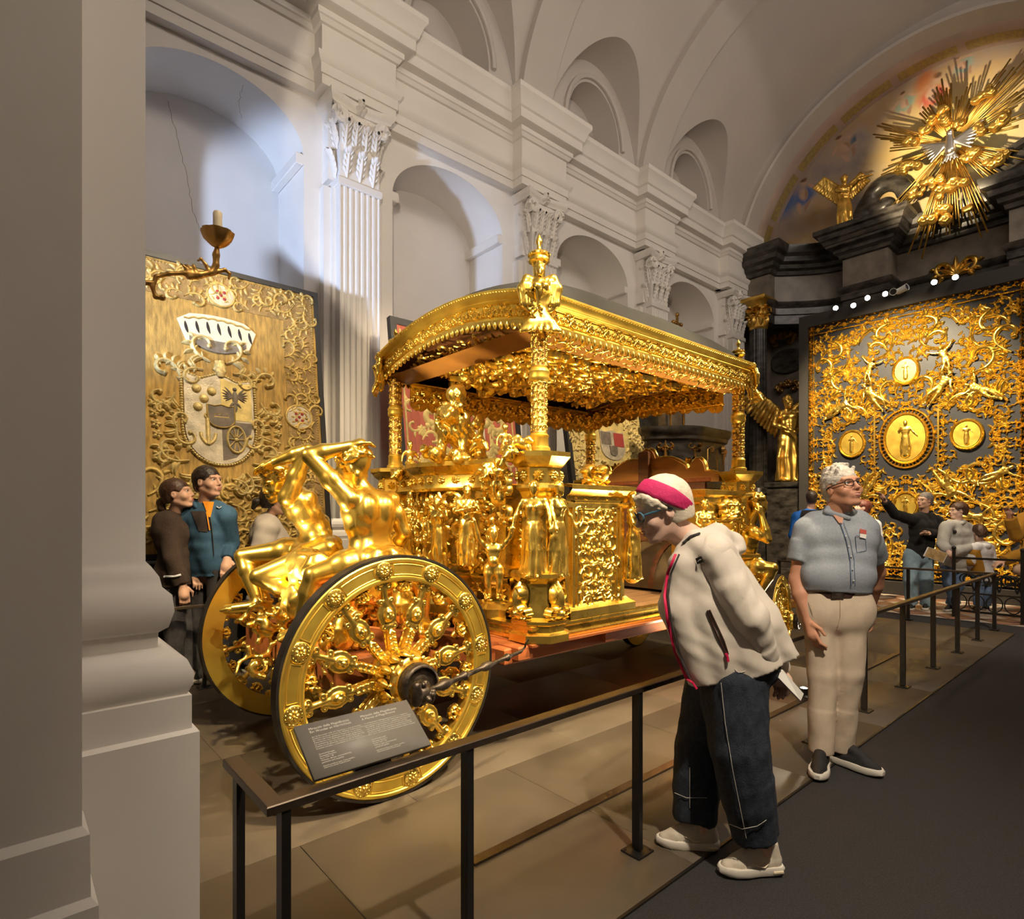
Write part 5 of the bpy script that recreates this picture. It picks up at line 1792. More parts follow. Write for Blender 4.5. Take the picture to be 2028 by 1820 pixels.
# cartouche between the putto and the corner
p = onX(985, 985, 2.44)
o = Orn()
for s_ in (1, -1):
    o.scroll(0, .10, pi / 2 - s_ * .9, .24, -s_, w=.018, h=.03, leaves=3); o.scroll(s_ * .02, -.10, -pi / 2 + s_ * .8, .22, s_, w=.016, h=.03, leaves=3)
    o.scroll(s_ * .07, 0, pi / 2, .16, -s_, w=.014, h=.03, leaves=1)
o.flower(0, .11, .04, 7, .04); o.bead(0, 0, .065, .03, 16)
q = MB(); o.into(q, plane_map(p, (0, -1, 0), (0, 0, 1), (-1, 0, 0))); q.build('cartouche', G, coach, 60)

# ---- the two large seated figures over the rear axle
PX_ = lambda u, v, d: onD(u, v, d)
Jb = dict(H=1.62, pe=PX_(635, 1075, 3.98), hpL=PX_(612, 1088, 4.08), hpR=PX_(650, 1092, 3.86), nk=PX_(582, 968, 4.0), hd=PX_(548, 958, 3.96),
          shL=PX_(590, 985, 4.16), shR=PX_(570, 985, 3.84), elR=PX_(608, 893, 3.80), wrR=PX_(545, 915, 3.82), elL=PX_(640, 1040, 4.22), wrL=PX_(650, 1085, 4.15),
          knR=PX_(514, 1142, 3.74), anR=PX_(640, 1205, 3.78), toR=PX_(590, 1232, 3.70), knL=PX_(482, 1102, 4.02), anL=PX_(512, 1195, 3.92), toL=PX_(450, 1207, 3.90))
Ja = dict(H=1.66, pe=PX_(738, 1095, 3.62), hpL=PX_(716, 1112, 3.56), hpR=PX_(762, 1108, 3.72), nk=PX_(728, 978, 3.66), hd=PX_(702, 930, 3.66),
          shL=PX_(692, 990, 3.52), shR=PX_(772, 992, 3.82), elL=PX_(612, 902, 3.50), wrL=PX_(690, 884, 3.60), elR=PX_(800, 1055, 3.84), wrR=PX_(770, 1100, 3.92),
          knL=PX_(622, 1140, 3.42), anL=PX_(592, 1245, 3.46), toL=PX_(560, 1262, 3.40), knR=PX_(835, 1128, 3.80), anR=PX_(838, 1230, 3.82), toR=PX_(800, 1245, 3.76))


def drape_hips(c, J, W):
    hc, U, Lh, Ls = torso_axes(J); f = np.cross(Lh, U); H = J['H']
    for i in range(7):
        a = i * .9
        c.chain([hc + (Lh * cos(a) + f * sin(a)) * .075 * H + U * .03 * H, hc + (Lh * cos(a + .8) + f * sin(a + .8)) * .085 * H + U * (.0 + .01 * (i % 3)) * H, hc + (Lh * cos(a + 1.4) + f * sin(a + 1.4)) * .08 * H - U * .03 * H], [.02 * H, .024 * H, .015 * H], .01 * H)


statue('seated_figure', Jb, 'gold_bright', coach, .0075, 21, hs=1.02, hyaw=198, hpitch=-18, extra=drape_hips, label='gilded naked man seated over the axle, arm bent over his bowed head', curls=110)
statue('seated_figure', Ja, 'gold_bright', coach, .0075, 22, hs=1.12, hyaw=128, hpitch=-25, extra=drape_hips, label='gilded naked man seated beside the near rear wheel, arm laid over his head', curls=110)
# rock / drapery seat under them
c = Clay()
for i in range(40):
    R_ = random.Random(300 + i)
    p = PX_(R_.uniform(590, 800), R_.uniform(1120, 1190), R_.uniform(3.5, 4.0))
    c.ell(p, R_.uniform(.07, .12), k=.05)
c.disp = folds(.010, 45, 3)
clay_obj(c, .012, 'figure_seat', G, coach)
# seated figure at the front, beyond the woman
Jf = dict(H=1.35, pe=PX_(1472, 1115, 5.45), hpL=PX_(1462, 1122, 5.55), hpR=PX_(1482, 1122, 5.35), nk=PX_(1482, 1045, 5.45), hd=PX_(1502, 1000, 5.42), shL=PX_(1478, 1050, 5.62), shR=PX_(1492, 1052, 5.28),
          elR=PX_(1520, 1068, 5.2), wrR=PX_(1508, 1020, 5.25), elL=PX_(1480, 1085, 5.7), wrL=PX_(1490, 1110, 5.6), knR=PX_(1530, 1125, 5.25), anR=PX_(1500, 1180, 5.3), toR=PX_(1520, 1190, 5.3), knL=PX_(1520, 1140, 5.6), anL=PX_(1500, 1190, 5.6), toL=PX_(1520, 1195, 5.6))
statue('seated_figure', Jf, 'gold_bright', coach, .010, 23, hs=.85, hyaw=-20, hpitch=-5, label='gilded naked figure seated at the front of the coach behind the woman in cream')
c = Clay()
for i in range(26):
    R_ = random.Random(700 + i)
    p = np.array((R_.uniform(5.35, 5.95), R_.uniform(2.8, 3.4), R_.uniform(.55, 1.1))); c.ell(p, R_.uniform(.06, .12), k=.04)
c.disp = folds(.012, 45, 5)
clay_obj(c, .014, 'front_foliage', G, coach)

# ================================================================ CHANCEL ARCH, ALTAR, MURAL
AC, AZ, AR = 3.5, 7.38, 3.66
t = np.linspace(-.15, pi + .15, 73)
def arc(r, x): return np.column_stack([np.full(len(t), x), AC + r * np.cos(t), AZ + r * np.sin(t)])
b = MB()
rings = [arc(5.2, 13.75), arc(AR + .42, 13.75), arc(AR + .40, 13.68), arc(AR + .30, 13.66), arc(AR + .26, 13.72), arc(AR + .10, 13.72), arc(AR + .05, 13.69), arc(AR, 13.72), arc(AR, 14.25)]
n = len(t); j = np.arange(n - 1)
b.add(np.concatenate(rings), *[np.stack([j + k * n, j + 1 + k * n, j + 1 + (k + 1) * n, j + (k + 1) * n], -1) for k in range(len(rings) - 1)])
arch = struct('wall_chancel_arch', b, 'plaster_vault', smooth=40)
mat('arch_pink', (0.50, 0.37, 0.30), 0.8, var=0.08, scale=2)
mat('arch_yellow', (0.52, 0.37, 0.10), 0.6, var=0.35, scale=16, color2=(0.34, 0.25, 0.12))
b = MB(); rings = [arc(AR + .01, 14.24), arc(AR - .05, 14.3), arc(AR - .06, 14.6), arc(AR - .06, 15.0)]
b.add(np.concatenate(rings), *[np.stack([j + k * n, j + 1 + k * n, j + 1 + (k + 1) * n, j + (k + 1) * n], -1) for k in range(3)])
b.build('arch_soffit', 'arch_pink', arch, 60)
# painted yellow panels framed on the soffit, one per section
for k in range(9):
    a0, a1 = .10 + k * .33, .10 + k * .33 + .29
    aa = np.linspace(a0, a1, 9)
    b = MB(); V = []
    for (x, r) in ((14.52, AR - .060), (14.80, AR - .068)):
        V.append(np.column_stack([np.full(9, x), AC + r * np.cos(aa), AZ + r * np.sin(aa)]))
    jj = np.arange(8); b.add(np.concatenate(V), np.stack([jj, jj + 1, jj + 10, jj + 9], -1)); b.build('painted_panel', 'arch_yellow', arch, 60)


def painting(name, base, blobs, rough=.8):
    """flat painted colour fields: (y, z, ry, rz, angle, colour, softness)"""
    m = bpy.data.materials.new(name); m.use_nodes = True; nt = m.node_tree; N = nt.nodes; Lk = nt.links
    bs = N['Principled BSDF']; bs.inputs['Roughness'].default_value = rough
    tc = N.new('ShaderNodeTexCoord')
    nz = N.new('ShaderNodeTexNoise'); nz.inputs['Scale'].default_value = .9; nz.inputs['Detail'].default_value = 6; Lk.new(tc.outputs['Object'], nz.inputs['Vector'])
    rp = N.new('ShaderNodeValToRGB'); cr_ = rp.color_ramp
    cr_.elements[0].position, cr_.elements[1].position = .3, .72
    cr_.elements[0].color, cr_.elements[1].color = (*base[0], 1), (*base[-1], 1)
    for i, q in enumerate(base[1:-1]):
        e = cr_.elements.new(.3 + .42 * (i + 1) / (len(base) - 1)); e.color = (*q, 1)
    Lk.new(nz.outputs['Fac'], rp.inputs[0])
    cur = rp.outputs[0]
    wn = N.new('ShaderNodeTexNoise'); wn.inputs['Scale'].default_value = 6; Lk.new(tc.outputs['Object'], wn.inputs['Vector'])
    wv = N.new('ShaderNodeVectorMath'); wv.operation = 'MULTIPLY_ADD'; Lk.new(wn.outputs['Color'], wv.inputs[0]); wv.inputs[1].default_value = (.12,) * 3; Lk.new(tc.outputs['Object'], wv.inputs[2])
    for (y, z, ry, rz, an, col, soft) in blobs:
        mp = N.new('ShaderNodeMapping'); mp.vector_type = 'TEXTURE'
        mp.inputs['Location'].default_value = (14.95, y + .06, z + .06); mp.inputs['Rotation'].default_value = (RAD(an), 0, 0); mp.inputs['Scale'].default_value = (50, ry, rz)
        Lk.new(wv.outputs[0], mp.inputs[0])
        ln = N.new('ShaderNodeVectorMath'); ln.operation = 'LENGTH'; Lk.new(mp.outputs[0], ln.inputs[0])
        mr = N.new('ShaderNodeMapRange'); mr.inputs['From Min'].default_value = 1.0; mr.inputs['From Max'].default_value = max(.02, 1 - soft); Lk.new(ln.outputs['Value'], mr.inputs[0])
        mx = N.new('ShaderNodeMix'); mx.data_type = 'RGBA'; Lk.new(mr.outputs[0], mx.inputs['Factor']); Lk.new(cur, mx.inputs['A']); mx.inputs['B'].default_value = (*col, 1)
        cur = mx.outputs['Result']
    Lk.new(cur, bs.inputs['Base Color'])
    MAT[name] = m


def cherub(u, v, s, cloth, an=0, flip=1):
    p = onX(u, v, 14.95); y, z = p[1], p[2]
    sk, sh = (.62, .40, .28), (.42, .25, .16)
    f = lambda dx, dz: (y - flip * s * (dx * cos(RAD(an)) - dz * sin(RAD(an))), z + s * (dx * sin(RAD(an)) + dz * cos(RAD(an))))
    out = []
    for (dx, dz, rx, rz, a, col, so) in ((.05, -.1, .55, .42, 20, cloth, .5), (0, 0, .22, .34, 10, sk, .5), (.02, .46, .16, .17, 0, sk, .4), (.02, .55, .17, .12, 0, (.20, .11, .06), .5),
                                         (-.34, .16, .25, .08, 30, sk, .5), (.34, .2, .25, .08, -40, sk, .5), (-.15, -.5, .10, .32, 15, sk, .5), (.18, -.48, .10, .30, -25, sh, .5), (.12, -.02, .09, .26, 10, sh, .7)):
        yy_, zz_ = f(dx, dz); out.append((yy_, zz_, s * rx, s * rz, -flip * (a + an), col, so))
    return out


g = onX(1885, 285, 14.95)
bl = [(g[1], g[2], 1.9, 1.5, 0, (.78, .58, .16), .9), (g[1], g[2], 1.1, .9, 0, (.90, .74, .30), .9)]
bl += cherub(1590, 385, .62, (.10, .17, .42)) + cherub(1672, 290, .55, (.50, .35, .24), 25) + cherub(1845, 185, .62, (.60, .13, .08), -15) + cherub(1905, 130, .40, (.35, .45, .40), 20) + cherub(1790, 205, .45, (.30, .42, .34), 10)
for (u, v, s_, col) in ((1560, 400, .5, (.13, .20, .42)), (1690, 275, .14, (.10, .16, .22)), (1830, 160, .35, (.62, .22, .08)), (1615, 300, .3, (.25, .35, .50))):
    p = onX(u, v, 14.95); bl.append((p[1], p[2], s_ * .7, s_, 20, col, .7))
painting('mural_paint', ((.30, .27, .30), (.48, .38, .30), (.55, .37, .20), (.62, .48, .30)), bl)
b = MB()
pts = np.column_stack([np.full(n, 14.95), AC + (AR - .05) * np.cos(t), AZ + (AR - .05) * np.sin(t)])
poly = np.concatenate([pts, [(14.95, -.5, 6.5), (14.95, 7.5, 6.5)]])
b.add(poly, np.arange(len(poly))[None]); o_ = b.build('wall_mural', 'mural_paint', None, 0); o_['kind'] = 'structure'
# lower altar wall of grey and dark marble
b = MB(); b.box((14.97, -1.0, 0), (15.3, 7.6, 6.7)); b.box((14.0, 6.95, 0), (15.3, 7.3, 8.0)); wall_altar = struct('wall_altar', b, 'marble_grey')
b = MB(); b.box((14.2, -1.0, 0), (15.6, -.9, 7)); b.build('altar_side', 'marble_grey', wall_altar)
# altar entablature swept along a concave-convex plan
pa = [(13.55, 7.0), (13.55, 6.34), (13.8, 6.34)]
for q in np.linspace(0, 1, 9):
    pa.append((13.9 + .75 * math.sin(q * pi / 2), 6.26 - 1.2 * q))
pa += [(14.66, 4.94), (14.05, 4.94), (14.05, 4.06), (14.66, 4.06), (14.66, 2.1), (14.05, 2.1), (14.05, 1.2), (14.66, 1.2), (14.66, -.6)]
corn = [(0, 7.34), (.05, 7.36), (.07, 7.44), (.14, 7.48), (.16, 7.56), (.26, 7.60), (.28, 7.70), (.36, 7.76), (.40, 7.88), (.40, 7.93), (-.3, 7.95)]
lo_ = lambda pf: [(o_, z - .24) for o_, z in pf]
b = MB(); b.sweep(lo_(corn), pa); b.build('altar_cornice', 'marble_dark', wall_altar, 30)
b = MB(); b.sweep(lo_([(-.3, 6.72), (0, 6.72), (0, 7.35)]), pa); b.build('altar_frieze', 'marble_grey', wall_altar, 30)
b = MB(); b.sweep(lo_([(-.3, 6.22), (.0, 6.22), (.0, 6.42), (.03, 6.44), (.03, 6.58), (.08, 6.64), (.10, 6.72), (-.3, 6.73)]), pa); b.build('altar_architrave', 'marble_dark', wall_altar, 30)
# projecting bracket cornice over the middle pier (flares outwards)
b = MB(); b.sweep(lo_([(0, 7.30), (.05, 7.34), (.10, 7.42), (.16, 7.46), (.24, 7.60), (.34, 7.66), (.42, 7.84), (.5, 7.88), (.5, 7.98), (-.4, 8.0)]), [(14.66, 4.90), (14.10, 4.90), (14.10, 4.10), (14.66, 4.10)]); b.build('altar_bracket', 'marble_dark', wall_altar, 30)
# upper pediment scroll of dark marble behind the angel
c = Clay()
P_ = []
for q in np.linspace(0, 5.2, 22):
    r = .42 * (1 - q / 7.5); P_.append(np.array((14.45, 4.28 - r * cos(q), 8.30 + r * sin(q))))
c.chain(P_, [.16] * 22, .03); c.cap((14.45, 4.72, 7.85), (14.45, 4.66, 8.35), .30, .12, .08); c.cap((14.45, 4.8, 7.8), (14.45, 4.15, 7.8), .15, .15, .05)
clay_obj(c, .03, 'pediment_scroll', 'marble_dark', wall_altar)
q = MB(); q.bar((14.5, 2.45, 7.95), (14.5, .6, 8.65), .5, .22); q.bar((14.4, 2.5, 8.12), (14.4, .6, 8.81), .6, .10); q.build('pediment_arm', 'marble_dark', wall_altar)
# fluted dark column with gilt capital
cx_, cy_ = 13.55, 6.62
b = MB()
b.lathe([(.20, 2.1), (.205, 3.0), (.19, 5.86)], 96, o=(cx_, cy_, 0), rf=lambda r, a, z: r * (1 - .045 * (np.sin(a * 12) > 0.2)))
b.lathe([(.30, 1.55), (.30, 1.75), (.28, 1.78), (.28, 1.9), (.25, 1.95), (.24, 2.0), (.21, 2.1)], 32, o=(cx_, cy_, 0)); b.box((cx_ - .34, cy_ - .34, 0), (cx_ + .34, cy_ + .34, 1.56), .02)
col = thing('altar_column', (cx_, cy_, 0), 'dark marble fluted column with gilt capital at the edge of the altar', 'column')
b.build('shaft', 'marble_dark', col, 30)
b = MB(); b.lathe([(.19, 5.84), (.22, 5.88), (.20, 5.92), (.20, 6.1), (.22, 6.3), (.27, 6.44), (.30, 6.48)], 32, o=(cx_, cy_, 0)); b.box((cx_ - .31, cy_ - .31, 6.48), (cx_ + .31, cy_ + .31, 6.58), .02)
o = Orn(); ro = .2
for tier, (z0, L_) in enumerate(((5.92, .26), (6.1, .28))):
    for i in range(8):
        x = (i + .5 * tier) * 2 * pi * ro / 8; o.leaf(x, z0, pi / 2, L_, .06, 0, .07); o.bead(x, z0 + L_ * .92, .035, .10)
        for s_ in (-1, 1): o.leaf(x, z0 + .1, pi / 2 - s_ * .8, .12, .02, s_ * .8, .06)
for i in range(4):
    x = (i + .5) * 2 * pi * ro / 4
    for s_ in (1, -1):
        P_, _ = curl(x + s_ * .02, 6.28, pi / 2 - s_ * .9, .40, -s_ * 7, 18, 1.4); o.strip(P_, .018, .12)
o.into(b, lambda P: np.column_stack([cx_ + (ro + P[:, 2]) * np.cos(P[:, 0] / ro), cy_ + (ro + P[:, 2]) * np.sin(P[:, 0] / ro), P[:, 1]]))
b.build('capital', 'gold_old', col, 50)
# gilt cartouches on the grey stone beside the panel
for (u, v, w) in ((1550, 672, .5), (1560, 765, .45)):
    p = onX(u, v, 14.92); o = Orn()
    for s_ in (1, -1):
        o.scroll(0, 0, pi / 2 - s_ * 1.0, w, -s_, w=.035, h=.05); o.scroll(s_ * .1, -.05, -pi / 2 + s_ * 1.3, w * .8, s_, w=.03, h=.05)
    o.flower(0, .08, .12, 6, .06); q = MB(); o.into(q, plane_map(p, (0, -1, 0), (0, 0, 1), (-1, 0, 0))); q.build('stone_cartouche', 'gold_dark', wall_altar, 60)
p = onX(1560, 715, 14.93); b = MB(); b.lathe([(0, .03), (.42, .03), (.45, 0)][::-1], 32, o=p, ax=((0, -1.0, 0), (0, 0, .7), (-1, 0, 0))); b.build('stone_oval', 'marble_dark', wall_altar)

# ---- the glory: rays, clouds, dove
gc = onX(1885, 285, 14.12)
glory = thing('sunburst_glory', gc, 'gilded sunburst of rays and clouds around a silver dove above the altar', 'sunburst')
R_ = random.Random(12)
ends = [(1722, 256), (1735, 288), (1748, 345), (1765, 428), (1812, 512), (1830, 505), (1893, 490), (1958, 475), (1985, 360), (2028, 320), (2045, 232), (2040, 180), (2075, 90), (2010, 120), (1915, 168), (1862, 158), (1870, 172), (1826, 215), (1940, 190), (1855, 330), (1905, 330)]
for (u, v) in ends:
    e = onX(u, v, 14.12); d = e - gc; L = np.linalg.norm(d); d = d / L; s_ = np.array((0, -d[2], d[1]))
    for k in range(6):
        o_ = (k - 2.5) * .036; l_ = L * R_.uniform(.72, 1.02)
        a = gc + d * .22 + s_ * o_ * .35; e2 = gc + d * l_ + s_ * o_ * (1.0 + .25 * L)
        mb = MB(); z = np.array((-1.0, 0, 0)) * R_.uniform(.0, .05)
        x = s_ * .016; y = np.array((-.014, 0, 0))
        V = [a + z - x * .6, a + z + y, a + z + x * .6, a + z - y, e2 + z - x, e2 + z + y, e2 + z + x, e2 + z - y]
        mb.add(V, [(i, (i + 1) % 4, 4 + (i + 1) % 4, 4 + i) for i in range(4)], [(3, 2, 1, 0), (4, 5, 6, 7)]); mb.build('ray', 'gold_old', glory, 0)
for i, (u, v, s_) in enumerate(((1802, 335, .30), (1845, 365, .26), (1885, 372, .36), (1850, 432, .36), (1800, 285, .22), (1858, 240, .30), (1872, 218, .2), (1965, 245, .36), (1950, 188, .24), (1920, 308, .24), (1972, 318, .26), (1815, 382, .22), (1920, 412, .14), (1900, 245, .16), (1832, 258, .18))):
    c = Clay(); p = onX(u, v, 14.0); r_ = random.Random(i); s_ *= .62
    for q in range(7):
        d = np.array((r_.uniform(-.3, .1), r_.uniform(-1, 1), r_.uniform(-.55, .55))) * s_
        rr = r_.uniform(.3, .55) * s_
        c.ell(p + d, (rr * .8, rr, rr), k=.03)
        Pq = [p + d + np.array((-rr * .75, 0, 0)) + rr * (1 - w / 9) * .75 * np.array((0, cos(w * 1.1), sin(w * 1.1))) for w in range(7)]
        c.chain(Pq, [.020 + .02 * s_] * 7, .010)
    clay_obj(c, .014, 'cloud', 'gold_old', glory)
c = Clay(); p = onX(1882, 285, 13.94)
c.cap(p + np.array((0, 0, -.12)), p + np.array((-.03, 0, .12)), .09, .06, .04); c.ell(p + np.array((-.05, 0, .2)), .06, k=.03); c.cap(p + np.array((-.08, 0, .2)), p + np.array((-.13, 0, .18)), .02, .01, .01)
for s_ in (1, -1):
    for q in range(7):
        c.cap(p + np.array((0, s_ * .05, .03)), p + np.array((.02, s_ * (.5 - .03 * q), .22 - .07 * q)), .04, .02, .015)
for q in range(5): c.cap(p + np.array((0, 0, -.1)), p + np.array((0, (q - 2) * .06, -.32)), .03, .018, .01)
clay_obj(c, .013, 'dove', 'silver', glory)

# ---- angels
r = onX(1672, 461, 13.95)
st = statue('gilded_angel', pose(1.25, r, 215, elL=(.10, .20, .86), wrL=(.05, .36, .92), elR=(.12, -.16, .70), wrR=(.2, -.05, .62), knL=(.12, .06, .30), anL=(.05, .06, .06)), 'gold_old', None, .017, 31, hyaw=190, hpitch=-20, draped=True, wings=.55)
tag(st, 'small gilded winged angel seated high on the dark altar cornice', 'statue')
r = onX(1560, 955, 13.4)
st = statue('gilded_angel', pose(1.95, r, 225, elL=(.03, .22, .78), wrL=(.12, .24, .92), elR=(.05, -.17, .66), wrR=(.15, -.06, .60)), 'gold_old', None, .018, 32, hyaw=235, hpitch=5, draped=True, wings=.62)
tag(st, 'life-size gilded winged angel standing beside the carved panel', 'statue')
b = MB(); b.bar(onX(1523, 760, 13.2), onX(1523, 900, 13.2), .03, .03); o_ = b.build('angel_staff', 'gold_dark'); tag(o_, 'thin gilt staff held by the standing angel', 'staff')
b = MB(); b.box((13.1, 5.3, 0), (13.85, 6.2, 2.08), .02); b.box((13.05, 5.25, 2.08), (13.9, 6.25, 2.2), .02); b.box((13.05, 5.25, 0), (13.9, 6.25, .3), .02)
o_ = b.build('statue_pedestal', 'marble_dark'); tag(o_, 'dark marble pedestal under the standing angel', 'pedestal')

# ---- dark side altar and pulpit against the long wall
b = MB(); b.box((9.0, 6.25, 0), (9.86, 6.75, 4.6), .02); b.box((8.95, 6.2, 4.6), (9.9, 6.8, 4.75), .02); b.box((9.05, 6.3, 4.75), (9.85, 6.7, 4.88), .02)
sa = thing('side_altar', (9.4, 6.5, 0), 'tall dark marble pier with gilt panel and cross behind the coach', 'altar'); b.build('pier', 'marble_dark', sa)
b = MB(); b.box((9.28, 6.22, 2.3), (9.78, 6.25, 3.95), .005); b.build('stone_panel', 'marble_grey', sa)
b = MB()
for (x0_, x1_, z0_, z1_) in ((9.30, 9.76, 3.88, 3.91), (9.30, 9.76, 2.33, 2.36), (9.30, 9.33, 2.33, 3.91), (9.73, 9.76, 2.33, 3.91)): b.box((x0_, 6.20, z0_), (x1_, 6.22, z1_))
o = Orn(); o.scroll(0, 0, .3, .2, 1, w=.015, h=.02); o.scroll(0, 0, pi - .3, .2, -1, w=.015, h=.02); o.leaf(0, .02, -pi / 2, .25, .02, 0, .02); o.into(b, plane_map((9.53, 6.215, 3.65), (1, 0, 0), (0, 0, 1), (0, -1, 0)))
b.build('gilt_border', 'gold_dark', sa, 50)
cp = onY(1341, 662, 6.5)
b = MB(); b.lathe([(0, 0), (.10, 0), (.08, .04), (.03, .06), (.02, .08)], 16, o=(cp[0], cp[1], 4.88)); b.bar((cp[0], cp[1], 4.9), (cp[0], cp[1], 5.38), .05, .03, up=(0, 1, 0)); b.bar((cp[0] - .13, cp[1], 5.22), (cp[0] + .13, cp[1], 5.22), .05, .03)
for d in ((-.13, 0), (.13, 0), (0, .17)): b.ball((cp[0] + d[0], cp[1], 5.22 + d[1]), .042)
b.build('cross', 'gold_dark', sa)
pulp = thing('pulpit', (9.6, 6.0, 0), 'dark marble pulpit with gilt scrolls and curved rim behind the scalloped board', 'pulpit')
pc = (9.45, 6.05)
t_ = np.linspace(-.2, pi + .2, 25)
pth = [(pc[0] + 1.02 * cos(-a) * (1 + .06 * cos(6 * a)), pc[1] + .62 * sin(-a) * (1 + .06 * cos(6 * a))) for a in t_[::-1]]
b = MB(); b.sweep([(-.3, 1.4), (-.25, 1.6), (-.1, 1.8), (0, 1.95), (0, 2.05), (-.03, 2.08), (-.03, 2.75), (.02, 2.78), (.03, 2.84), (.07, 2.88), (.09, 2.95), (.09, 2.99), (-.2, 3.0)], pth); b.build('pulpit_drum', 'marble_dark', pulp, 30)
for a in (.45, 1.1, 1.57, 2.05, 2.7):
    d = np.array((cos(a), -sin(a), 0)); p = np.array((pc[0] + 1.0 * cos(a), pc[1] - .60 * sin(a), 0)); tn = nrm((-d[1], d[0], 0))
    o = Orn()
    if a in (1.1, 2.05, .45, 2.7):
        o.scroll(0, 2.7, -pi / 2 + .3, .25, 1, w=.02, h=.05); o.scroll(0, 2.7, -pi / 2 - .3, .25, -1, w=.02, h=.05); o.leaf(0, 2.75, -pi / 2, .5, .03, 0, .05)
    else:
        o.strip([(-.16, 2.12), (-.16, 2.62), (0, 2.68), (.16, 2.62), (.16, 2.12), (-.16, 2.12)], .012, .02); o.flower(0, 2.62, .06, 6, .03)
    q = MB(); o.into(q, plane_map(p, tn, (0, 0, 1), d)); q.build('pulpit_ornament', 'gold_dark', pulp, 60)

# ---- big carved panel before the altar
PXX = 12.5
panel = thing('carved_panel', (PXX, 3.35, 0), 'huge framed panel of gilded openwork scrolls around an oval medallion', 'panel')
b = MB(); b.box((PXX + .02, 1.45, .25), (PXX + .16, 5.05, 5.30)); b.build('ground', 'panel_ground', panel)
for nm, lo, hi in (('frame_side', (PXX - .06, 5.03, .0), (PXX + .3, 5.21, 5.55)), ('frame_side', (PXX - .06, 1.30, .0), (PXX + .3, 1.48, 5.55)), ('frame_top', (PXX - .06, 1.48, 5.30), (PXX + .3, 5.03, 5.55)), ('frame_base', (PXX - .06, 1.48, 0), (PXX + .3, 5.03, .25))):
    b = MB(); b.box(lo, hi, .006); b.build(nm, 'frame_grey', panel)
PW, PH, PZ, PYc = 3.42, 5.05, 2.80, 3.33
pmap = plane_map((PXX + .02, PYc, PZ), (0, -1, 0), (0, 0, 1), (-1, 0, 0))
med = [(0, .08, .48, .60), (.90, .06, .33, .36), (0, 1.32, .30, .36)]
rings_ = [(.50, 1.92, .27), (1.22, 1.75, .24)]


def free(x, y, m=0.0):
    for (mx, my, rx, ry) in med:
        if ((abs(x) - mx) / (rx + m)) ** 2 + ((y - my) / (ry + m)) ** 2 < 1: return False
    for (mx, my, r_) in rings_:
        if math.hypot(abs(x) - mx, abs(y) - my) < r_ + m: return False
    return True


rp_ = random.Random(77)
o = Orn()
for i in range(11):
    for j_ in range(15):
        x = .04 + i * .155 + rp_.uniform(-.05, .05); y = .03 + j_ * .165 + rp_.uniform(-.05, .05)
        if x > 1.60 or y > 2.32 or not free(x, y, .02): continue
        an = math.atan2(y - .1, x) + rp_.choice((-1.2, 1.2, .4, -.4)); sd = rp_.choice((1, -1)); L = rp_.uniform(.26, .42)
        o.scroll(x - cos(an) * L * .25, y - sin(an) * L * .25, an, L, sd, w=L * .052, leaves=3, turn=rp_.uniform(4.2, 5.6), h=.034)
        if rp_.random() < .35: o.flower(x + .05, y + .03, .045, 6, .03)
for (x, y, r_) in rings_:
    a_ = np.linspace(.3, 2 * pi - .7, 30); o.strip(np.column_stack([x + (r_ + .02) * np.cos(a_), y + (r_ + .02) * np.sin(a_)]), .032, .045)
    for k in range(14):
        if k % 2: o.leaf(x + (r_ + .03) * cos(k * .45), y + (r_ + .03) * sin(k * .45), k * .45 + .9, .10, .02, .8, .03)
# big S-scrolls for rhythm
for (x, y, an, L, sd) in ((1.45, .55, 2.2, 1.1, 1), (1.5, 1.35, 2.6, .9, -1), (.25, .75, .7, .8, 1), (.3, 1.75, 1.2, .6, -1), (.95, 1.1, .2, .9, 1), (.6, .55, 1.1, .8, -1), (1.35, 2.15, 3.4, .8, 1), (.15, 2.2, .3, .7, -1)):
    o.scroll(x, y, an, L, sd, w=.038, leaves=5, turn=5.2, h=.055)
q = MB(); o.into(q, lambda P: P); quad_mesh = q.mesh('scrollwork', 60)
B4 = Matrix(((0, 0, -1, PXX + .02), (-1, 0, 0, PYc), (0, 1, 0, PZ), (0, 0, 0, 1)))
for sx in (1, -1):
    for sy in (1, -1):
        link('scrollwork', quad_mesh, G, panel, B4 @ Matrix.Diagonal((sx, sy, 1, 1)))
# figures in the scrollwork
def panel_fig(seed, **kw):
    c = Clay(); J = pose(.62, (0, 0, 0), 90, **kw)
    body(c, J, nude=True); W = head(c, J['hd'], head_axes(90, 0), .36); curly(c, W, .36, seed, 30)
    V, F = c.skin(.010); V = V[:, [0, 2, 1]]; V[:, 2] *= .6
    V[:, 1] -= .33
    return raw_mesh('scroll_figure', V, [F[:, ::-1]], 180)
pf = [panel_fig(1, **dict(elL=(.05, .2, .92), wrL=(.05, .25, 1.08), elR=(.05, -.18, .68), wrR=(.05, -.30, .60), knL=(.05, .12, .28), anL=(.02, .05, .08))), panel_fig(2, elL=(.02, .22, .85), wrL=(.02, .34, .95), elR=(.02, -.22, .85), wrR=(.02, -.34, .95), knL=(.05, .1, .3), knR=(.03, -.02, .26), anR=(.0, .05, .06))]
for (x, y, an, k, sc) in ((.52, .92, -35, 0, 1.1), (1.12, .78, 60, 1, 1.0), (.60, 1.42, 20, 1, .85), (.62, -.80, -150, 0, 1.15), (.95, -1.35, -100, 1, 1.0), (.45, -1.6, 160, 0, .9), (1.3, -.65, -60, 1, .9)):
    for sx in (1, -1):
        link('scroll_figure', pf[k], G, panel, B4 @ Matrix.Diagonal((sx, 1, 1, 1)) @ Matrix.Translation((x, y, .05)) @ Matrix.Rotation(RAD(an), 4, 'Z') @ Matrix.Scale(sc, 4))
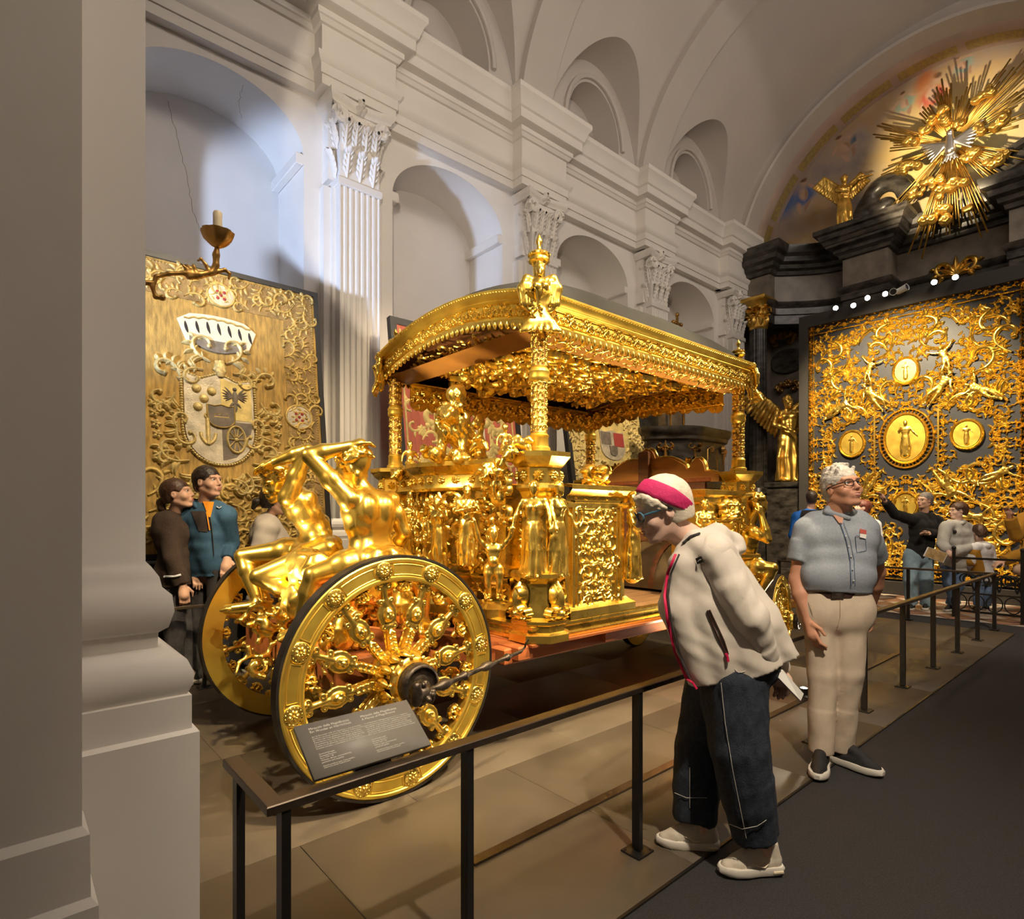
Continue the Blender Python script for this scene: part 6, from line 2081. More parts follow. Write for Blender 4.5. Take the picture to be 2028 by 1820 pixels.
# medallions
for (mx, my, rx, ry, big_) in ((0, .08, .31, .42, True), (.90, .06, .19, .22, False), (-.90, .06, .19, .22, False), (0, 1.32, .17, .21, False), (0, -1.15, .17, .21, False)):
    md = sub_empty('medallion', panel, (PXX, PYc - mx, PZ + my))
    b = MB(); a_ = np.arange(40) * 2 * pi / 40
    fn = lambda P: pmap(np.column_stack([mx + P[:, 0], my + P[:, 1], P[:, 2]]))
    b.plate(np.column_stack([rx * np.cos(a_), ry * np.sin(a_)]), 0, .035, fn); b.build('disc', 'gold_leaf', md, 30)
    o = Orn()
    aa = np.linspace(0, 2 * pi, 48)
    o.strip(np.column_stack([(rx + .03) * np.cos(aa), (ry + .03) * np.sin(aa)]), .028, .07)
    if big_: o.strip(np.column_stack([(rx + .12) * np.cos(aa), (ry + .12) * np.sin(aa)]), .022, .05)
    for k in range(44 if big_ else 0):
        o.leaf((rx + .045) * cos(k * 2 * pi / 44), (ry + .045) * sin(k * 2 * pi / 44), k * 2 * pi / 44, .06, .012, 0, .06)
    b = MB(); o.into(b, fn); b.build('rim', G, md, 60)
    c = Clay(); H_ = ry * 1.55
    J = pose(H_, (0, 0, 0), 90, elL=(.05, .16, .70), wrL=(.1, .10, .78), elR=(.03, -.18, .68), wrR=(.05, -.25, .60)); body(c, J); W = head(c, J['hd'], head_axes(90, 0), H_ * .6); robe(c, J, 3); curly(c, W, H_ * .6, 3, 24)
    V, F = c.skin(.012); V = V[:, [0, 2, 1]]; V[:, 2] = V[:, 2] * .45 + .045; V[:, 1] -= H_ / 2
    link('relief_figure', raw_mesh('relief_figure', fn(V), [F[:, ::-1]], 180), G, md)
for s_ in (1, -1):
    b = MB(); b.box((PXX - .03, PYc + s_ * .50 - .015, PZ - .40), (PXX + .01, PYc + s_ * .50 + .015, PZ + .56), .004); b.build('medallion_bar', 'gold_bright', panel)
# border bands
for (nm, ox, oy, ex, L, hgt) in (('border_top', -PW / 2, PH / 2 - .10, (1, 0), PW, .17), ('border_bottom', -PW / 2, -PH / 2 + .10, (1, 0), PW, .17), ('border_side', -PW / 2 + .05, -PH / 2, (0, 1), PH, .09), ('border_side', PW / 2 - .05, -PH / 2, (0, 1), PH, .09)):
    o = Orn(); m_ = round(L / (hgt * .72))
    for i in range(m_):
        x = (i + .5) * L / m_
        o.flower(x, 0, hgt * .34, 7, .045) if i % 2 else o.scroll(x - hgt * .3, -hgt * .1, .6, hgt * 1.5, 1, w=hgt * .085, h=.045)
        o.bead(x + L / m_ / 2, 0, hgt * .12, .04)
    for y in (hgt * .5, -hgt * .5): o.strip(np.column_stack([np.linspace(0, L, 30), np.full(30, y)]), hgt * .09, .05)
    b = MB(); o.into(b, lambda P: pmap(np.column_stack([ox + P[:, 0] * ex[0] - P[:, 1] * ex[1], oy + P[:, 0] * ex[1] + P[:, 1] * ex[0], P[:, 2]]))); b.build(nm, G, panel, 60)

# ---- spotlights clamped along the top of the panel frame
sp_mesh = MB(); sp_mesh.lathe([(0, -.10), (.035, -.10), (.045, -.08), (.05, .05), (.052, .06), (.046, .06), (.044, .045)], 20); sp_m = sp_mesh.mesh('housing', 40)
gl = MB(); gl.lathe([(.043, .050), (0, .052)], 20); gl_m = gl.mesh('lens', 40)

lit = [(1655, 610), (1690, 605), (1718, 590), (1753, 582), (1850, 559), (1892, 549)]
ords = ['leftmost lit spotlight', 'second lit spotlight from the left', 'third lit spotlight from the left', 'fourth lit spotlight from the left, beside the white lamp', 'fifth lit spotlight from the left', 'rightmost lit spotlight, below the gilt crown']
for k, (u, v) in enumerate(lit + [(1769, 578), (1789, 572)]):
    p = onX(u, v, 12.3); on = k < 6
    L_ = thing('spotlight', p, (ords[k] + ' on the frame top') if on else ('white unlit lamp, perforated front, on the frame top' if k == 6 else 'white unlit spotlight drum turned sideways on the frame top'), 'spotlight', 'spotlights on the panel frame')
    aim = Vector((-p[0], -p[1], CAMH - p[2])) if k < 7 else Vector((-.3, -1, .2))
    Mx = Matrix.Translation(Vector(p)) @ aim.to_track_quat('Z', 'Y').to_matrix().to_4x4()
    sc = Matrix.Scale(1.0 if on else 1.2, 4)
    link('housing', sp_m if on else sp_m.copy(), None, L_, Mx @ sc)
    L_.children[0].data.materials.clear(); L_.children[0].data.materials.append(MAT['black_metal' if on else 'lamp_white'])
    link('lens', gl_m if on else gl_m.copy(), None, L_, Mx @ sc)
    L_.children[-1].data.materials.clear(); L_.children[-1].data.materials.append(MAT['lamp_glow' if on else 'frame_black'])
    br = MB(); br.tube([p, (12.40, p[1], p[2] - .02), (12.45, p[1], min(p[2] - .02, 5.52))], .009, 6); br.build('bracket', 'black_metal', L_, 40)
# gilt leaf crest above the frame
o = Orn()
for k in range(7):
    o.leaf(0, 0, pi / 2 + (k - 3) * .42, .42 - .03 * abs(k - 3), .05, (k - 3) * .3, .07)
for s_ in (1, -1): o.scroll(s_ * .1, .0, pi / 2 - s_ * 1.4, .6, s_, w=.04, h=.06)
p = onX(1893, 545, 14.6); q = MB(); o.into(q, plane_map(p, (0, -1, 0), (0, 0, 1), (-1, 0, 0))); o_ = q.build('gilt_crest', 'gold_old', wall_altar, 60)

# ================================================================ HANGINGS
class Hanging:
    """a leaning framed textile: local x along the wall, y up the cloth, height towards the room"""

    def __init__(s, x0, x1, z0, z1, yb, yt, label, ground, frame=.055):
        s.o = np.array((x0, yb, z0)); up = np.array((0, yt - yb, z1 - z0)); s.h = np.linalg.norm(up); s.up = up / s.h
        s.ex = np.array((1.0, 0, 0)); s.n = np.cross(s.ex, s.up); s.w = x1 - x0
        s.t = thing('tapestry', ((x0 + x1) / 2, yb, z0), label, 'tapestry', 'heraldic tapestries leaning on the long wall')
        s.fn = plane_map(s.o, s.ex, s.up, s.n)
        b = MB(); b.plate([(0, 0), (s.w, 0), (s.w, s.h), (0, s.h)], -.03, 0, s.fn); b.build('cloth', ground, s.t)
        for (a, c_, d, e) in ((-frame, -frame, 0, s.h + frame), (s.w, -frame, s.w + frame, s.h + frame), (0, s.h, s.w, s.h + frame), (0, -frame, s.w, 0)):
            b = MB(); b.plate([(a, c_), (d, c_), (d, e), (a, e)], -.07, .012, s.fn); b.build('frame_bar', 'frame_black', s.t)

    def loc(s, u, v):
        r = ray(u, v); c_ = np.array((0, 0, CAMH)); k = np.dot(s.o - c_, s.n) / np.dot(r, s.n); p = c_ + k * r - s.o
        return np.dot(p, s.ex), np.dot(p, s.up)

    def orn(s, o, name, m, lift=0.0):
        b = MB(); o.into(b, lambda P: s.fn(P + np.array((0, 0, lift)))); return b.build(name, m, s.t, 60)

    def plate(s, poly, name, m, h=.006, lift=0.0):
        b = MB(); b.plate(poly, lift, lift + h, s.fn); return b.build(name, m, s.t, 30)


def shield_poly(cx, cy, w, h, n=10):
    p = [(cx - w, cy + h * .62), (cx - w * .5, cy + h * .56), (cx, cy + h * .66), (cx + w * .5, cy + h * .56), (cx + w, cy + h * .62)]
    t = np.linspace(0, pi, 2 * n + 1)
    p += [(cx + w * cos(q) ** 1 * (1 if abs(cos(q)) > .0 else 1), cy - h * .1 - h * .55 * sin(q) ** .9) for q in t]
    return p[::-1]


def coronet(H, cx, cy, w, h, cloth='tap_cream', tails=7):
    """a cap of dignity: cream turned-up band with dark ermine tails and grey lining"""
    band = [(cx - w, cy + h * .55), (cx - w * .82, cy + h * .72)] + [(cx + w * q, cy + h * (.92 - .18 * q * q)) for q in np.linspace(-.7, .7, 9)] + [(cx + w * .82, cy + h * .72), (cx + w, cy + h * .5), (cx + w * .80, cy - h * .22)] + [(cx + w * q * .78, cy - h * (.42 - .2 * q * q)) for q in np.linspace(1, -1, 9)] + [(cx - w * .8, cy - h * .22)]
    H.plate(band[::-1], 'coronet', cloth, .012)
    low = [(cx + w * q * .72, cy - h * (.02 + .05 * (1 - q * q))) for q in np.linspace(-1, 1, 11)] + [(cx + w * q * .72, cy - h * (.52 - .34 * q * q)) for q in np.linspace(1, -1, 11)]
    H.plate(low[::-1], 'coronet_lining', 'tap_grey', .016)
    q = MB()
    for k in range(tails):
        x = cx + (k - (tails - 1) / 2) * w * 1.62 / (tails - 1); y = cy + h * (.50 - .22 * ((x - cx) / w) ** 2)
        o = Orn(); o.leaf(x, y + h * .14, -pi / 2 + .1, h * .48, w * .040, .3, .004)
        for V in o.V: V[:, 2] += .012
        o.into(q, H.fn)
    q.build('ermine_tails', 'ink', H.t)
    o = Orn(); P = [(cx + w * .84 * q, cy + h * (.74 - .16 * q * q) + h * .05 * abs(sin(q * 11))) for q in np.linspace(-1, 1, 40)]
    o.strip(P, .010, .010); H.orn(o, 'coronet_cord', 'tap_relief', .012)


def scroll_field(H, x0, y0, x1, y1, cell, seed, name, m, h=.022, dens=1.0):
    o = fill_orn(x1 - x0, y1 - y0, cell, seed, dens)
    for V in o.V:
        V[:, 0] += (x0 + x1) / 2; V[:, 1] += (y0 + y1) / 2; V[:, 2] *= h / (cell * .1)
    return H.orn(o, name, m)


# ---- first hanging: gold cloth with a quartered shield under a coronet
T1 = Hanging(.68, 2.70, 1.13, 3.98, 6.15, 6.55, 'large gold tapestry with coronet and quartered shield behind the visiting couple', 'tap_gold')
Hh, Ww = T1.h, T1.w
bw = .36
T1.plate([(.03, Hh - bw), (Ww - .03, Hh - bw), (Ww - .03, Hh - .03), (.03, Hh - .03)], 'border_top', 'tap_border', .004)
T1.plate([(Ww - bw, .03), (Ww - .03, .03), (Ww - .03, Hh - bw), (Ww - bw, Hh - bw)], 'border_side', 'tap_border', .004)
scroll_field(T1, .06, Hh - bw + .02, Ww - .06, Hh - .05, .155, 61, 'border_scrolls', 'tap_relief', .016)
scroll_field(T1, Ww - bw + .02, .06, Ww - .06, Hh - bw, .15, 62, 'border_scrolls', 'tap_relief', .016)
scroll_field(T1, .06, .06, Ww - bw, .36, .16, 63, 'border_scrolls', 'tap_relief', .018)
scroll_field(T1, .04, .4, .20, Hh - bw, .16, 64, 'border_scrolls', 'tap_relief', .016)
o = Orn()
for y in np.arange(.05, Hh - .05, .028): o.bead(Ww - .035, y, .012, .010, 5); o.bead(.035, y, .012, .010, 5)
for x in np.arange(.05, Ww - .05, .028): o.bead(x, Hh - .035, .012, .010, 5)
for y in np.arange(.05, Hh - bw, .026): o.bead(Ww - bw + .005, y, .008, .008, 5)
T1.orn(o, 'twisted_cord', 'tap_relief')
# medallions in the border
for (u, v, r_) in ((437, 586, .11), (592, 827, .12)):
    x, y = T1.loc(u, v); a_ = np.arange(24) * 2 * pi / 24
    T1.plate(np.column_stack([x + r_ * 1.1 * np.cos(a_), y + r_ * np.sin(a_)]), 'border_medallion', 'tap_silver', .014)
    o = Orn(); aa = np.linspace(0, 2 * pi, 30); o.strip(np.column_stack([x + r_ * 1.18 * np.cos(aa), y + r_ * 1.08 * np.sin(aa)]), .016, .02)
    T1.orn(o, 'medallion_rim', 'tap_relief')
    q = MB()
    for k in range(5):
        o = Orn(); o.bead(x + (.045 * cos(k * pi / 2 + .785) if k < 4 else 0), y + (.05 * sin(k * pi / 2 + .785) if k < 4 else 0), .018, .008, 8)
        for V in o.V: V[:, 2] += .014
        o.into(q, T1.fn)
    q.build('roundels', 'tap_blackred', T1.t)
cx, cy = T1.loc(432, 672); coronet(T1, cx, cy - .01, .37, .27)
sx_, sy_ = T1.loc(436, 835); sw, sh = .32, .70
T1.plate(shield_poly(sx_, sy_ + .02, sw, sh), 'shield', 'tap_silver', .02)
pl = shield_poly(sx_, sy_ + .02, sw + .02, sh + .02); pl = np.array(pl + pl[:1]); o = Orn()
dd = np.concatenate([[0], np.cumsum(np.linalg.norm(np.diff(pl, axis=0), axis=1))])
for s_ in np.arange(0, dd[-1], .026): o.bead(np.interp(s_, dd, pl[:, 0]), np.interp(s_, dd, pl[:, 1]), .017, .030, 6)
T1.orn(o, 'shield_cord', 'tap_relief_bright')
T1.plate([(sx_ + .01, sy_ - .40), (sx_ + .14, sy_ - .36), (sx_ + .25, sy_ - .22), (sx_ + .30, sy_ - .05), (sx_ + .30, sy_), (sx_ + .01, sy_)], 'shield_quarter', 'tap_grey', .003, .020)
T1.plate([(sx_ + .01, sy_ + .02), (sx_ + .30, sy_ + .02), (sx_ + .30, sy_ + .42), (sx_ + .16, sy_ + .40), (sx_ + .01, sy_ + .45)], 'shield_quarter', 'tap_yellow', .003, .020)
o = Orn()
for (u, v) in ((388, 770), (418, 776), (403, 790), (391, 806)):
    x, y = T1.loc(u, v); o.bead(x, y, .045, .03, 12)
T1.orn(o, 'roundels', 'tap_relief_bright', .02)
o = Orn(); x, y = T1.loc(464, 787)          # eagle
for s_ in (1, -1):
    for k in range(6): o.leaf(x + s_ * .02, y - .01, pi / 2 - s_ * (.5 + .3 * k), .13 - .008 * k, .011, -s_ * .4, .012)
    o.leaf(x, y - .05, -pi / 2 + s_ * .7, .09, .014, 0, .012)
o.leaf(x, y + .06, -pi / 2, .17, .03, 0, .018); o.bead(x, y + .075, .022, .018); o.leaf(x, y - .07, -pi / 2, .10, .022, 0, .012)
T1.orn(o, 'eagle_charge', 'tap_grey', .023)
o = Orn(); x, y = T1.loc(411, 855)          # anchor
o.strip([(x, y + .13), (x, y - .13)], .022, .02)
P, _ = curl(x, y - .13, 2.6, .14, -1.2, 9, 1.0); o.strip(P, .018, .016); P, _ = curl(x, y - .13, .5, .14, 1.2, 9, 1.0); o.strip(P, .018, .016)
aa = np.linspace(0, 2 * pi, 14); o.strip(np.column_stack([x + .025 * np.cos(aa), y + .155 + .025 * np.sin(aa)]), .01, .014)
T1.orn(o, 'anchor_charge', 'tap_relief_bright', .02)
o = Orn(); x, y = T1.loc(467, 872)          # wheel
aa = np.linspace(0, 2 * pi, 30); o.strip(np.column_stack([x + .085 * np.cos(aa), y + .135 * np.sin(aa)]), .014, .02)
for k in range(10): o.strip([(x + .02 * cos(k * .628), y + .03 * sin(k * .628)), (x + .08 * cos(k * .628), y + .13 * sin(k * .628))], .007, .014)
o.bead(x, y, .025, .02)
T1.orn(o, 'wheel_charge', 'tap_relief_bright', .022)
x, y = T1.loc(437, 826); T1.plate(shield_poly(x, y, .12, .17), 'inner_shield', 'tap_grey', .014, .02)
o = Orn(); o.strip([(x - .07, y), (x - .05, y + .03), (x - .02, y + .01), (x, y + .035), (x + .02, y + .01), (x + .05, y + .03), (x + .07, y)], .008, .01); o.strip([(x - .07, y - .01), (x + .07, y - .01)], .010, .01)
pl2 = shield_poly(x, y, .125, .178); o.strip(pl2 + pl2[:1], .010, .014); T1.orn(o, 'inner_crown', 'tap_relief', .026)
# strapwork cartouche round the shield
o = Orn()
for s_ in (1, -1):
    for (dx, dy, an, L, sd) in ((.08, .50, .35, .50, 1), (.16, .42, .1, .40, -1), (.40, .34, 1.3, .42, -1), (.46, .20, -1.2, .40, 1), (.44, -.05, -1.3, .42, -1), (.44, -.10, 1.0, .32, 1), (.34, -.34, -.2, .52, 1), (.26, -.42, -.9, .42, -1), (.10, -.48, -.1, .36, -1), (.50, .05, .9, .25, -1), (.48, -.28, .2, .30, -1)):
        o.scroll(sx_ + s_ * dx * .86, sy_ + dy * 1.22, an if s_ > 0 else pi - an, L, sd * s_, w=.020, h=.034, leaves=5, turn=5.0)
    for k in range(4): o.flower(sx_ + s_ * (.58 - .01 * k), sy_ + .12 - .10 * k, .05, 5, .03)
for V in o.V: V[:, 2] *= 1.0
T1.orn(o, 'strapwork', 'tap_relief_bright')
c = Clay(); head(c, np.zeros(3), head_axes(0), .75); curly(c, head(Clay(), np.zeros(3), head_axes(0), .75), .75, 5, 20, lo=-.5)
V, F = c.skin(.010); x, y = T1.loc(436, 733); V = T1.fn(np.column_stack([x + V[:, 1], y + V[:, 2], np.maximum(V[:, 0] * .55 + .01, -.01)])); link('mask_head', raw_mesh('mask_head', V, [F], 180), 'tap_relief_bright', T1.t)
scroll_field(T1, sx_ - .62, sy_ - .95, sx_ + .62, sy_ - .60, .19, 66, 'lower_scrolls', 'tap_relief', .018)

# ---- second hanging: red silk with yellow arabesques
T2 = Hanging(3.78, 5.66, 1.16, 3.90, 6.18, 6.55, 'red and yellow tapestry under the coach canopy', 'tap_red', .09)
Hh, Ww = T2.h, T2.w
for s_ in (0, 1):
    x = .08 if s_ == 0 else Ww - .46
    o = Orn()
    for k in range(7):
        yb = .15 + k * .38
        o.scroll(x + .19, yb, pi / 2 + .5 * (-1) ** k, .42, (-1) ** k, w=.018, h=.006, leaves=3); o.scroll(x + .19, yb + .2, -pi / 2 + .5 * (-1) ** k, .34, (-1) ** k, w=.016, h=.006, leaves=2); o.flower(x + .19, yb + .12, .08, 8, .006)
    for xx in (x - .03, x + .40): o.strip([(xx, .05), (xx, Hh - .05)], .014, .006)
    T2.orn(o, 'arabesque_border', 'tap_yellow')
cx, cy = T2.loc(922, 768); coronet(T2, cx, cy, .30, .24)
o = Orn(); x, y = T2.loc(925, 850)
for s_ in (1, -1):
    for (dx, dy, an, L, sd) in ((.05, .34, .3, .50, -1), (.22, .30, -.2, .45, -1), (.38, .15, -1.0, .5, 1), (.42, -.1, -1.4, .5, -1), (.40, -.35, -1.6, .5, 1), (.3, -.6, -2.0, .5, -1), (.12, .18, .6, .3, 1)):
        o.scroll(x + s_ * dx, y + dy, an if s_ > 0 else pi - an, L, sd * s_, w=.040, h=.012, leaves=4)
T2.orn(o, 'arabesque_cartouche', 'tap_yellow')
T2.plate(shield_poly(x, y - .25, .30, .45), 'shield', 'tap_cream', .008)

# ---- third hanging: pale gold
T3 = Hanging(6.86, 8.74, 1.16, 3.60, 6.18, 6.55, 'pale gold tapestry with coronet between the coach columns', 'tap_yellow', .09)
Hh, Ww = T3.h, T3.w
scroll_field(T3, .04, .1, .30, Hh - .1, .17, 71, 'border_scrolls', 'tap_relief_bright', .02)
scroll_field(T3, Ww - .30, .1, Ww - .04, Hh - .1, .17, 72, 'border_scrolls', 'tap_relief_bright', .02)
cx, cy = T3.loc(1212, 812); coronet(T3, cx, cy, .28, .24)
x, y = T3.loc(1213, 882)
T3.plate(shield_poly(x, y, .32, .40), 'shield', 'tap_silver', .014)
T3.plate([(x + .04, y - .02), (x + .30, y - .02), (x + .30, y + .22), (x + .04, y + .22)], 'shield_quarter', 'tap_blackred', .004, .014)
T3.plate([(x - .30, y), (x - .04, y), (x - .04, y + .22), (x - .30, y + .22)], 'shield_quarter', 'tap_grey', .004, .014)
T3.plate(shield_poly(x, y - .10, .10, .14), 'inner_shield', 'tap_grey', .012, .014)
o = Orn()
for s_ in (1, -1):
    for (dx, dy, an, L, sd) in ((.05, .42, .3, .45, 1), (.36, .30, 1.0, .40, -1), (.40, .05, -1.2, .42, 1), (.38, -.2, -1.2, .42, -1), (.2, -.42, -.4, .42, 1)):
        o.scroll(x + s_ * dx, y + dy, an if s_ > 0 else pi - an, L, sd * s_, w=.028, h=.03, leaves=3)
T3.orn(o, 'strapwork', 'tap_relief_bright')
# plinths carrying the hangings
for (x0, x1) in ((.5, 2.9), (3.65, 5.8), (6.7, 8.9)):
    b = MB(); b.box((x0, 6.06, 0), (x1, 6.5, .98), .006); b.box((x0 + .02, 6.07, .98), (x1 - .02, 6.48, 1.05), .006)
    o_ = b.build('display_plinth', 'frame_black'); tag(o_, {.5: 'black plinth under the gold tapestry behind the couple', 3.65: 'black plinth under the red tapestry', 6.7: 'black plinth under the pale gold tapestry'}[x0], 'plinth')

# ================================================================ SCONCE on the pier
sc = thing('wall_sconce', (.335, 2.2, 2.1), 'gilt wall sconce with one candle on the white pier', 'sconce')
SY = 2.16
Q = lambda u, v, dy=0.0: onY(u, v, SY + dy)
c = Clay()
arm = [Q(300, 552), Q(304, 590), Q(316, 597), Q(322, 592)]
c.chain([Q(322, 590), Q(308, 588), Q(302, 568), Q(310, 548), Q(335, 542), Q(365, 541), Q(395, 545), Q(418, 540), Q(428, 525), Q(428, 505), Q(430, 492)], [.008, .0065, .0065, .007, .007, .007, .011, .010, .010, .011, .008], .006)
c.ell(Q(322, 590), .009, k=.004)
c.chain([Q(415, 542), Q(408, 525), Q(398, 512), Q(392, 516)], [.008, .006, .004, .0035], .004)
c.chain([Q(425, 540), Q(445, 534), Q(455, 542), Q(453, 552)], [.008, .006, .005, .004], .004)
for dx in (-6, 0, 8): c.chain([Q(380 + dx, 548), Q(376 + dx, 532 - dx * .4), Q(370 + dx * 1.5, 524)], [.010, .007, .003], .004)
c.cap(Q(300, 560), Q(288, 560), .007, .009, .004)
clay_obj(c, .0028, 'arm', 'gold_dark', sc)
cupc = Q(431, 492)
b = MB(); b.lathe([(.004, 0), (.012, .004), (.025, .012), (.040, .030), (.047, .048), (.049, .056), (.045, .055), (.030, .030), (.0, .022)], 40, o=cupc, rf=lambda r, a, z: r * (1 + .09 * np.abs(np.sin(a * 4)) * (z > .02) + .02 * np.sin(a * 24))); b.build('drip_cup', 'gold_dark', sc, 60)
b = MB(); b.lathe([(.0, .02), (.0145, .02), (.0150, .06), (.0142, .10), (.0150, .118), (.013, .124), (.004, .122), (.0, .122)], 20, o=cupc, rf=lambda r, a, z: r * (1 + .03 * np.sin(a * 3 + z * 60))); b.tube([cupc + np.array((0, 0, .12)), cupc + np.array((.001, 0, .128))], .001, 5); b.build('candle', 'candle', sc, 60)
b = MB()
zt, zb_ = Q(290, 466)[2], Q(290, 665)[2]
outl = []
for k, q in enumerate(np.linspace(0, 1, 22)): outl.append((zt + (zb_ - zt) * q, .012 + .022 * abs(sin(q * 9)) * (1 - abs(q - .4))))
pol = [(SY + w, z) for z, w in outl] + [(SY - w, z) for z, w in outl[::-1]]
b.plate(pol, 0, .012, lambda P: np.column_stack([.322 + P[:, 2], P[:, 0], P[:, 1]])); b.build('back_plate', 'gold_dark', sc)

# ================================================================ BARRIERS
def barrier(name, path, posts, label, group=None, h=.735, feet=True, first_up=False):
    t_ = thing(name, (*posts[0], 0), label, 'barrier', group)
    b = MB(); pts = [np.array((x, y, 0)) for x, y in path]
    pr_ = [(-.0225, h - .026), (.0225, h - .026), (.0255, h - .023), (.0255, h - .003), (.0225, h), (-.0225, h), (-.0255, h - .003), (-.0255, h - .023)]
    b.sweep(pr_, [(p[0], p[1]) for p in pts], closed_prof=True); b.build('top_rail', 'rail_metal', t_, 30)
    for (x, y) in posts:
        q = MB(); q.box((x - .0125, y - .02, .012), (x + .0125, y + .02, h - .024), .002)
        p_ = q.build('post', 'black_metal', t_)
        q = MB(); q.box((x - .055, y - .05, 0), (x + .055, y + .05, .009), .002)
        for (dx, dy) in ((.042, .036), (-.042, .036), (.042, -.036), (-.042, -.036)): q.lathe([(0, .012), (.006, .011), (.007, .008)][::-1], 8, o=(x + dx, y + dy, 0))
        q.build('foot_plate', 'black_metal', p_)
    return t_


px_ = [.575, 1.19, 2.13, 3.07, 4.01, 4.95, 5.89, 6.83, 7.77, 8.71, 9.66]
barrier('barrier_railing', [(.548, 1.965), (.548, 1.59), (9.69, 1.59), (9.69, 4.4)], [(.56, 1.93)] + [(x, 1.59) for x in px_] + [(9.69, 2.55), (9.69, 3.5), (9.69, 4.37)], 'dark metal barrier railing running along the visitors side of the coach')
barrier('barrier_railing', [(.40, 5.54), (8.6, 5.54)], [(x, 5.54) for x in (.45, 1.327, 2.3, 3.3, 4.3, 5.3, 6.3, 7.3, 8.3)], 'dark metal barrier railing on the far side, in front of the tapestries', h=.72)

# ---- information board
sg = thing('information_board', (.86, 1.62, .75), 'grey information board with white text mounted on the railing', 'sign')
so = np.array((.667, 1.605, .752)); sex = np.array((1.0, 0, 0)); sup = nrm((0, .150, .105)); sn = np.cross(sex, sup); SW, SH = .388, .186
sfn = plane_map(so, sex, sup, sn)
b = MB(); b.plate([(0, 0), (SW, 0), (SW, SH), (0, SH)], -.014, 0, sfn); b.build('board', 'sign_grey', sg, 0)
b = MB(); b.box((.80, 1.625, .722), (.92, 1.70, .752), .003); b.build('mount', 'black_metal', sg)
SM = Matrix(((sex[0], sup[0], sn[0], so[0]), (sex[1], sup[1], sn[1], so[1]), (sex[2], sup[2], sn[2], so[2]), (0, 0, 0, 1)))


def text(s, x, y, size, lead=1.0, M=SM, parent=sg, m='print_white', name='lettering', ext=.0003, align='LEFT'):
    cu = bpy.data.curves.new(name, 'FONT'); cu.body = s; cu.size = size; cu.space_line = lead; cu.extrude = ext; cu.resolution_u = 2; cu.align_x = align
    cu.materials.append(MAT[m])
    tmp = bpy.data.objects.new(name, cu); COL.objects.link(tmp)
    me = bpy.data.meshes.new_from_object(tmp); bpy.data.objects.remove(tmp)
    return link(name, me, None, parent, M @ Matrix.Translation((x, y, .0006)))


text('Miracolo della Magnificenza\nEin Wunder an Herrlichkeit', .036, .160, .0118, .95)
text('Am 16. November 1638 zieht Eggenberg in einer prunkvollen\nKavalkade von seinem Quartier zur offiziellen Audienz im Vatikan.\nIhr Höhepunkt ist ein grandioser Wagen, der nur zu diesem\nAnlass benutzt wird. Geschmückt mit üppiger goldgestickter\nSamtpolsterung, aber ohne Passagier, ist die in Rom gefertigte\nKutsche nur ein glänzendes Schaustück, das die Römer in\nErstaunen versetzen und die Macht des Kaisers demonstrieren soll.', .036, .132, .0064, 1.1)
text('Zeremonialwagen\nGiuseppe Fiocchini\nRom 1637 / 38\nWalnuss-, Birnen- und Lindenholz,\ngeschnitzt und vergoldet', .036, .070, .0068, 1.05)
text('Národní památkový ústav, Česká republika,\nStátní hrad a zámek Český Krumlov', .036, .030, .0056, 1.05)
text('Miracolo della Magnificenza\nA Marvel of Magnificence', .206, .160, .0118, .95)
text("On 16 November 1638 Eggenberg processes in a magnificent\ncavalcade from his quarters to the official audience in the Vatican.\nThe highlight of the procession is a grandiose coach that is only\nused on this single occasion. Ornamented with opulently\ngold-embroidered velvet upholstery but without an occupant,\nthe Roman-made coach is intended purely for display, to awe\nand impress the Romans and demonstrate the emperor's power.", .206, .132, .0064, 1.1)
text('Ceremonial coach\nGiuseppe Fiocchini\nRome, 1637 / 38\nWalnut, pear and limewood,\ncarved and gilded', .206, .070, .0068, 1.05)
text('Národní památkový ústav, Česká republika,\nStátní hrad a zámek Český Krumlov', .206, .030, .0056, 1.05)

# ---- wrought-iron chancel screen at the right
scr = thing('iron_screen', (10.6, 1.4, 0), 'low black wrought-iron chancel screen with scrolls at the right edge', 'screen')
for (name, z, th) in (('rail', .86, .03), ('rail', .10, .03), ('rail', .36, .02)):
    b = MB(); b.bar((10.45, .6, z), (10.45, 2.2, z), .035, th); b.build(name, 'black_metal', scr)
for k, y in enumerate((.62, 1.42, 2.18)):
    b = MB(); b.box((10.43, y - .02, 0), (10.47, y + .02, .98), .003); b.ball((10.45, y, 1.0), .03); b.build('upright', 'black_metal', scr)
for k in range(6):
    y = .75 + k * .235; o = Orn()
    for s_ in (1, -1):
        P_, _ = curl(s_ * .02, .40, pi / 2 - s_ * .35, .55, s_ * 5.5, 22, 1.6); o.strip(P_, .010, .012)
        P_, _ = curl(s_ * .02, .40, pi / 2 + s_ * .25, .50, -s_ * 5.0, 22, 1.8); o.strip(P_, .009, .012)
    q = MB(); o.into(q, plane_map((10.45, y, 0), (0, -1, 0), (0, 0, 1), (-1, 0, 0))); q.build('scroll', 'black_metal', scr, 60)
for k in range(8):
    y = .72 + k * .2; q = MB(); aa = np.linspace(0, 2 * pi, 21); q.tube(np.column_stack([np.full(21, 10.45), y + .09 * np.cos(aa), .23 + .11 * np.sin(aa)]), .008, 6); q.build('ring', 'black_metal', scr, 60)
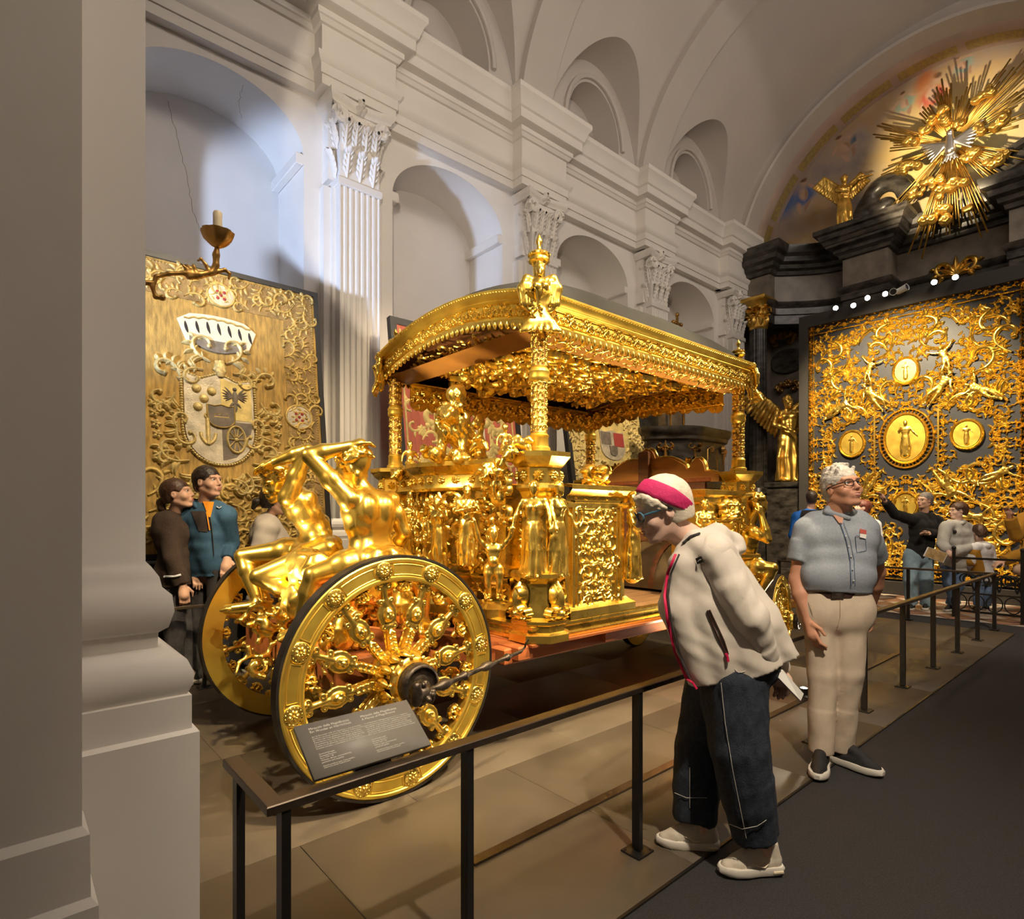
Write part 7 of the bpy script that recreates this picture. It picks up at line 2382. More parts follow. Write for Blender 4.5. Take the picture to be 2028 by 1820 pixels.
# ---- low floor uplights standing on the platform
for k, (u, v) in enumerate(((1692, 1290), (1592, 1368))):
    r = ray(u, v); kk = (.06 - CAMH) / r[2]; p = kk * r; p = np.array((p[0], p[1], .06))
    f_ = thing('floor_uplight', (p[0], p[1], 0), ('small floor uplight glowing behind the barrier posts', 'small floor uplight beside the leg of the man in the blue shirt')[k], 'uplight')
    b = MB(); b.lathe([(0, .002), (.05, .002), (.05, .018), (.03, .03), (.03, .05), (.035, .085), (.03, .085), (.028, .07), (0, .07)], 20, o=(p[0], p[1], 0)); b.build('housing', 'black_metal', f_)
    b = MB(); b.ball((p[0], p[1], .078), (.026, .026, .012)); b.build('bulb', 'lamp_glow', f_)

# ================================================================ VISITORS
def proj(P):
    P = np.atleast_2d(P) - np.array((0, 0, CAMH)); d = P @ FW
    return np.column_stack([CX + FPX * (P @ RT) / d, HY - FPX * P[:, 2] / d, d])


class Skin:
    """surface points of a mesh, to lay seams, zips and badges on it"""

    def __init__(s, V): s.V = V; s.p = proj(V)

    def at(s, u, v, lift=.003):
        m = np.hypot(s.p[:, 0] - u, s.p[:, 1] - v)
        i = np.argsort(m)[:40]; i = i[m[i] < max(m[i[0]] + 3, 5)]
        d = s.p[i, 2].min()
        return onD(u, v, d - lift)

    def line(s, pts, lift=.003, n=6):
        out = []
        for a, b_ in zip(pts, pts[1:]):
            for q in range(n): out.append(s.at(*lerp(a, b_, q / n), lift))
        return out + [s.at(*pts[-1], lift)]


def px_joints(H, **kw):
    J = {k: onD(*v) for k, v in kw.items()}; J['H'] = H
    return J


def top_garment(J, add=.014, sleeve=1.0, drop=.06, fat=1.0, fem=False, seed=0, amp=.004, freq=30, cuff=None, flare=0.0, child=False, hemfat=1.0):
    c = Clay(); H = J['H']; k = .010 * H
    hc, U, Lh, Ls = torso_axes(J)
    def sp(t): return lerp(hc, J['nk'], t)
    def lat(t): return nrm(lerp(Lh, Ls, t))
    def fw(t): return np.cross(lat(t), U)
    for (t, half, r, f) in ((-.25, .048, .066 * hemfat, .0), (.02, .046, .068 * hemfat, -.002), (.18, .040, .064 * hemfat, .008), (.36, .036, .063 * fat, .014 * fat), (.55, .044, .066, .010), (.74, .054, .066, .004), (.88, .058, .050, -.002)):
        q = sp(t) + fw(t) * f * H
        c.cap(q + lat(t) * half * H, q - lat(t) * half * H, r * H + add, k=k)
    if fem:
        for s_ in (1, -1): c.ell(sp(.68) + fw(.7) * .055 * H + lat(.7) * s_ * .036 * H, .038 * H + add, k=.03 * H)
    c.cut(hc - U * drop * H, -U)
    for sh in ('shL', 'shR'):
        c.cap(sp(.97), J[sh], .034 * H + add, .037 * H + add, k)
    for s_ in 'LR':
        a, e, w = J['sh' + s_], J['el' + s_], J['wr' + s_]
        r0, r1, r2 = .037 * H + add, .030 * H + add, (.024 * H + add) if cuff is None else cuff * H
        if sleeve <= 1:
            e2 = lerp(a, e, sleeve); c.cap(a, lerp(a, e2, .6), r0, r0, k); c.cone(lerp(a, e2, .4), e2, r0 + .002, r0 + .003, .012)
        else:
            c.cap(a, e, r0, r1, k); w2 = lerp(e, w, sleeve - 1); c.cap(e, lerp(e, w2, .75), r1, r2, k * .6); c.cone(lerp(e, w2, .5), w2, (r1 + r2) / 2, r2, .012)
    c.ell(J['nk'] + U * .002 * H, (.045 * H, .05 * H, .03 * H), (fw(1), Ls, U), k=.015)
    if amp: c.disp = folds(amp, freq, seed, zs=.7)
    return c


def trousers(J, add=.010, r=(.053, .042, .034), seed=0, amp=.004, freq=30, short=.0, fat=1.0):
    c = Clay(); H = J['H']; hc, U, Lh, Ls = torso_axes(J)
    for (t, half, rr) in ((.14, .040, .060 * fat), (.02, .046, .066 * fat), (-.08, .044, .064 * fat)):
        q = hc + U * t * .3 * H; c.cap(q + Lh * half * H, q - Lh * half * H, rr * H + add, k=.012 * H)
    c.cut(hc + U * .085 * H, U)
    for s_ in 'LR':
        a, kn, an = J['hp' + s_], J['kn' + s_], J['an' + s_]
        an = lerp(kn, an, 1 - short)
        c.cap(a, kn, r[0] * H + add, r[1] * H + add, .012 * H); m_ = lerp(kn, an, .7); c.cap(kn, m_, r[1] * H + add, r[2] * H + add, .008 * H); c.cone(lerp(kn, an, .45), an, (r[1] * .4 + r[2] * .6) * H + add, r[2] * H + add, .012)
    if amp: c.disp = folds(amp, freq, seed + 9, zs=.8)
    return c


def shoe(P, an, toe, H, m_up, m_sole, lace=None, vox=.006, sc=1.0):
    """sneaker standing on the floor: upper, sole, laces"""
    an = np.asarray(an, float); d = np.array((toe[0] - an[0], toe[1] - an[1], 0)); L = .155 * H * sc; d = nrm(d); l = np.array((-d[1], d[0], 0)); u = np.array((0, 0, 1.0))
    o_ = np.array((an[0], an[1], 0.0)) - d * .042 * H
    W = lambda x, y, z: o_ + d * x * L + l * y * L + u * z * L
    zs = [(0, .0), (.02, .11), (.08, .155), (.2, .16), (.4, .155), (.6, .18), (.8, .17), (.93, .12), (1.0, .04)]
    out = [(x, w) for x, w in zs] + [(x, -w) for x, w in zs[::-1][:-1]]
    b = MB(); n = len(out)
    rings = []
    for (z, g) in ((.004, .93), (.03, 1.0), (.10, 1.02), (.125, .98)):
        rings.append(np.array([W(.5 + (x - .5) * g, y * g, z + (.05 * max(0, x - .75) * 1.2)) for x, y in out]))
    j = np.arange(n); k = (j + 1) % n
    b.add(np.concatenate(rings), *[np.stack([j + q * n, j + q * n + n, k + q * n + n, k + q * n], -1) for q in range(3)], np.arange(n)[None], (np.arange(n)[::-1] + 3 * n)[None])
    s_ = b.build('sole', m_sole, P, 40)
    c = Clay()
    c.cap(W(.14, 0, .16), W(.30, 0, .17), .13 * L, .135 * L, .03 * L); c.cap(W(.30, 0, .17), W(.70, 0, .15), .135 * L, .125 * L, .05 * L); c.cap(W(.70, 0, .15), W(.88, 0, .12), .13 * L, .085 * L, .05 * L)
    c.cap(W(.16, 0, .2), W(.20, 0, .42), .135 * L, .125 * L, .03 * L); c.cap(W(.24, 0, .40), W(.62, 0, .24), .11 * L, .10 * L, .04 * L)
    c.cut(W(0, 0, .10), -u); c.cut(W(.2, 0, .47), nrm(u * 1.0 - d * .25))
    clay_obj(c, vox, 'upper', m_up, P)
    if lace:
        b = MB()
        for q in range(4):
            x = .44 + .07 * q; z = .315 - .045 * q
            b.tube([W(x, .09, z - .03), W(x + .01, .03, z + .022), W(x + .03, -.03, z + .012), W(x + .03, -.09, z - .04)], .0022, 5)
        b.tube([W(.40, 0, .35), W(.36, .06, .40), W(.42, .10, .37), W(.44, .04, .35)], .0022, 5); b.tube([W(.40, 0, .35), W(.38, -.06, .40), W(.45, -.09, .36), W(.44, -.03, .35)], .0022, 5)
        b.build('laces', lace, P, 60)
    return W


def eyes(P, W, s, A, iris='eye_dark', brow='hair_brown', lidded=False):
    b = MB()
    for y in (1, -1): b.ball(W(.0775, y * .0315, .007), .0125 * s, 12, 8)
    e = b.build('eyes', 'eye_white', P, 180)
    b = MB()
    for y in (1, -1): b.ball(W(.0868, y * .0315, .0075), np.array((.0042, .0058, .0058)) * s, 10, 6, A)
    b.build('irises', iris, e, 180)
    b = MB()
    for y in (1, -1): b.tube([W(.0885, y * .014, .0265), W(.0900, y * .026, .031), W(.0850, y * .040, .030), W(.0775, y * .048, .025)], np.array((.0030, .0036, .0030, .0015)) * s, 6)
    b.build('eyebrows', brow, P, 60)
    b = MB()
    for y in (1, -1):
        b.tube([W(.0875, y * .0195, .0065), W(.0915, y * .027, .0135), W(.0905, y * .036, .0135), W(.0835, y * .0445, .006)], .0017 * s, 5)
    b.build('eyelids', 'eye_dark', P, 60)


def lips(P, W, s, open_=False):
    b = MB()
    b.tube([W(.0925, .0215, -.0585), W(.1015, .008, -.0545), W(.1030, 0, -.0558), W(.1015, -.008, -.0545), W(.0925, -.0215, -.0585)], np.array((.0012, .0034, .0036, .0034, .0012)) * s, 6)
    b.tube([W(.0925, .0205, -.0612), W(.1000, .009, -.0675), W(.1015, 0, -.0685), W(.1000, -.009, -.0675), W(.0925, -.0205, -.0612)], np.array((.0012, .0040, .0044, .0040, .0012)) * s, 6)
    b.build('lips', 'lip', P, 60)
    if open_:
        b = MB(); b.tube([W(.0950, .015, -.0605), W(.1005, 0, -.0605), W(.0950, -.015, -.0605)], .0032 * s, 6); b.build('teeth', 'teeth', P, 60)


def glasses(P, W, s, m, A, rx=.024, ry=.018, th=1.0):
    g_ = MB()
    aa = np.linspace(0, 2 * pi, 25)
    for y in (1, -1):
        pts = []
        for q in aa:
            a = np.clip(cos(q), -1, 1); b_ = sin(q); pts.append(W(.1045 - .010 * abs(a * y * .5 + .5) ** 2, y * .033 + rx * a, .004 + ry * b_ * (1.0 if abs(b_) < .9 else .96)))
        g_.tube(pts, .0024 * s * th, 6, caps=False)
        g_.tube([W(.094, y * .057, .010), W(.060, y * .074, .012), W(.0, y * .084, .012), W(-.018, y * .086, .002)], .0028 * s * th, 6, flat=1.0)
    g_.tube([W(.106, .010, .010), W(.109, 0, .012), W(.106, -.010, .010)], .0022 * s, 6)
    e = g_.build('glasses', m, P, 60)
    return e


def hair_cap(W, s, A, lo, cover=.94, front=.05, side=-.02, back=-.09, thick=.010, seed=0, amp=.003, freq=160, parting=None, vox=.005, fringe=None, extra=None):
    """a cap of hair over the skull, cut at the hairline"""
    c = Clay()
    c.ell(W(-.018, 0, .042), (np.array((.098, .078, .088)) + thick) * s, A, .005)
    c.ell(W(-.045, 0, -.01), (np.array((.066, .066, .075)) + thick * .8) * s, A, .02)
    # face opening
    c.ell(W(.098, 0, -.030 + 0), np.array((.078, .064, .082 + front)) * s, A, .012, sub=True)
    c.ell(W(.040, 0, -.115), np.array((.09, .12, .075)) * s, A, .012, sub=True)
    for y in (1, -1):
        c.ell(W(.012, y * .088, -.012), np.array((.032, .03, .040)) * s, A, .008, sub=True)
    c.cut(W(0, 0, back), -A[2])
    if extra: extra(c, W)
    K = folds(amp, freq, seed, zs=.5); c.disp = K
    return c


def patch(SK, poly, name, m, par, lift=.004):
    b = MB(); V = [SK.at(u, v, lift) for u, v in poly]; b.add(V, np.arange(len(V))[None]); return b.build(name, m, par, 0)
def grid_patch(SK, tl, tr_, br_, bl_, name, m, par, n=6, lift=.004):
    b = MB(); V = []
    for i in range(n + 1):
        for j in range(n + 1):
            a, c_ = i / n, j / n; p = lerp(lerp(tl, tr_, c_), lerp(bl_, br_, c_), a); V.append(SK.at(p[0], p[1], lift))
    i = np.arange(n)[:, None] * (n + 1); j = np.arange(n)[None]; b.add(V, np.stack([i + j, i + j + 1, i + n + 2 + j, i + n + 1 + j], -1).reshape(-1, 4)); return b.build(name, m, par, 60)

# ---------------------------------------------------------------- woman bending over the railing
J = px_joints(1.70, hd=(1312, 1012, 2.50), nk=(1385, 1078, 2.54), shL=(1412, 1098, 2.40), shR=(1378, 1092, 2.70), hpL=(1462, 1330, 2.47), hpR=(1420, 1322, 2.66), knL=(1474, 1505, 2.43), knR=(1392, 1500, 2.65),
              anL=(1516, 1688, 2.46), anR=(1392, 1645, 2.64), toL=(1430, 1722, 2.44), toR=(1308, 1670, 2.66), elL=(1482, 1222, 2.34), wrL=(1522, 1322, 2.42), elR=(1490, 1215, 2.72), wrR=(1535, 1318, 2.62))
wm = thing('person', (*J['anL'][:2], 0), 'woman in cream hooded jacket and pink headband leaning forward, hands behind back', 'person')
A = head_axes(140, -17, 0); hp_ = J['hd']
c = Clay(); body(c, J, fem=True, hands=False, leg=.8, feet=False)
Wd = head(c, hp_, A, 1.06, fem=True, old=True, smile=.6)
c.cap(Wd(-.02, 0, -.07), J['nk'], .055, .062, .02)
hd_ = nrm(onD(1545, 1348, 2.44) - J['wrL'])
hand_simple(c, J['wrL'], hd_, 1.6, palm=-FW * 0 + RT * .3 + np.array((0, 0, -1.0)), curl_=.9); hand_simple(c, J['wrR'], nrm(onD(1552, 1345, 2.58) - J['wrR']), 1.6, palm=-RT, curl_=1.0)
clay_obj(c, .0045, 'body', 'skin_pale', wm)
eyes(wm, Wd, 1.06, A, brow='hair_white'); lips(wm, Wd, 1.06); glasses(wm, Wd, 1.06, 'glasses_blue', A, .027, .020, th=1.5)
c = hair_cap(Wd, 1.06, A, 0, front=-.005, back=-.055, thick=.016, seed=3, amp=.0012, freq=120)
clay_obj(c, .0045, 'hair', 'hair_white', wm)
c = Clay()    # front hair below the band
for y in np.linspace(-.062, .062, 13):
    c.chain([Wd(.066, y * .9, .094 - y * y * 4), Wd(.086 - y * y * 7, y * 1.02, .078 - y * y * 3), Wd(.093 - y * y * 9, y * 1.08 + .003, .063 - y * y * 5)], [.010, .010, .004], .008)
for y in (1, -1):
    c.chain([Wd(.074, y * .058, .062), Wd(.050, y * .076, .034), Wd(.020, y * .084, .006)], [.010, .009, .004], .008); c.chain([Wd(.060, y * .066, .072), Wd(.035, y * .082, .045), Wd(.005, y * .088, .012)], [.012, .012, .006], .010)
c.disp = folds(.0012, 170, 4)
clay_obj(c, .0035, 'fringe', 'hair_white', wm)
# headband: a strip following the skull from above the forehead to the nape
b = MB(); V = []; RB = np.array((.1165, .0965, .1065)); C0 = np.array((-.018, 0, .042)); e1 = nrm((.72, 0, .69)); en_ = nrm((-.69, 0, .72))
ws = np.linspace(-.034, .034, 11)
for q in np.linspace(-pi, pi, 65):
    d_ = e1 * cos(q) + np.array((0, 1, 0)) * sin(q); nar = 1 - .35 * (cos(q) < 0) * abs(cos(q))
    for k_, w_ in enumerate(ws):
        p0_ = en_ * (w_ * nar + .012); ri = 1 / RB ** 2
        a_ = (d_ * d_ * ri).sum(); b_ = (p0_ * d_ * ri).sum(); c_ = (p0_ * p0_ * ri).sum() - 1
        t_ = (-b_ + math.sqrt(max(b_ * b_ - a_ * c_, 0))) / a_
        V.append(Wd(*(C0 + p0_ + d_ * (t_ + (.0045 + .0012 * (k_ % 2)) * (0 if k_ in (0, 10) else 1)))))
i = np.arange(64)[:, None] * 11; j = np.arange(10)[None]; b.add(V, np.stack([i + j, i + j + 1, i + 12 + j, i + 11 + j], -1).reshape(-1, 4)); b.build('headband', 'pink_band', wm, 60)
# jacket
c = Clay(); dN, dF = 2.46, 2.66
for (d_, s_) in ((2.45, 0), (2.54, 0), (2.64, 0)):
    c.cap(onD(1358, 1122, d_), onD(1342, 1200, d_), .080, .075, .02); c.cap(onD(1342, 1200, d_), onD(1398, 1345, d_), .075, .078, .02)
    c.cap(onD(1412, 1098, d_), onD(1440, 1200, d_), .095, .12, .02); c.cap(onD(1440, 1200, d_), onD(1490, 1330, d_), .12, .13, .02)
    c.cap(onD(1440, 1130, d_), onD(1500, 1230, d_), .075, .095, .02); c.cap(onD(1500, 1230, d_), onD(1556, 1305, d_), .095, .06, .02)
for d_ in (2.45, 2.54, 2.64):
    c.chain([onD(1390, 1095, d_), onD(1392, 1200, d_), onD(1440, 1335, d_)], [.088, .098, .105], .02)
p0, p1 = onD(1362, 1350, 2.5), onD(1578, 1290, 2.5); nn = np.cross(p1 - p0, FW); nn = nn if nn[2] < 0 else -nn
c.cut(p0, nn)
c.ell(J['shL'], .078, k=.02)
c.chain([J['shR'], J['elR'], J['wrR']], [.08, .07, .055], .015)
c.chain([onD(1352, 1092, 2.46), onD(1378, 1068, 2.45), onD(1420, 1062, 2.47), onD(1448, 1078, 2.52), onD(1440, 1095, 2.62), onD(1400, 1075, 2.65), onD(1360, 1085, 2.62)], [.034, .036, .05, .055, .055, .045, .034], .015)
c.ell(onD(1440, 1088, 2.52), (.075, .075, .02), k=.03)
# neck opening
c.cap(onD(1345, 1050, 2.53), onD(1372, 1078, 2.54), .060, .050, .012, sub=True)
f1, f2 = folds(.0042, 13, 4), folds(.0014, 42, 8); c.disp = lambda P: f1(P) + f2(P)
V, F = c.skin(.007); SK = Skin(V); jk = link('jacket', raw_mesh('jacket', V, [F], 180), 'jacket_cream', wm)
c = Clay(); c.chain([J['shL'] + np.array((0, 0, .01)), lerp(J['shL'], J['elL'], .5), J['elL'], lerp(J['elL'], J['wrL'], .7)], [.078, .080, .074, .062], .012); c.cone(lerp(J['elL'], J['wrL'], .55), lerp(J['elL'], J['wrL'], .94), .066, .050, .012)
f3, f4 = folds(.0050, 17, 44), folds(.0018, 45, 48); c.disp = lambda P: f3(P) + f4(P)
V2, F2 = c.skin(.006); sl_ = link('sleeve', raw_mesh('sleeve', V2, [F2], 180), 'jacket_cream', jk); SK = Skin(np.concatenate([V, V2]))
b = MB(); zp = [(1338, 1098), (1322, 1135), (1316, 1180), (1322, 1230), (1336, 1290), (1360, 1345)]
L_ = SK.line(zp, .004, 5); b.tube(L_, .006, 6); b.tube([L_[-1], onD(1372, 1352, 2.36), onD(1380, 1364, 2.36)], .005, 6); b.build('zip', 'pink_zip', jk, 60)
b = MB(); b.tube(SK.line([(u + 7, v) for u, v in zp], .003, 5), .004, 6); b.build('zip_tape', 'denim_grey', jk, 60)
b = MB(); b.tube(SK.line([(1401, 1209), (1412, 1240), (1428, 1275), (1440, 1298)], .004), .004, 6); b.tube(SK.line([(1405, 1208), (1420, 1240), (1434, 1270), (1442, 1296)], .004), .004, 6); b.build('pocket_zip', 'belt', jk, 60)
b = MB(); b.tube(SK.line([(1438, 1294), (1441, 1302), (1442, 1310)], .008), .006, 6); b.build('pocket_puller', 'pink_zip', jk, 60)
b = MB(); b.tube(SK.line([(1352, 1076), (1368, 1062), (1386, 1056)], .004), .005, 6); b.build('hood_cord', 'denim_grey', jk, 60)
b = MB(); q4 = [SK.at(u, v, .004) for u, v in ((1377, 1106), (1389, 1101), (1393, 1112), (1381, 1118))]; b.add(q4, [(0, 1, 2, 3)]); b.build('sleeve_badge', 'glasses_black', jk, 0)
b = MB(); b.tube(SK.line([(1382, 1112), (1385, 1109), (1388, 1108)], .0055, 3), .0018, 5); b.build('badge_mark', 'paper', jk, 0)
# wide cropped jeans
c = Clay(); H = 1.7
c.cap(onD(1425, 1318, 2.46), onD(1490, 1318, 2.46), .10, .11, .015); c.cap(onD(1410, 1318, 2.64), onD(1470, 1318, 2.64), .11, .11, .015)
c.cut(onD(1450, 1285, 2.5), (0, 0, 1))
c.chain([onD(1455, 1345, 2.46), onD(1462, 1480, 2.43), onD(1480, 1580, 2.43)], [.142, .122, .108], .012); c.cone(onD(1474, 1540, 2.43), onD(1497, 1652, 2.45), .113, .098, .015)
c.chain([onD(1418, 1345, 2.63), onD(1388, 1480, 2.66), onD(1378, 1560, 2.66)], [.135, .112, .102], .012); c.cone(onD(1382, 1530, 2.66), onD(1376, 1622, 2.65), .104, .098, .015)
f1, f2 = folds(.006, 22, 14, zs=.4), folds(.002, 70, 18); c.disp = lambda P: f1(P) + f2(P)
V, F = c.skin(.008); SK = Skin(V); jn = link('jeans', raw_mesh('jeans', V, [F], 180), 'denim_dark', wm)
b = MB()
for ln in ([(1428, 1352), (1436, 1430), (1452, 1530), (1478, 1660)], [(1444, 1632), (1470, 1642), (1500, 1636), (1518, 1624)], [(1336, 1570), (1360, 1580), (1400, 1580)], [(1366, 1520), (1366, 1600)], [(1452, 1322), (1462, 1332), (1500, 1326)]):
    b.tube(SK.line(ln, .002), .0013, 4)
b.build('stitching', 'stitch', jn, 60)
for an, to in (('anL', 'toL'), ('anR', 'toR')):
    p_ = J[an]; W_ = shoe(wm, p_, J[to], 1.70, 'shoe_cream', 'sole_white', 'paper', .005, 1.05)
    b = MB()
    for s_ in (1, -1):
        P_ = [W_(.30, s_ * .165, .20), W_(.36, s_ * .168, .155), W_(.44, s_ * .165, .165), W_(.58, s_ * .172, .235)]; b.tube(P_, [.001, .004, .004, .001], 5)
        b.obox(W_(.14, s_ * .158, .06), (nrm(W_(1, 0, 0) - W_(0, 0, 0)), nrm(W_(0, 1, 0) - W_(0, 0, 0)), (0, 0, 1)), (.022, .004, .006), .002)
    b.build('shoe_trim', 'tap_cream', wm, 60)
# folded booklet in her hands: a thing she holds
b = MB(); q4 = np.array([onD(1522, 1322, 2.40), onD(1550, 1326, 2.40), onD(1592, 1374, 2.36), onD(1586, 1388, 2.36)])
n_ = nrm(np.cross(q4[1] - q4[0], q4[3] - q4[0])); b.add(np.concatenate([q4, q4 + n_ * .012]), [(3, 2, 1, 0), (4, 5, 6, 7)] + [(i, (i + 1) % 4, 4 + (i + 1) % 4, 4 + i) for i in range(4)])
o_ = b.build('booklet', 'paper'); tag(o_, 'white folded booklet held behind her back by the woman in cream', 'booklet')

# ---------------------------------------------------------------- man in light blue shirt looking up
J = px_joints(1.78, hd=(1668, 968, 3.46), nk=(1657, 1022, 3.52), shL=(1712, 1050, 3.44), shR=(1600, 1048, 3.56), hpL=(1682, 1205, 3.46), hpR=(1624, 1205, 3.52), knL=(1680, 1332, 3.46), knR=(1630, 1335, 3.48),
              anL=(1668, 1458, 3.52), anR=(1626, 1462, 3.47), toL=(1716, 1502, 3.40), toR=(1622, 1516, 3.36), elL=(1738, 1132, 3.64), wrL=(1722, 1205, 3.80), elR=(1578, 1148, 3.55), wrR=(1603, 1232, 3.46))
mn = thing('person', (*J['anR'][:2], 0), 'grey-haired man with glasses in light blue shirt and beige trousers looking up', 'person')
A = head_axes(238, 16, 4)
c = Clay(); body(c, J, hands=False, fat=1.0, leg=.8, feet=False); W = head(c, J['hd'], A, 1.06, old=True, smile=1.0)
hand_simple(c, J['wrR'], nrm(onD(1612, 1262, 3.42) - J['wrR']), 1.72, palm=RT, curl_=.5); hand_simple(c, J['wrL'], np.array((0, 0, -1.0)), 1.72, palm=-RT)
c.ell(lerp(J['nk'], J['hd'], .3), (.066, .066, .06), k=.03)
clay_obj(c, .0052, 'body', 'skin_tan', mn)
eyes(mn, W, 1.06, A, brow='hair_grey'); lips(mn, W, 1.06, True); glasses(mn, W, 1.06, 'glasses_black', A, .0235, .020)
def tuft(c, W):
    for k in range(40):
        R_ = random.Random(k); x, y = R_.uniform(-.07, .06), R_.uniform(-.055, .055)
        z = .036 + .098 * math.sqrt(max(0, 1 - ((x + .018) / .112) ** 2 - (y / .092) ** 2))
        c.cap(W(x, y, z), W(x + .010, y * 1.1, z + .012), .011, .007, .008)
c = hair_cap(W, 1.06, A, 0, front=-.012, back=-.07, thick=.009, seed=5, amp=.0015, freq=150, extra=tuft); clay_obj(c, .0048, 'hair', 'hair_silver', mn)
c = top_garment(J, add=.013, sleeve=.66, drop=-.056, fat=1.16, seed=31, amp=.0035, freq=24, hemfat=.97)
V, F = c.skin(.0075); SK = Skin(V); sh_ = link('shirt', raw_mesh('shirt', V, [F], 180), 'shirt_blue', mn)
b = MB(); b.tube(SK.line([(1664, 1035), (1676, 1070), (1684, 1110), (1686, 1160)], .003), .0022, 5); b.tube(SK.line([(1671, 1035), (1684, 1070), (1692, 1110), (1694, 1160)], .002), .0012, 5); b.build('placket', 'denim_blue', sh_, 60)
b = MB()
for (u, v) in ((1672, 1062), (1678, 1082), (1683, 1102), (1686, 1128), (1688, 1150)): b.ball(SK.at(u + 3, v, .003), .0042, 8, 4)
b.build('buttons', 'paper', sh_, 60)
b = MB(); b.tube(SK.line([(1694, 1062), (1714, 1060), (1716, 1090), (1697, 1094), (1694, 1062)], .002, 4), .0014, 5); b.build('pocket_seam', 'denim_blue', sh_, 60)
c = Clay(); nk = J['nk']; ax_ = head_axes(255, 0)
for s_ in (1, -1):
    c.chain([nk + np.array((0, 0, .052)) - ax_[0] * .062, nk + np.array((0, 0, .045)) + ax_[1] * s_ * .078, nk + np.array((0, 0, .018)) + ax_[0] * .088 + ax_[1] * s_ * .026], [.016, .017, .012], .006)
    c.chain([nk + np.array((0, 0, .03)) - ax_[0] * .075, nk + np.array((0, 0, .025)) + ax_[1] * s_ * .088, nk + np.array((0, 0, -.012)) + ax_[0] * .102 + ax_[1] * s_ * .040], [.020, .020, .014], .006)
clay_obj(c, .005, 'collar', 'shirt_blue', sh_)
grid_patch(SK, (1650, 1020), (1672, 1020), (1668, 1036), (1662, 1036), 'open_neck', 'skin_tan', sh_, lift=.004)
b = MB(); q4 = [SK.at(u, v, .006) for u, v in ((1703, 1047), (1716, 1050), (1716, 1058), (1703, 1056))]; b.add(q4, [(0, 1, 2, 3)]); b.build('name_badge', 'badge_red', sh_, 0)
b = MB(); q4 = [SK.at(u, v, .006) for u, v in ((1703, 1056.5), (1716, 1058.5), (1715, 1067), (1703, 1064))]; b.add(q4, [(0, 1, 2, 3)]); b.build('badge_card', 'paper', sh_, 0)
c = trousers(J, add=.010, r=(.052, .041, .033), seed=7, amp=.0035, freq=26, short=-.22, fat=1.0)
V, F = c.skin(.0075); SK = Skin(V); tr = link('trousers', raw_mesh('trousers', V, [F], 180), 'chino', mn)
b = MB(); b.tube(SK.line([(1664, 1188), (1664, 1222), (1658, 1246)], .002), .0014, 4); b.tube(SK.line([(1602, 1190), (1610, 1215)], .002), .0014, 4); b.build('trouser_seams', 'bag_beige', tr, 60)
hc, U, Lh, Ls = torso_axes(J); f_ = np.cross(Lh, U)
b = MB(); aa = np.linspace(0, 2 * pi, 41); bp = [hc + U * .048 * 1.78 + Lh * .196 * cos(q) + f_ * (.128 * sin(q) + .002) for q in aa]
V = []
for p in bp:
    for dz, g in ((-.019, 0), (.019, 0)): V.append(p + np.array((0, 0, dz)))
i = np.arange(40) * 2; b.add(V, np.stack([i, i + 2, i + 3, i + 1], -1)); b.build('belt', 'belt', tr, 60)
b = MB(); pb_ = hc + U * .048 * 1.78 + f_ * .130; b.obox(pb_, (Lh, U, f_), (.032, .022, .006), .003); b.build('belt_buckle', 'iron', tr)
for an, to in (('anL', 'toL'), ('anR', 'toR')): shoe(mn, J[an], J[to], 1.78, 'shoe_black', 'sole_white', 'ink', .0055, 1.12)


# ---------------------------------------------------------------- generic visitor
def visitor(J, label, hyaw, hpitch, skin, hair, top, bottom, shoes=('shoe_black', 'sole_white'), hs=1.0, fem=False, vox=.007, add=.016, sleeve=1.95, drop=.06, fat=1.0, hk=None, glass=None, brow=None, old=False, smile=.3, hroll=0, child=False, hand_dirs=None, feet=True, fem_top=None, tr=None, palms=None, cuff=None, hemfat=1.0, tamp=.004):
    P = thing('person', (*((J['anL'] + J['anR']) / 2)[:2], 0), label, 'person')
    A = head_axes(hyaw, hpitch, hroll); hd_ = hand_dirs or {}
    c = Clay(); body(c, J, fem=fem, hands=False, leg=.8, feet=False)
    W = head(c, J['hd'], A, hs, fem=fem, old=old, smile=smile)
    for s_ in 'LR':
        e, w = J['el' + s_], J['wr' + s_]; hand_simple(c, w, hd_.get(s_, w - e), J['H'], palm=(palms or {}).get(s_))
    clay_obj(c, vox, 'body', skin, P)
    eyes(P, W, hs, A, brow=brow or hair); lips(P, W, hs)
    if glass: glasses(P, W, hs, glass, A)
    c = hair_cap(W, hs, A, 0, **(hk or {})); clay_obj(c, vox, 'hair', hair, P)
    c = top_garment(J, add=add, sleeve=sleeve, drop=drop, fat=fat, fem=fem if fem_top is None else fem_top, seed=int(J['hd'][0] * 100) % 97, cuff=cuff, hemfat=hemfat, amp=tamp)
    V, F = c.skin(vox * 1.15); SK = Skin(V); tp = link('top', raw_mesh('top', V, [F], 180), top, P)
    c = trousers(J, **dict(dict(add=.012, seed=3), **(tr or {}))); V, F = c.skin(vox * 1.2); bt = link('trousers', raw_mesh('trousers', V, [F], 180), bottom, P)
    if feet:
        for an, to in (('anL', 'toL'), ('anR', 'toR')): shoe(P, J[an], J[to], J['H'], shoes[0], shoes[1], None, vox)
    return P, W, A, SK, tp


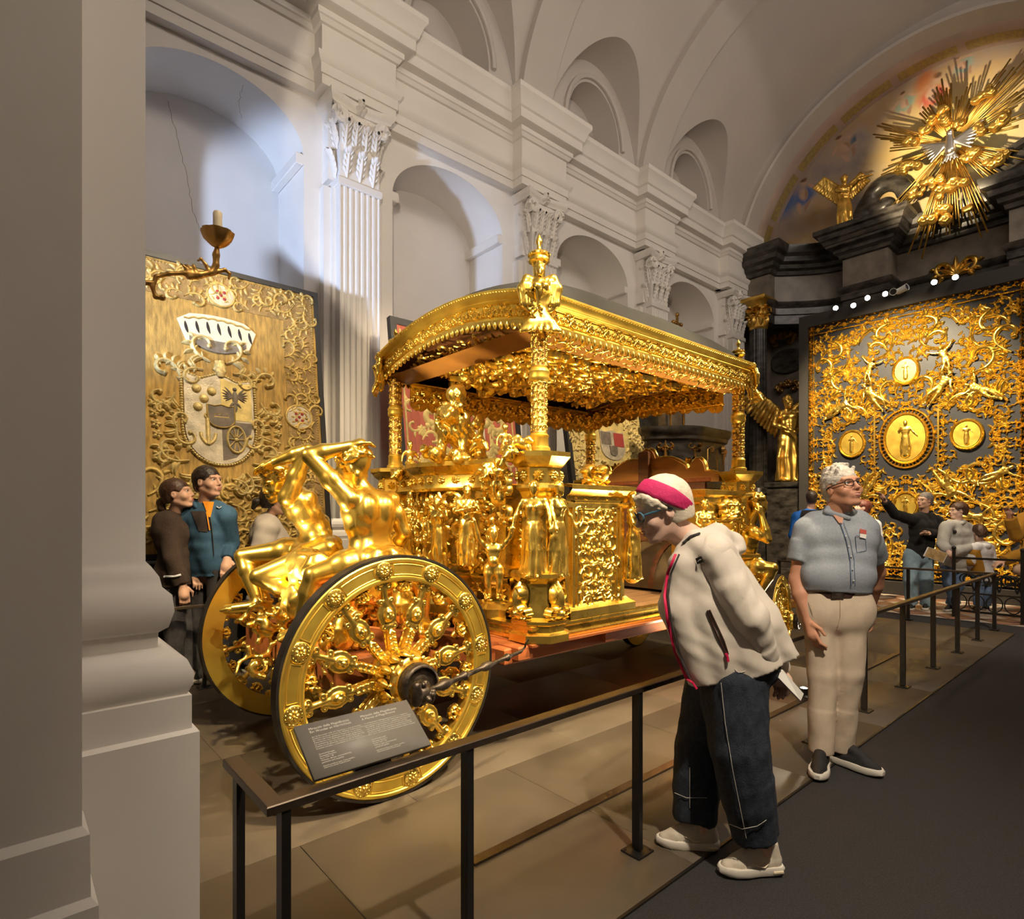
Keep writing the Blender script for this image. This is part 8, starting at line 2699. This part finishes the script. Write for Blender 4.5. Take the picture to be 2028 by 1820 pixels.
# couple by the first tapestry
J = px_joints(1.91, hd=(412, 956, 5.24), nk=(404, 1004, 5.28), shL=(446, 1022, 5.22), shR=(370, 1022, 5.38), hpL=(436, 1120, 5.26), hpR=(394, 1120, 5.34), knL=(434, 1230, 5.24), knR=(398, 1230, 5.34), anL=(434, 1328, 5.28), anR=(400, 1328, 5.34), toL=(442, 1342, 5.10), toR=(392, 1342, 5.18),
              elL=(455, 1075, 5.30), wrL=(450, 1108, 5.18), elR=(358, 1075, 5.44), wrR=(372, 1120, 5.38))
P, W, A, SK, tp = visitor(J, 'dark-haired man in blue fleece jacket with orange collar by the gold tapestry', 302, 8, 'skin', 'hair_dark', 'fleece_blue', 'denim_grey', hs=1.16, vox=.0065, add=.026, drop=.045, hk=dict(front=-.010, back=-.06, thick=.010, seed=2, amp=.002), cuff=.028)
c = Clay(); nk = J['nk']; ax_ = head_axes(250, 0)
for s_ in (1, -1): c.chain([nk + np.array((0, 0, .06)) - ax_[0] * .07, nk + np.array((0, 0, .05)) + ax_[1] * s_ * .082, nk + np.array((0, 0, .0)) + ax_[0] * .085 + ax_[1] * s_ * .055], [.022, .024, .018], .01)
clay_obj(c, .007, 'jacket_collar', 'fleece_blue', tp)
c = Clay()
for s_ in (1, -1): c.chain([nk + np.array((0, 0, .045)) - ax_[0] * .06, nk + np.array((0, 0, .035)) + ax_[1] * s_ * .066, nk + np.array((0, 0, -.02)) + ax_[0] * .085 + ax_[1] * s_ * .03], [.018, .019, .016], .01)
clay_obj(c, .006, 'polo_collar', 'polo_orange', tp)
grid_patch(SK, (401, 992), (424, 994), (417, 1024), (413, 1024), 'polo_front', 'polo_orange', tp, lift=.006)
grid_patch(SK, (378, 1012), (406, 1012), (412, 1054), (394, 1052), 'chest_panel', 'fleece_panel', tp)
b = MB(); b.tube(SK.line([(416, 1024), (420, 1050), (424, 1100)], .004), .004, 5); b.build('front_zip', 'ink', tp, 60)
b = MB(); b.tube(SK.line([(409, 1014), (415, 1050)], .007), .006, 5); b.build('pocket_zip', 'polo_orange', tp, 60)
b = MB(); b.tube(SK.line([(429, 1003), (433, 1006), (434, 1006), (439, 1003)], .005, 3), .0045, 5); b.build('chest_logo', 'paper', tp, 60)
J = px_joints(1.82, hd=(352, 980, 5.18), nk=(342, 1022, 5.22), shL=(368, 1040, 5.34), shR=(335, 1038, 5.08), hpL=(360, 1140, 5.30), hpR=(340, 1140, 5.12), knL=(366, 1236, 5.28), knR=(346, 1236, 5.12), anL=(368, 1340, 5.28), anR=(346, 1345, 5.14), toL=(386, 1340, 5.22), toR=(366, 1350, 5.10),
              elL=(382, 1095, 5.36), wrL=(388, 1130, 5.26), elR=(342, 1105, 5.00), wrR=(362, 1160, 5.02))
P, W, A, SK, tp = visitor(J, 'brown-haired woman in dark cardigan looking up beside the man in blue fleece', 328, 14, 'skin', 'hair_brown', 'cardigan', 'denim_grey', hs=1.12, fem=True, vox=.0065, add=.018, drop=.05, hk=dict(front=-.012, back=-.05, thick=.010, seed=6, amp=.001), hand_dirs={'R': np.array((.1, -.1, -1))}, shoes=('bag_beige', 'sole_white'))
c = Clay(); c.chain([W(-.10, 0, -.01), W(-.135, 0, -.03), W(-.14, 0, -.075), W(-.12, 0, -.12)], [.035, .034, .032, .015], .015); clay_obj(c, .006, 'ponytail', 'hair_brown', P)
c = Clay(); nk = J['nk']; ax_ = head_axes(310, 0)
for s_ in (1, -1): c.chain([nk + np.array((0, 0, .03)) - ax_[0] * .06, nk + np.array((0, 0, .025)) + ax_[1] * s_ * .062, nk + np.array((0, 0, -.04)) + ax_[0] * .085 + ax_[1] * s_ * .02], [.014, .014, .010], .008)
clay_obj(c, .006, 'blouse_collar', 'white_cloth', tp)
b = MB(); b.tube(SK.line([(325, 1142), (345, 1142), (358, 1138)], .002), .010, 6); b.build('blouse_hem', 'white_cloth', tp, 60)
# woman walking past behind the statues
J = px_joints(1.78, hd=(545, 992, 5.62), nk=(530, 1032, 5.64), shL=(520, 1050, 5.80), shR=(528, 1050, 5.46), hpL=(522, 1160, 5.72), hpR=(526, 1160, 5.54), knL=(545, 1240, 5.72), knR=(515, 1240, 5.54), anL=(560, 1320, 5.72), anR=(495, 1315, 5.54), toL=(585, 1330, 5.70), toR=(520, 1330, 5.50),
              elL=(530, 1100, 5.86), wrL=(555, 1140, 5.80), elR=(515, 1105, 5.38), wrR=(545, 1145, 5.36))
P, W, A, SK, tp = visitor(J, 'dark-haired woman in pale quilted jacket walking past behind the seated gilded figures', 338, -4, 'skin', 'hair_dark', 'grey_coat', 'denim_grey', hs=1.1, fem=True, vox=.008, add=.045, drop=.09, hk=dict(front=-.012, back=-.07, thick=.016, seed=8, amp=.002))
c = Clay(); c.chain([W(-.10, 0, .0), W(-.15, 0, -.02), W(-.17, 0, -.07)], [.035, .036, .022], .015); clay_obj(c, .007, 'hair_knot', 'hair_dark', P)

# group before the carved panel
J = px_joints(1.80, hd=(1832, 992, 9.15), nk=(1830, 1020, 9.2), shR=(1804, 1029, 9.1), shL=(1856, 1031, 9.3), hpR=(1806, 1100, 9.15), hpL=(1832, 1100, 9.22), knR=(1803, 1150, 9.1), knL=(1834, 1150, 9.15), anR=(1806, 1196, 9.15), anL=(1834, 1198, 9.2), toR=(1800, 1206, 9.0), toL=(1830, 1210, 9.0),
              elR=(1772, 1018, 8.95), wrR=(1752, 992, 8.85), elL=(1866, 1060, 9.15), wrL=(1838, 1056, 8.98))
P, W, A, SK, tp = visitor(J, 'grey-haired man in black sweater and light jeans pointing up at the carved panel', 150, 6, 'skin', 'hair_grey', 'black_cloth', 'denim_light', hs=1.05, vox=.010, add=.02, drop=.05, glass='glasses_black', hk=dict(front=-.015, back=-.06, thick=.007, seed=1, amp=.002), hand_dirs={'R': onD(1740, 972, 8.85) - onD(1752, 992, 8.85)}, tr=dict(r=(.060, .048, .040)))
J = px_joints(1.66, hd=(1898, 1012, 9.0), nk=(1895, 1036, 9.02), shR=(1874, 1044, 8.92), shL=(1914, 1046, 9.12), hpR=(1878, 1116, 9.0), hpL=(1900, 1116, 9.05), knR=(1880, 1158, 8.95), knL=(1897, 1160, 9.0), anR=(1893, 1196, 8.95), anL=(1882, 1198, 9.05), toR=(1893, 1206, 8.82), toL=(1872, 1208, 8.95),
              elR=(1866, 1078, 8.85), wrR=(1876, 1090, 8.75), elL=(1918, 1084, 8.95), wrL=(1888, 1094, 8.78))
P, W, A, SK, tp = visitor(J, 'boy with glasses in light grey hoodie holding a guide booklet', 128, 4, 'skin_pale', 'hair_brown', 'hoodie_grey', 'denim_blue', hs=1.05, vox=.010, add=.028, drop=.06, glass='glasses_black', hk=dict(front=-.02, back=-.055, thick=.014, seed=4, amp=.003))
c = Clay(); nk = J['nk']; ax_ = head_axes(200, 0); c.chain([nk + ax_[0] * .07 + ax_[1] * .05, nk - ax_[0] * .03 + ax_[1] * .09 + np.array((0, 0, .02)), nk - ax_[0] * .09, nk - ax_[0] * .03 - ax_[1] * .09 + np.array((0, 0, .02)), nk + ax_[0] * .07 - ax_[1] * .05], [.03, .035, .045, .035, .03], .02); clay_obj(c, .010, 'hood', 'hoodie_grey', tp)
b = MB(); p = SK.at(1891, 1053, .006); b.ball(p, (.024, .024, .028), 10, 6); b.build('chest_print', 'ink', tp, 60)
b = MB(); q4 = np.array([onD(1838, 1083, 8.62), onD(1878, 1096, 8.62), onD(1868, 1115, 8.60), onD(1829, 1101, 8.60)]); n_ = nrm(np.cross(q4[1] - q4[0], q4[3] - q4[0]))
bk = thing('booklet', q4[0], 'guide booklet with brown cover in the hands of the boy in grey', 'booklet')
b.add(np.concatenate([q4, q4 + n_ * .012]), [(3, 2, 1, 0), (4, 5, 6, 7)] + [(i, (i + 1) % 4, 4 + (i + 1) % 4, 4 + i) for i in range(4)]); b.build('pages', 'paper', bk)
cc_ = q4.mean(0); b = MB(); b.add(np.concatenate([cc_ + (q4 - cc_) * .93 - n_ * .003, cc_ + (q4 - cc_) * .93 + n_ * .015]), [(3, 2, 1, 0), (4, 5, 6, 7)]); b.build('cover', 'book_cover', bk)
b = MB(); q = onD(1828, 1053, 8.86); b.obox(q, (RT, FW, (0, 0, 1)), (.055, .035, .004), .002); o_ = b.build('mobile_phone', 'glasses_black'); tag(o_, 'small dark phone in the hand of the man in the black sweater', 'phone')
J = px_joints(1.35, hd=(1938, 1056, 9.0), nk=(1944, 1078, 9.02), shR=(1958, 1086, 9.1), shL=(1928, 1086, 8.92), hpR=(1954, 1140, 9.05), hpL=(1938, 1140, 8.95), knR=(1955, 1172, 9.02), knL=(1938, 1172, 8.95), anR=(1954, 1200, 9.05), anL=(1936, 1200, 8.95), toR=(1948, 1206, 9.15), toL=(1928, 1206, 9.05),
              elR=(1964, 1112, 9.05), wrR=(1955, 1128, 9.12), elL=(1922, 1112, 8.92), wrL=(1920, 1128, 9.05))
P, W, A, SK, tp = visitor(J, 'child in white and mustard hooded jacket seen from behind beside the boy in grey', 55, -18, 'skin_pale', 'hair_brown', 'white_cloth', 'denim_blue', hs=.98, vox=.010, add=.03, drop=.06, hk=dict(front=-.02, back=-.085, thick=.016, seed=4, amp=.003))
c = Clay(); nk = J['nk']; c.ell(nk - FW * .05 + np.array((0, 0, -.02)), (.10, .09, .07), k=.02); clay_obj(c, .010, 'hood', 'white_cloth', tp)
c = Clay(); c.chain([J['shL'], J['elL'], lerp(J['elL'], J['wrL'], .9)], [.075, .072, .056], .02); c.cap(J['shL'] - np.array((0, 0, .06)), J['hpL'] + np.array((0, 0, .05)), .085, .09, .03); clay_obj(c, .011, 'mustard_sleeve', 'mustard', tp)
J = px_joints(1.70, hd=(1708, 1006, 10.1), nk=(1714, 1030, 10.1), shR=(1700, 1040, 9.98), shL=(1734, 1040, 10.22), hpR=(1706, 1108, 10.05), hpL=(1726, 1108, 10.15), knR=(1706, 1150, 10.05), knL=(1726, 1150, 10.15), anR=(1706, 1188, 10.05), anL=(1726, 1188, 10.15), toR=(1698, 1194, 9.95), toL=(1718, 1194, 10.0),
              elR=(1695, 1074, 9.95), wrR=(1712, 1062, 9.85), elL=(1740, 1070, 10.15), wrL=(1722, 1072, 10.0))
P, W, A, SK, tp = visitor(J, 'red-haired woman in white sweater half hidden behind the man in the blue shirt', 125, 14, 'skin_pale', 'hair_red', 'white_cloth', 'denim_blue', hs=1.05, fem=True, vox=.011, add=.028, drop=.05, hk=dict(front=-.02, back=-.10, thick=.018, seed=4, amp=.002))
J = px_joints(1.85, hd=(1607, 988, 10.4), nk=(1604, 1014, 10.4), shR=(1628, 1024, 10.5), shL=(1580, 1024, 10.3), hpR=(1616, 1098, 10.45), hpL=(1592, 1098, 10.35), knR=(1616, 1145, 10.45), knL=(1592, 1145, 10.35), anR=(1616, 1182, 10.45), anL=(1592, 1182, 10.35), toR=(1618, 1184, 10.6), toL=(1592, 1184, 10.55),
              elR=(1634, 1060, 10.5), wrR=(1622, 1080, 10.6), elL=(1572, 1060, 10.3), wrL=(1580, 1080, 10.45))
P, W, A, SK, tp = visitor(J, 'man in bright blue jacket with black shoulders seen from behind by the altar', 35, 0, 'skin', 'hair_dark', 'blue_bright', 'denim_grey', hs=1.1, vox=.011, add=.03, drop=.05, hk=dict(front=-.02, back=-.06, thick=.008, seed=4, amp=.002))
grid_patch(SK, (1588, 1010), (1624, 1010), (1626, 1024), (1584, 1024), 'shoulder_yoke', 'black_cloth', tp, lift=.01)
# visitor cut by the right edge of the picture
J = px_joints(1.84, hd=(2062, 985, 8.75), nk=(2058, 1015, 8.75), shR=(2030, 1028, 8.65), shL=(2082, 1028, 8.85), hpR=(2036, 1108, 8.70), hpL=(2066, 1108, 8.80), knR=(2036, 1160, 8.65), knL=(2066, 1160, 8.75), anR=(2036, 1214, 8.65), anL=(2066, 1214, 8.75), toR=(2024, 1226, 8.55), toL=(2054, 1226, 8.65),
              elR=(2012, 1062, 8.55), wrR=(2000, 1024, 8.50), elL=(2050, 1085, 8.55), wrL=(1985, 1112, 8.45))
P, W, A, SK, tp = visitor(J, 'visitor in tan jacket with raised hand cut off by the right edge', 150, 5, 'skin', 'hair_brown', 'mustard', 'denim_grey', hs=1.05, fem=True, vox=.011, add=.03, drop=.05, hk=dict(front=-.02, back=-.09, thick=.015, seed=4, amp=.002))
c = Clay(); p = onD(2014, 1128, 8.5); c.ell(p, (.10, .05, .075), k=.02); c.ell(p + RT * .06, (.10, .05, .085), k=.03); o_ = clay_obj(c, .010, 'shoulder_bag', 'bag_beige'); tag(o_, 'beige bag at the hip of the visitor at the right edge', 'bag')

# ---- carved work too fine to be picked apart piece by piece
for _o in bpy.data.objects:
    if _o.parent and _o.name.split('.')[0] in ('pedestal_carving', 'frieze_tracery', 'column_tracery', 'frieze_rosettes', 'fringe', 'valance', 'ceiling_carving', 'soffit_carving', 'scroll_carving', 'scrollwork', 'facade_carving', 'border_scrolls',
            'lower_scrolls', 'strapwork', 'arabesque_border', 'arabesque_cartouche', 'twisted_cord', 'shield_cord', 'border_top', 'border_bottom', 'border_side', 'box_frieze', 'front_box_scroll', 'cornice_foliage', 'axle_carving', 'lettering', 'stitching',
            'front_foliage', 'felloe_panel', 'roundels', 'ermine_tails', 'back_crest', 'gilt_border', 'pulpit_ornament', 'stone_cartouche', 'capital', 'rim_leaf', 'rosette', 'hub', 'cartouche', 'trouser_seams'):
        if _o.type == 'MESH': _o['kind'] = 'stuff'
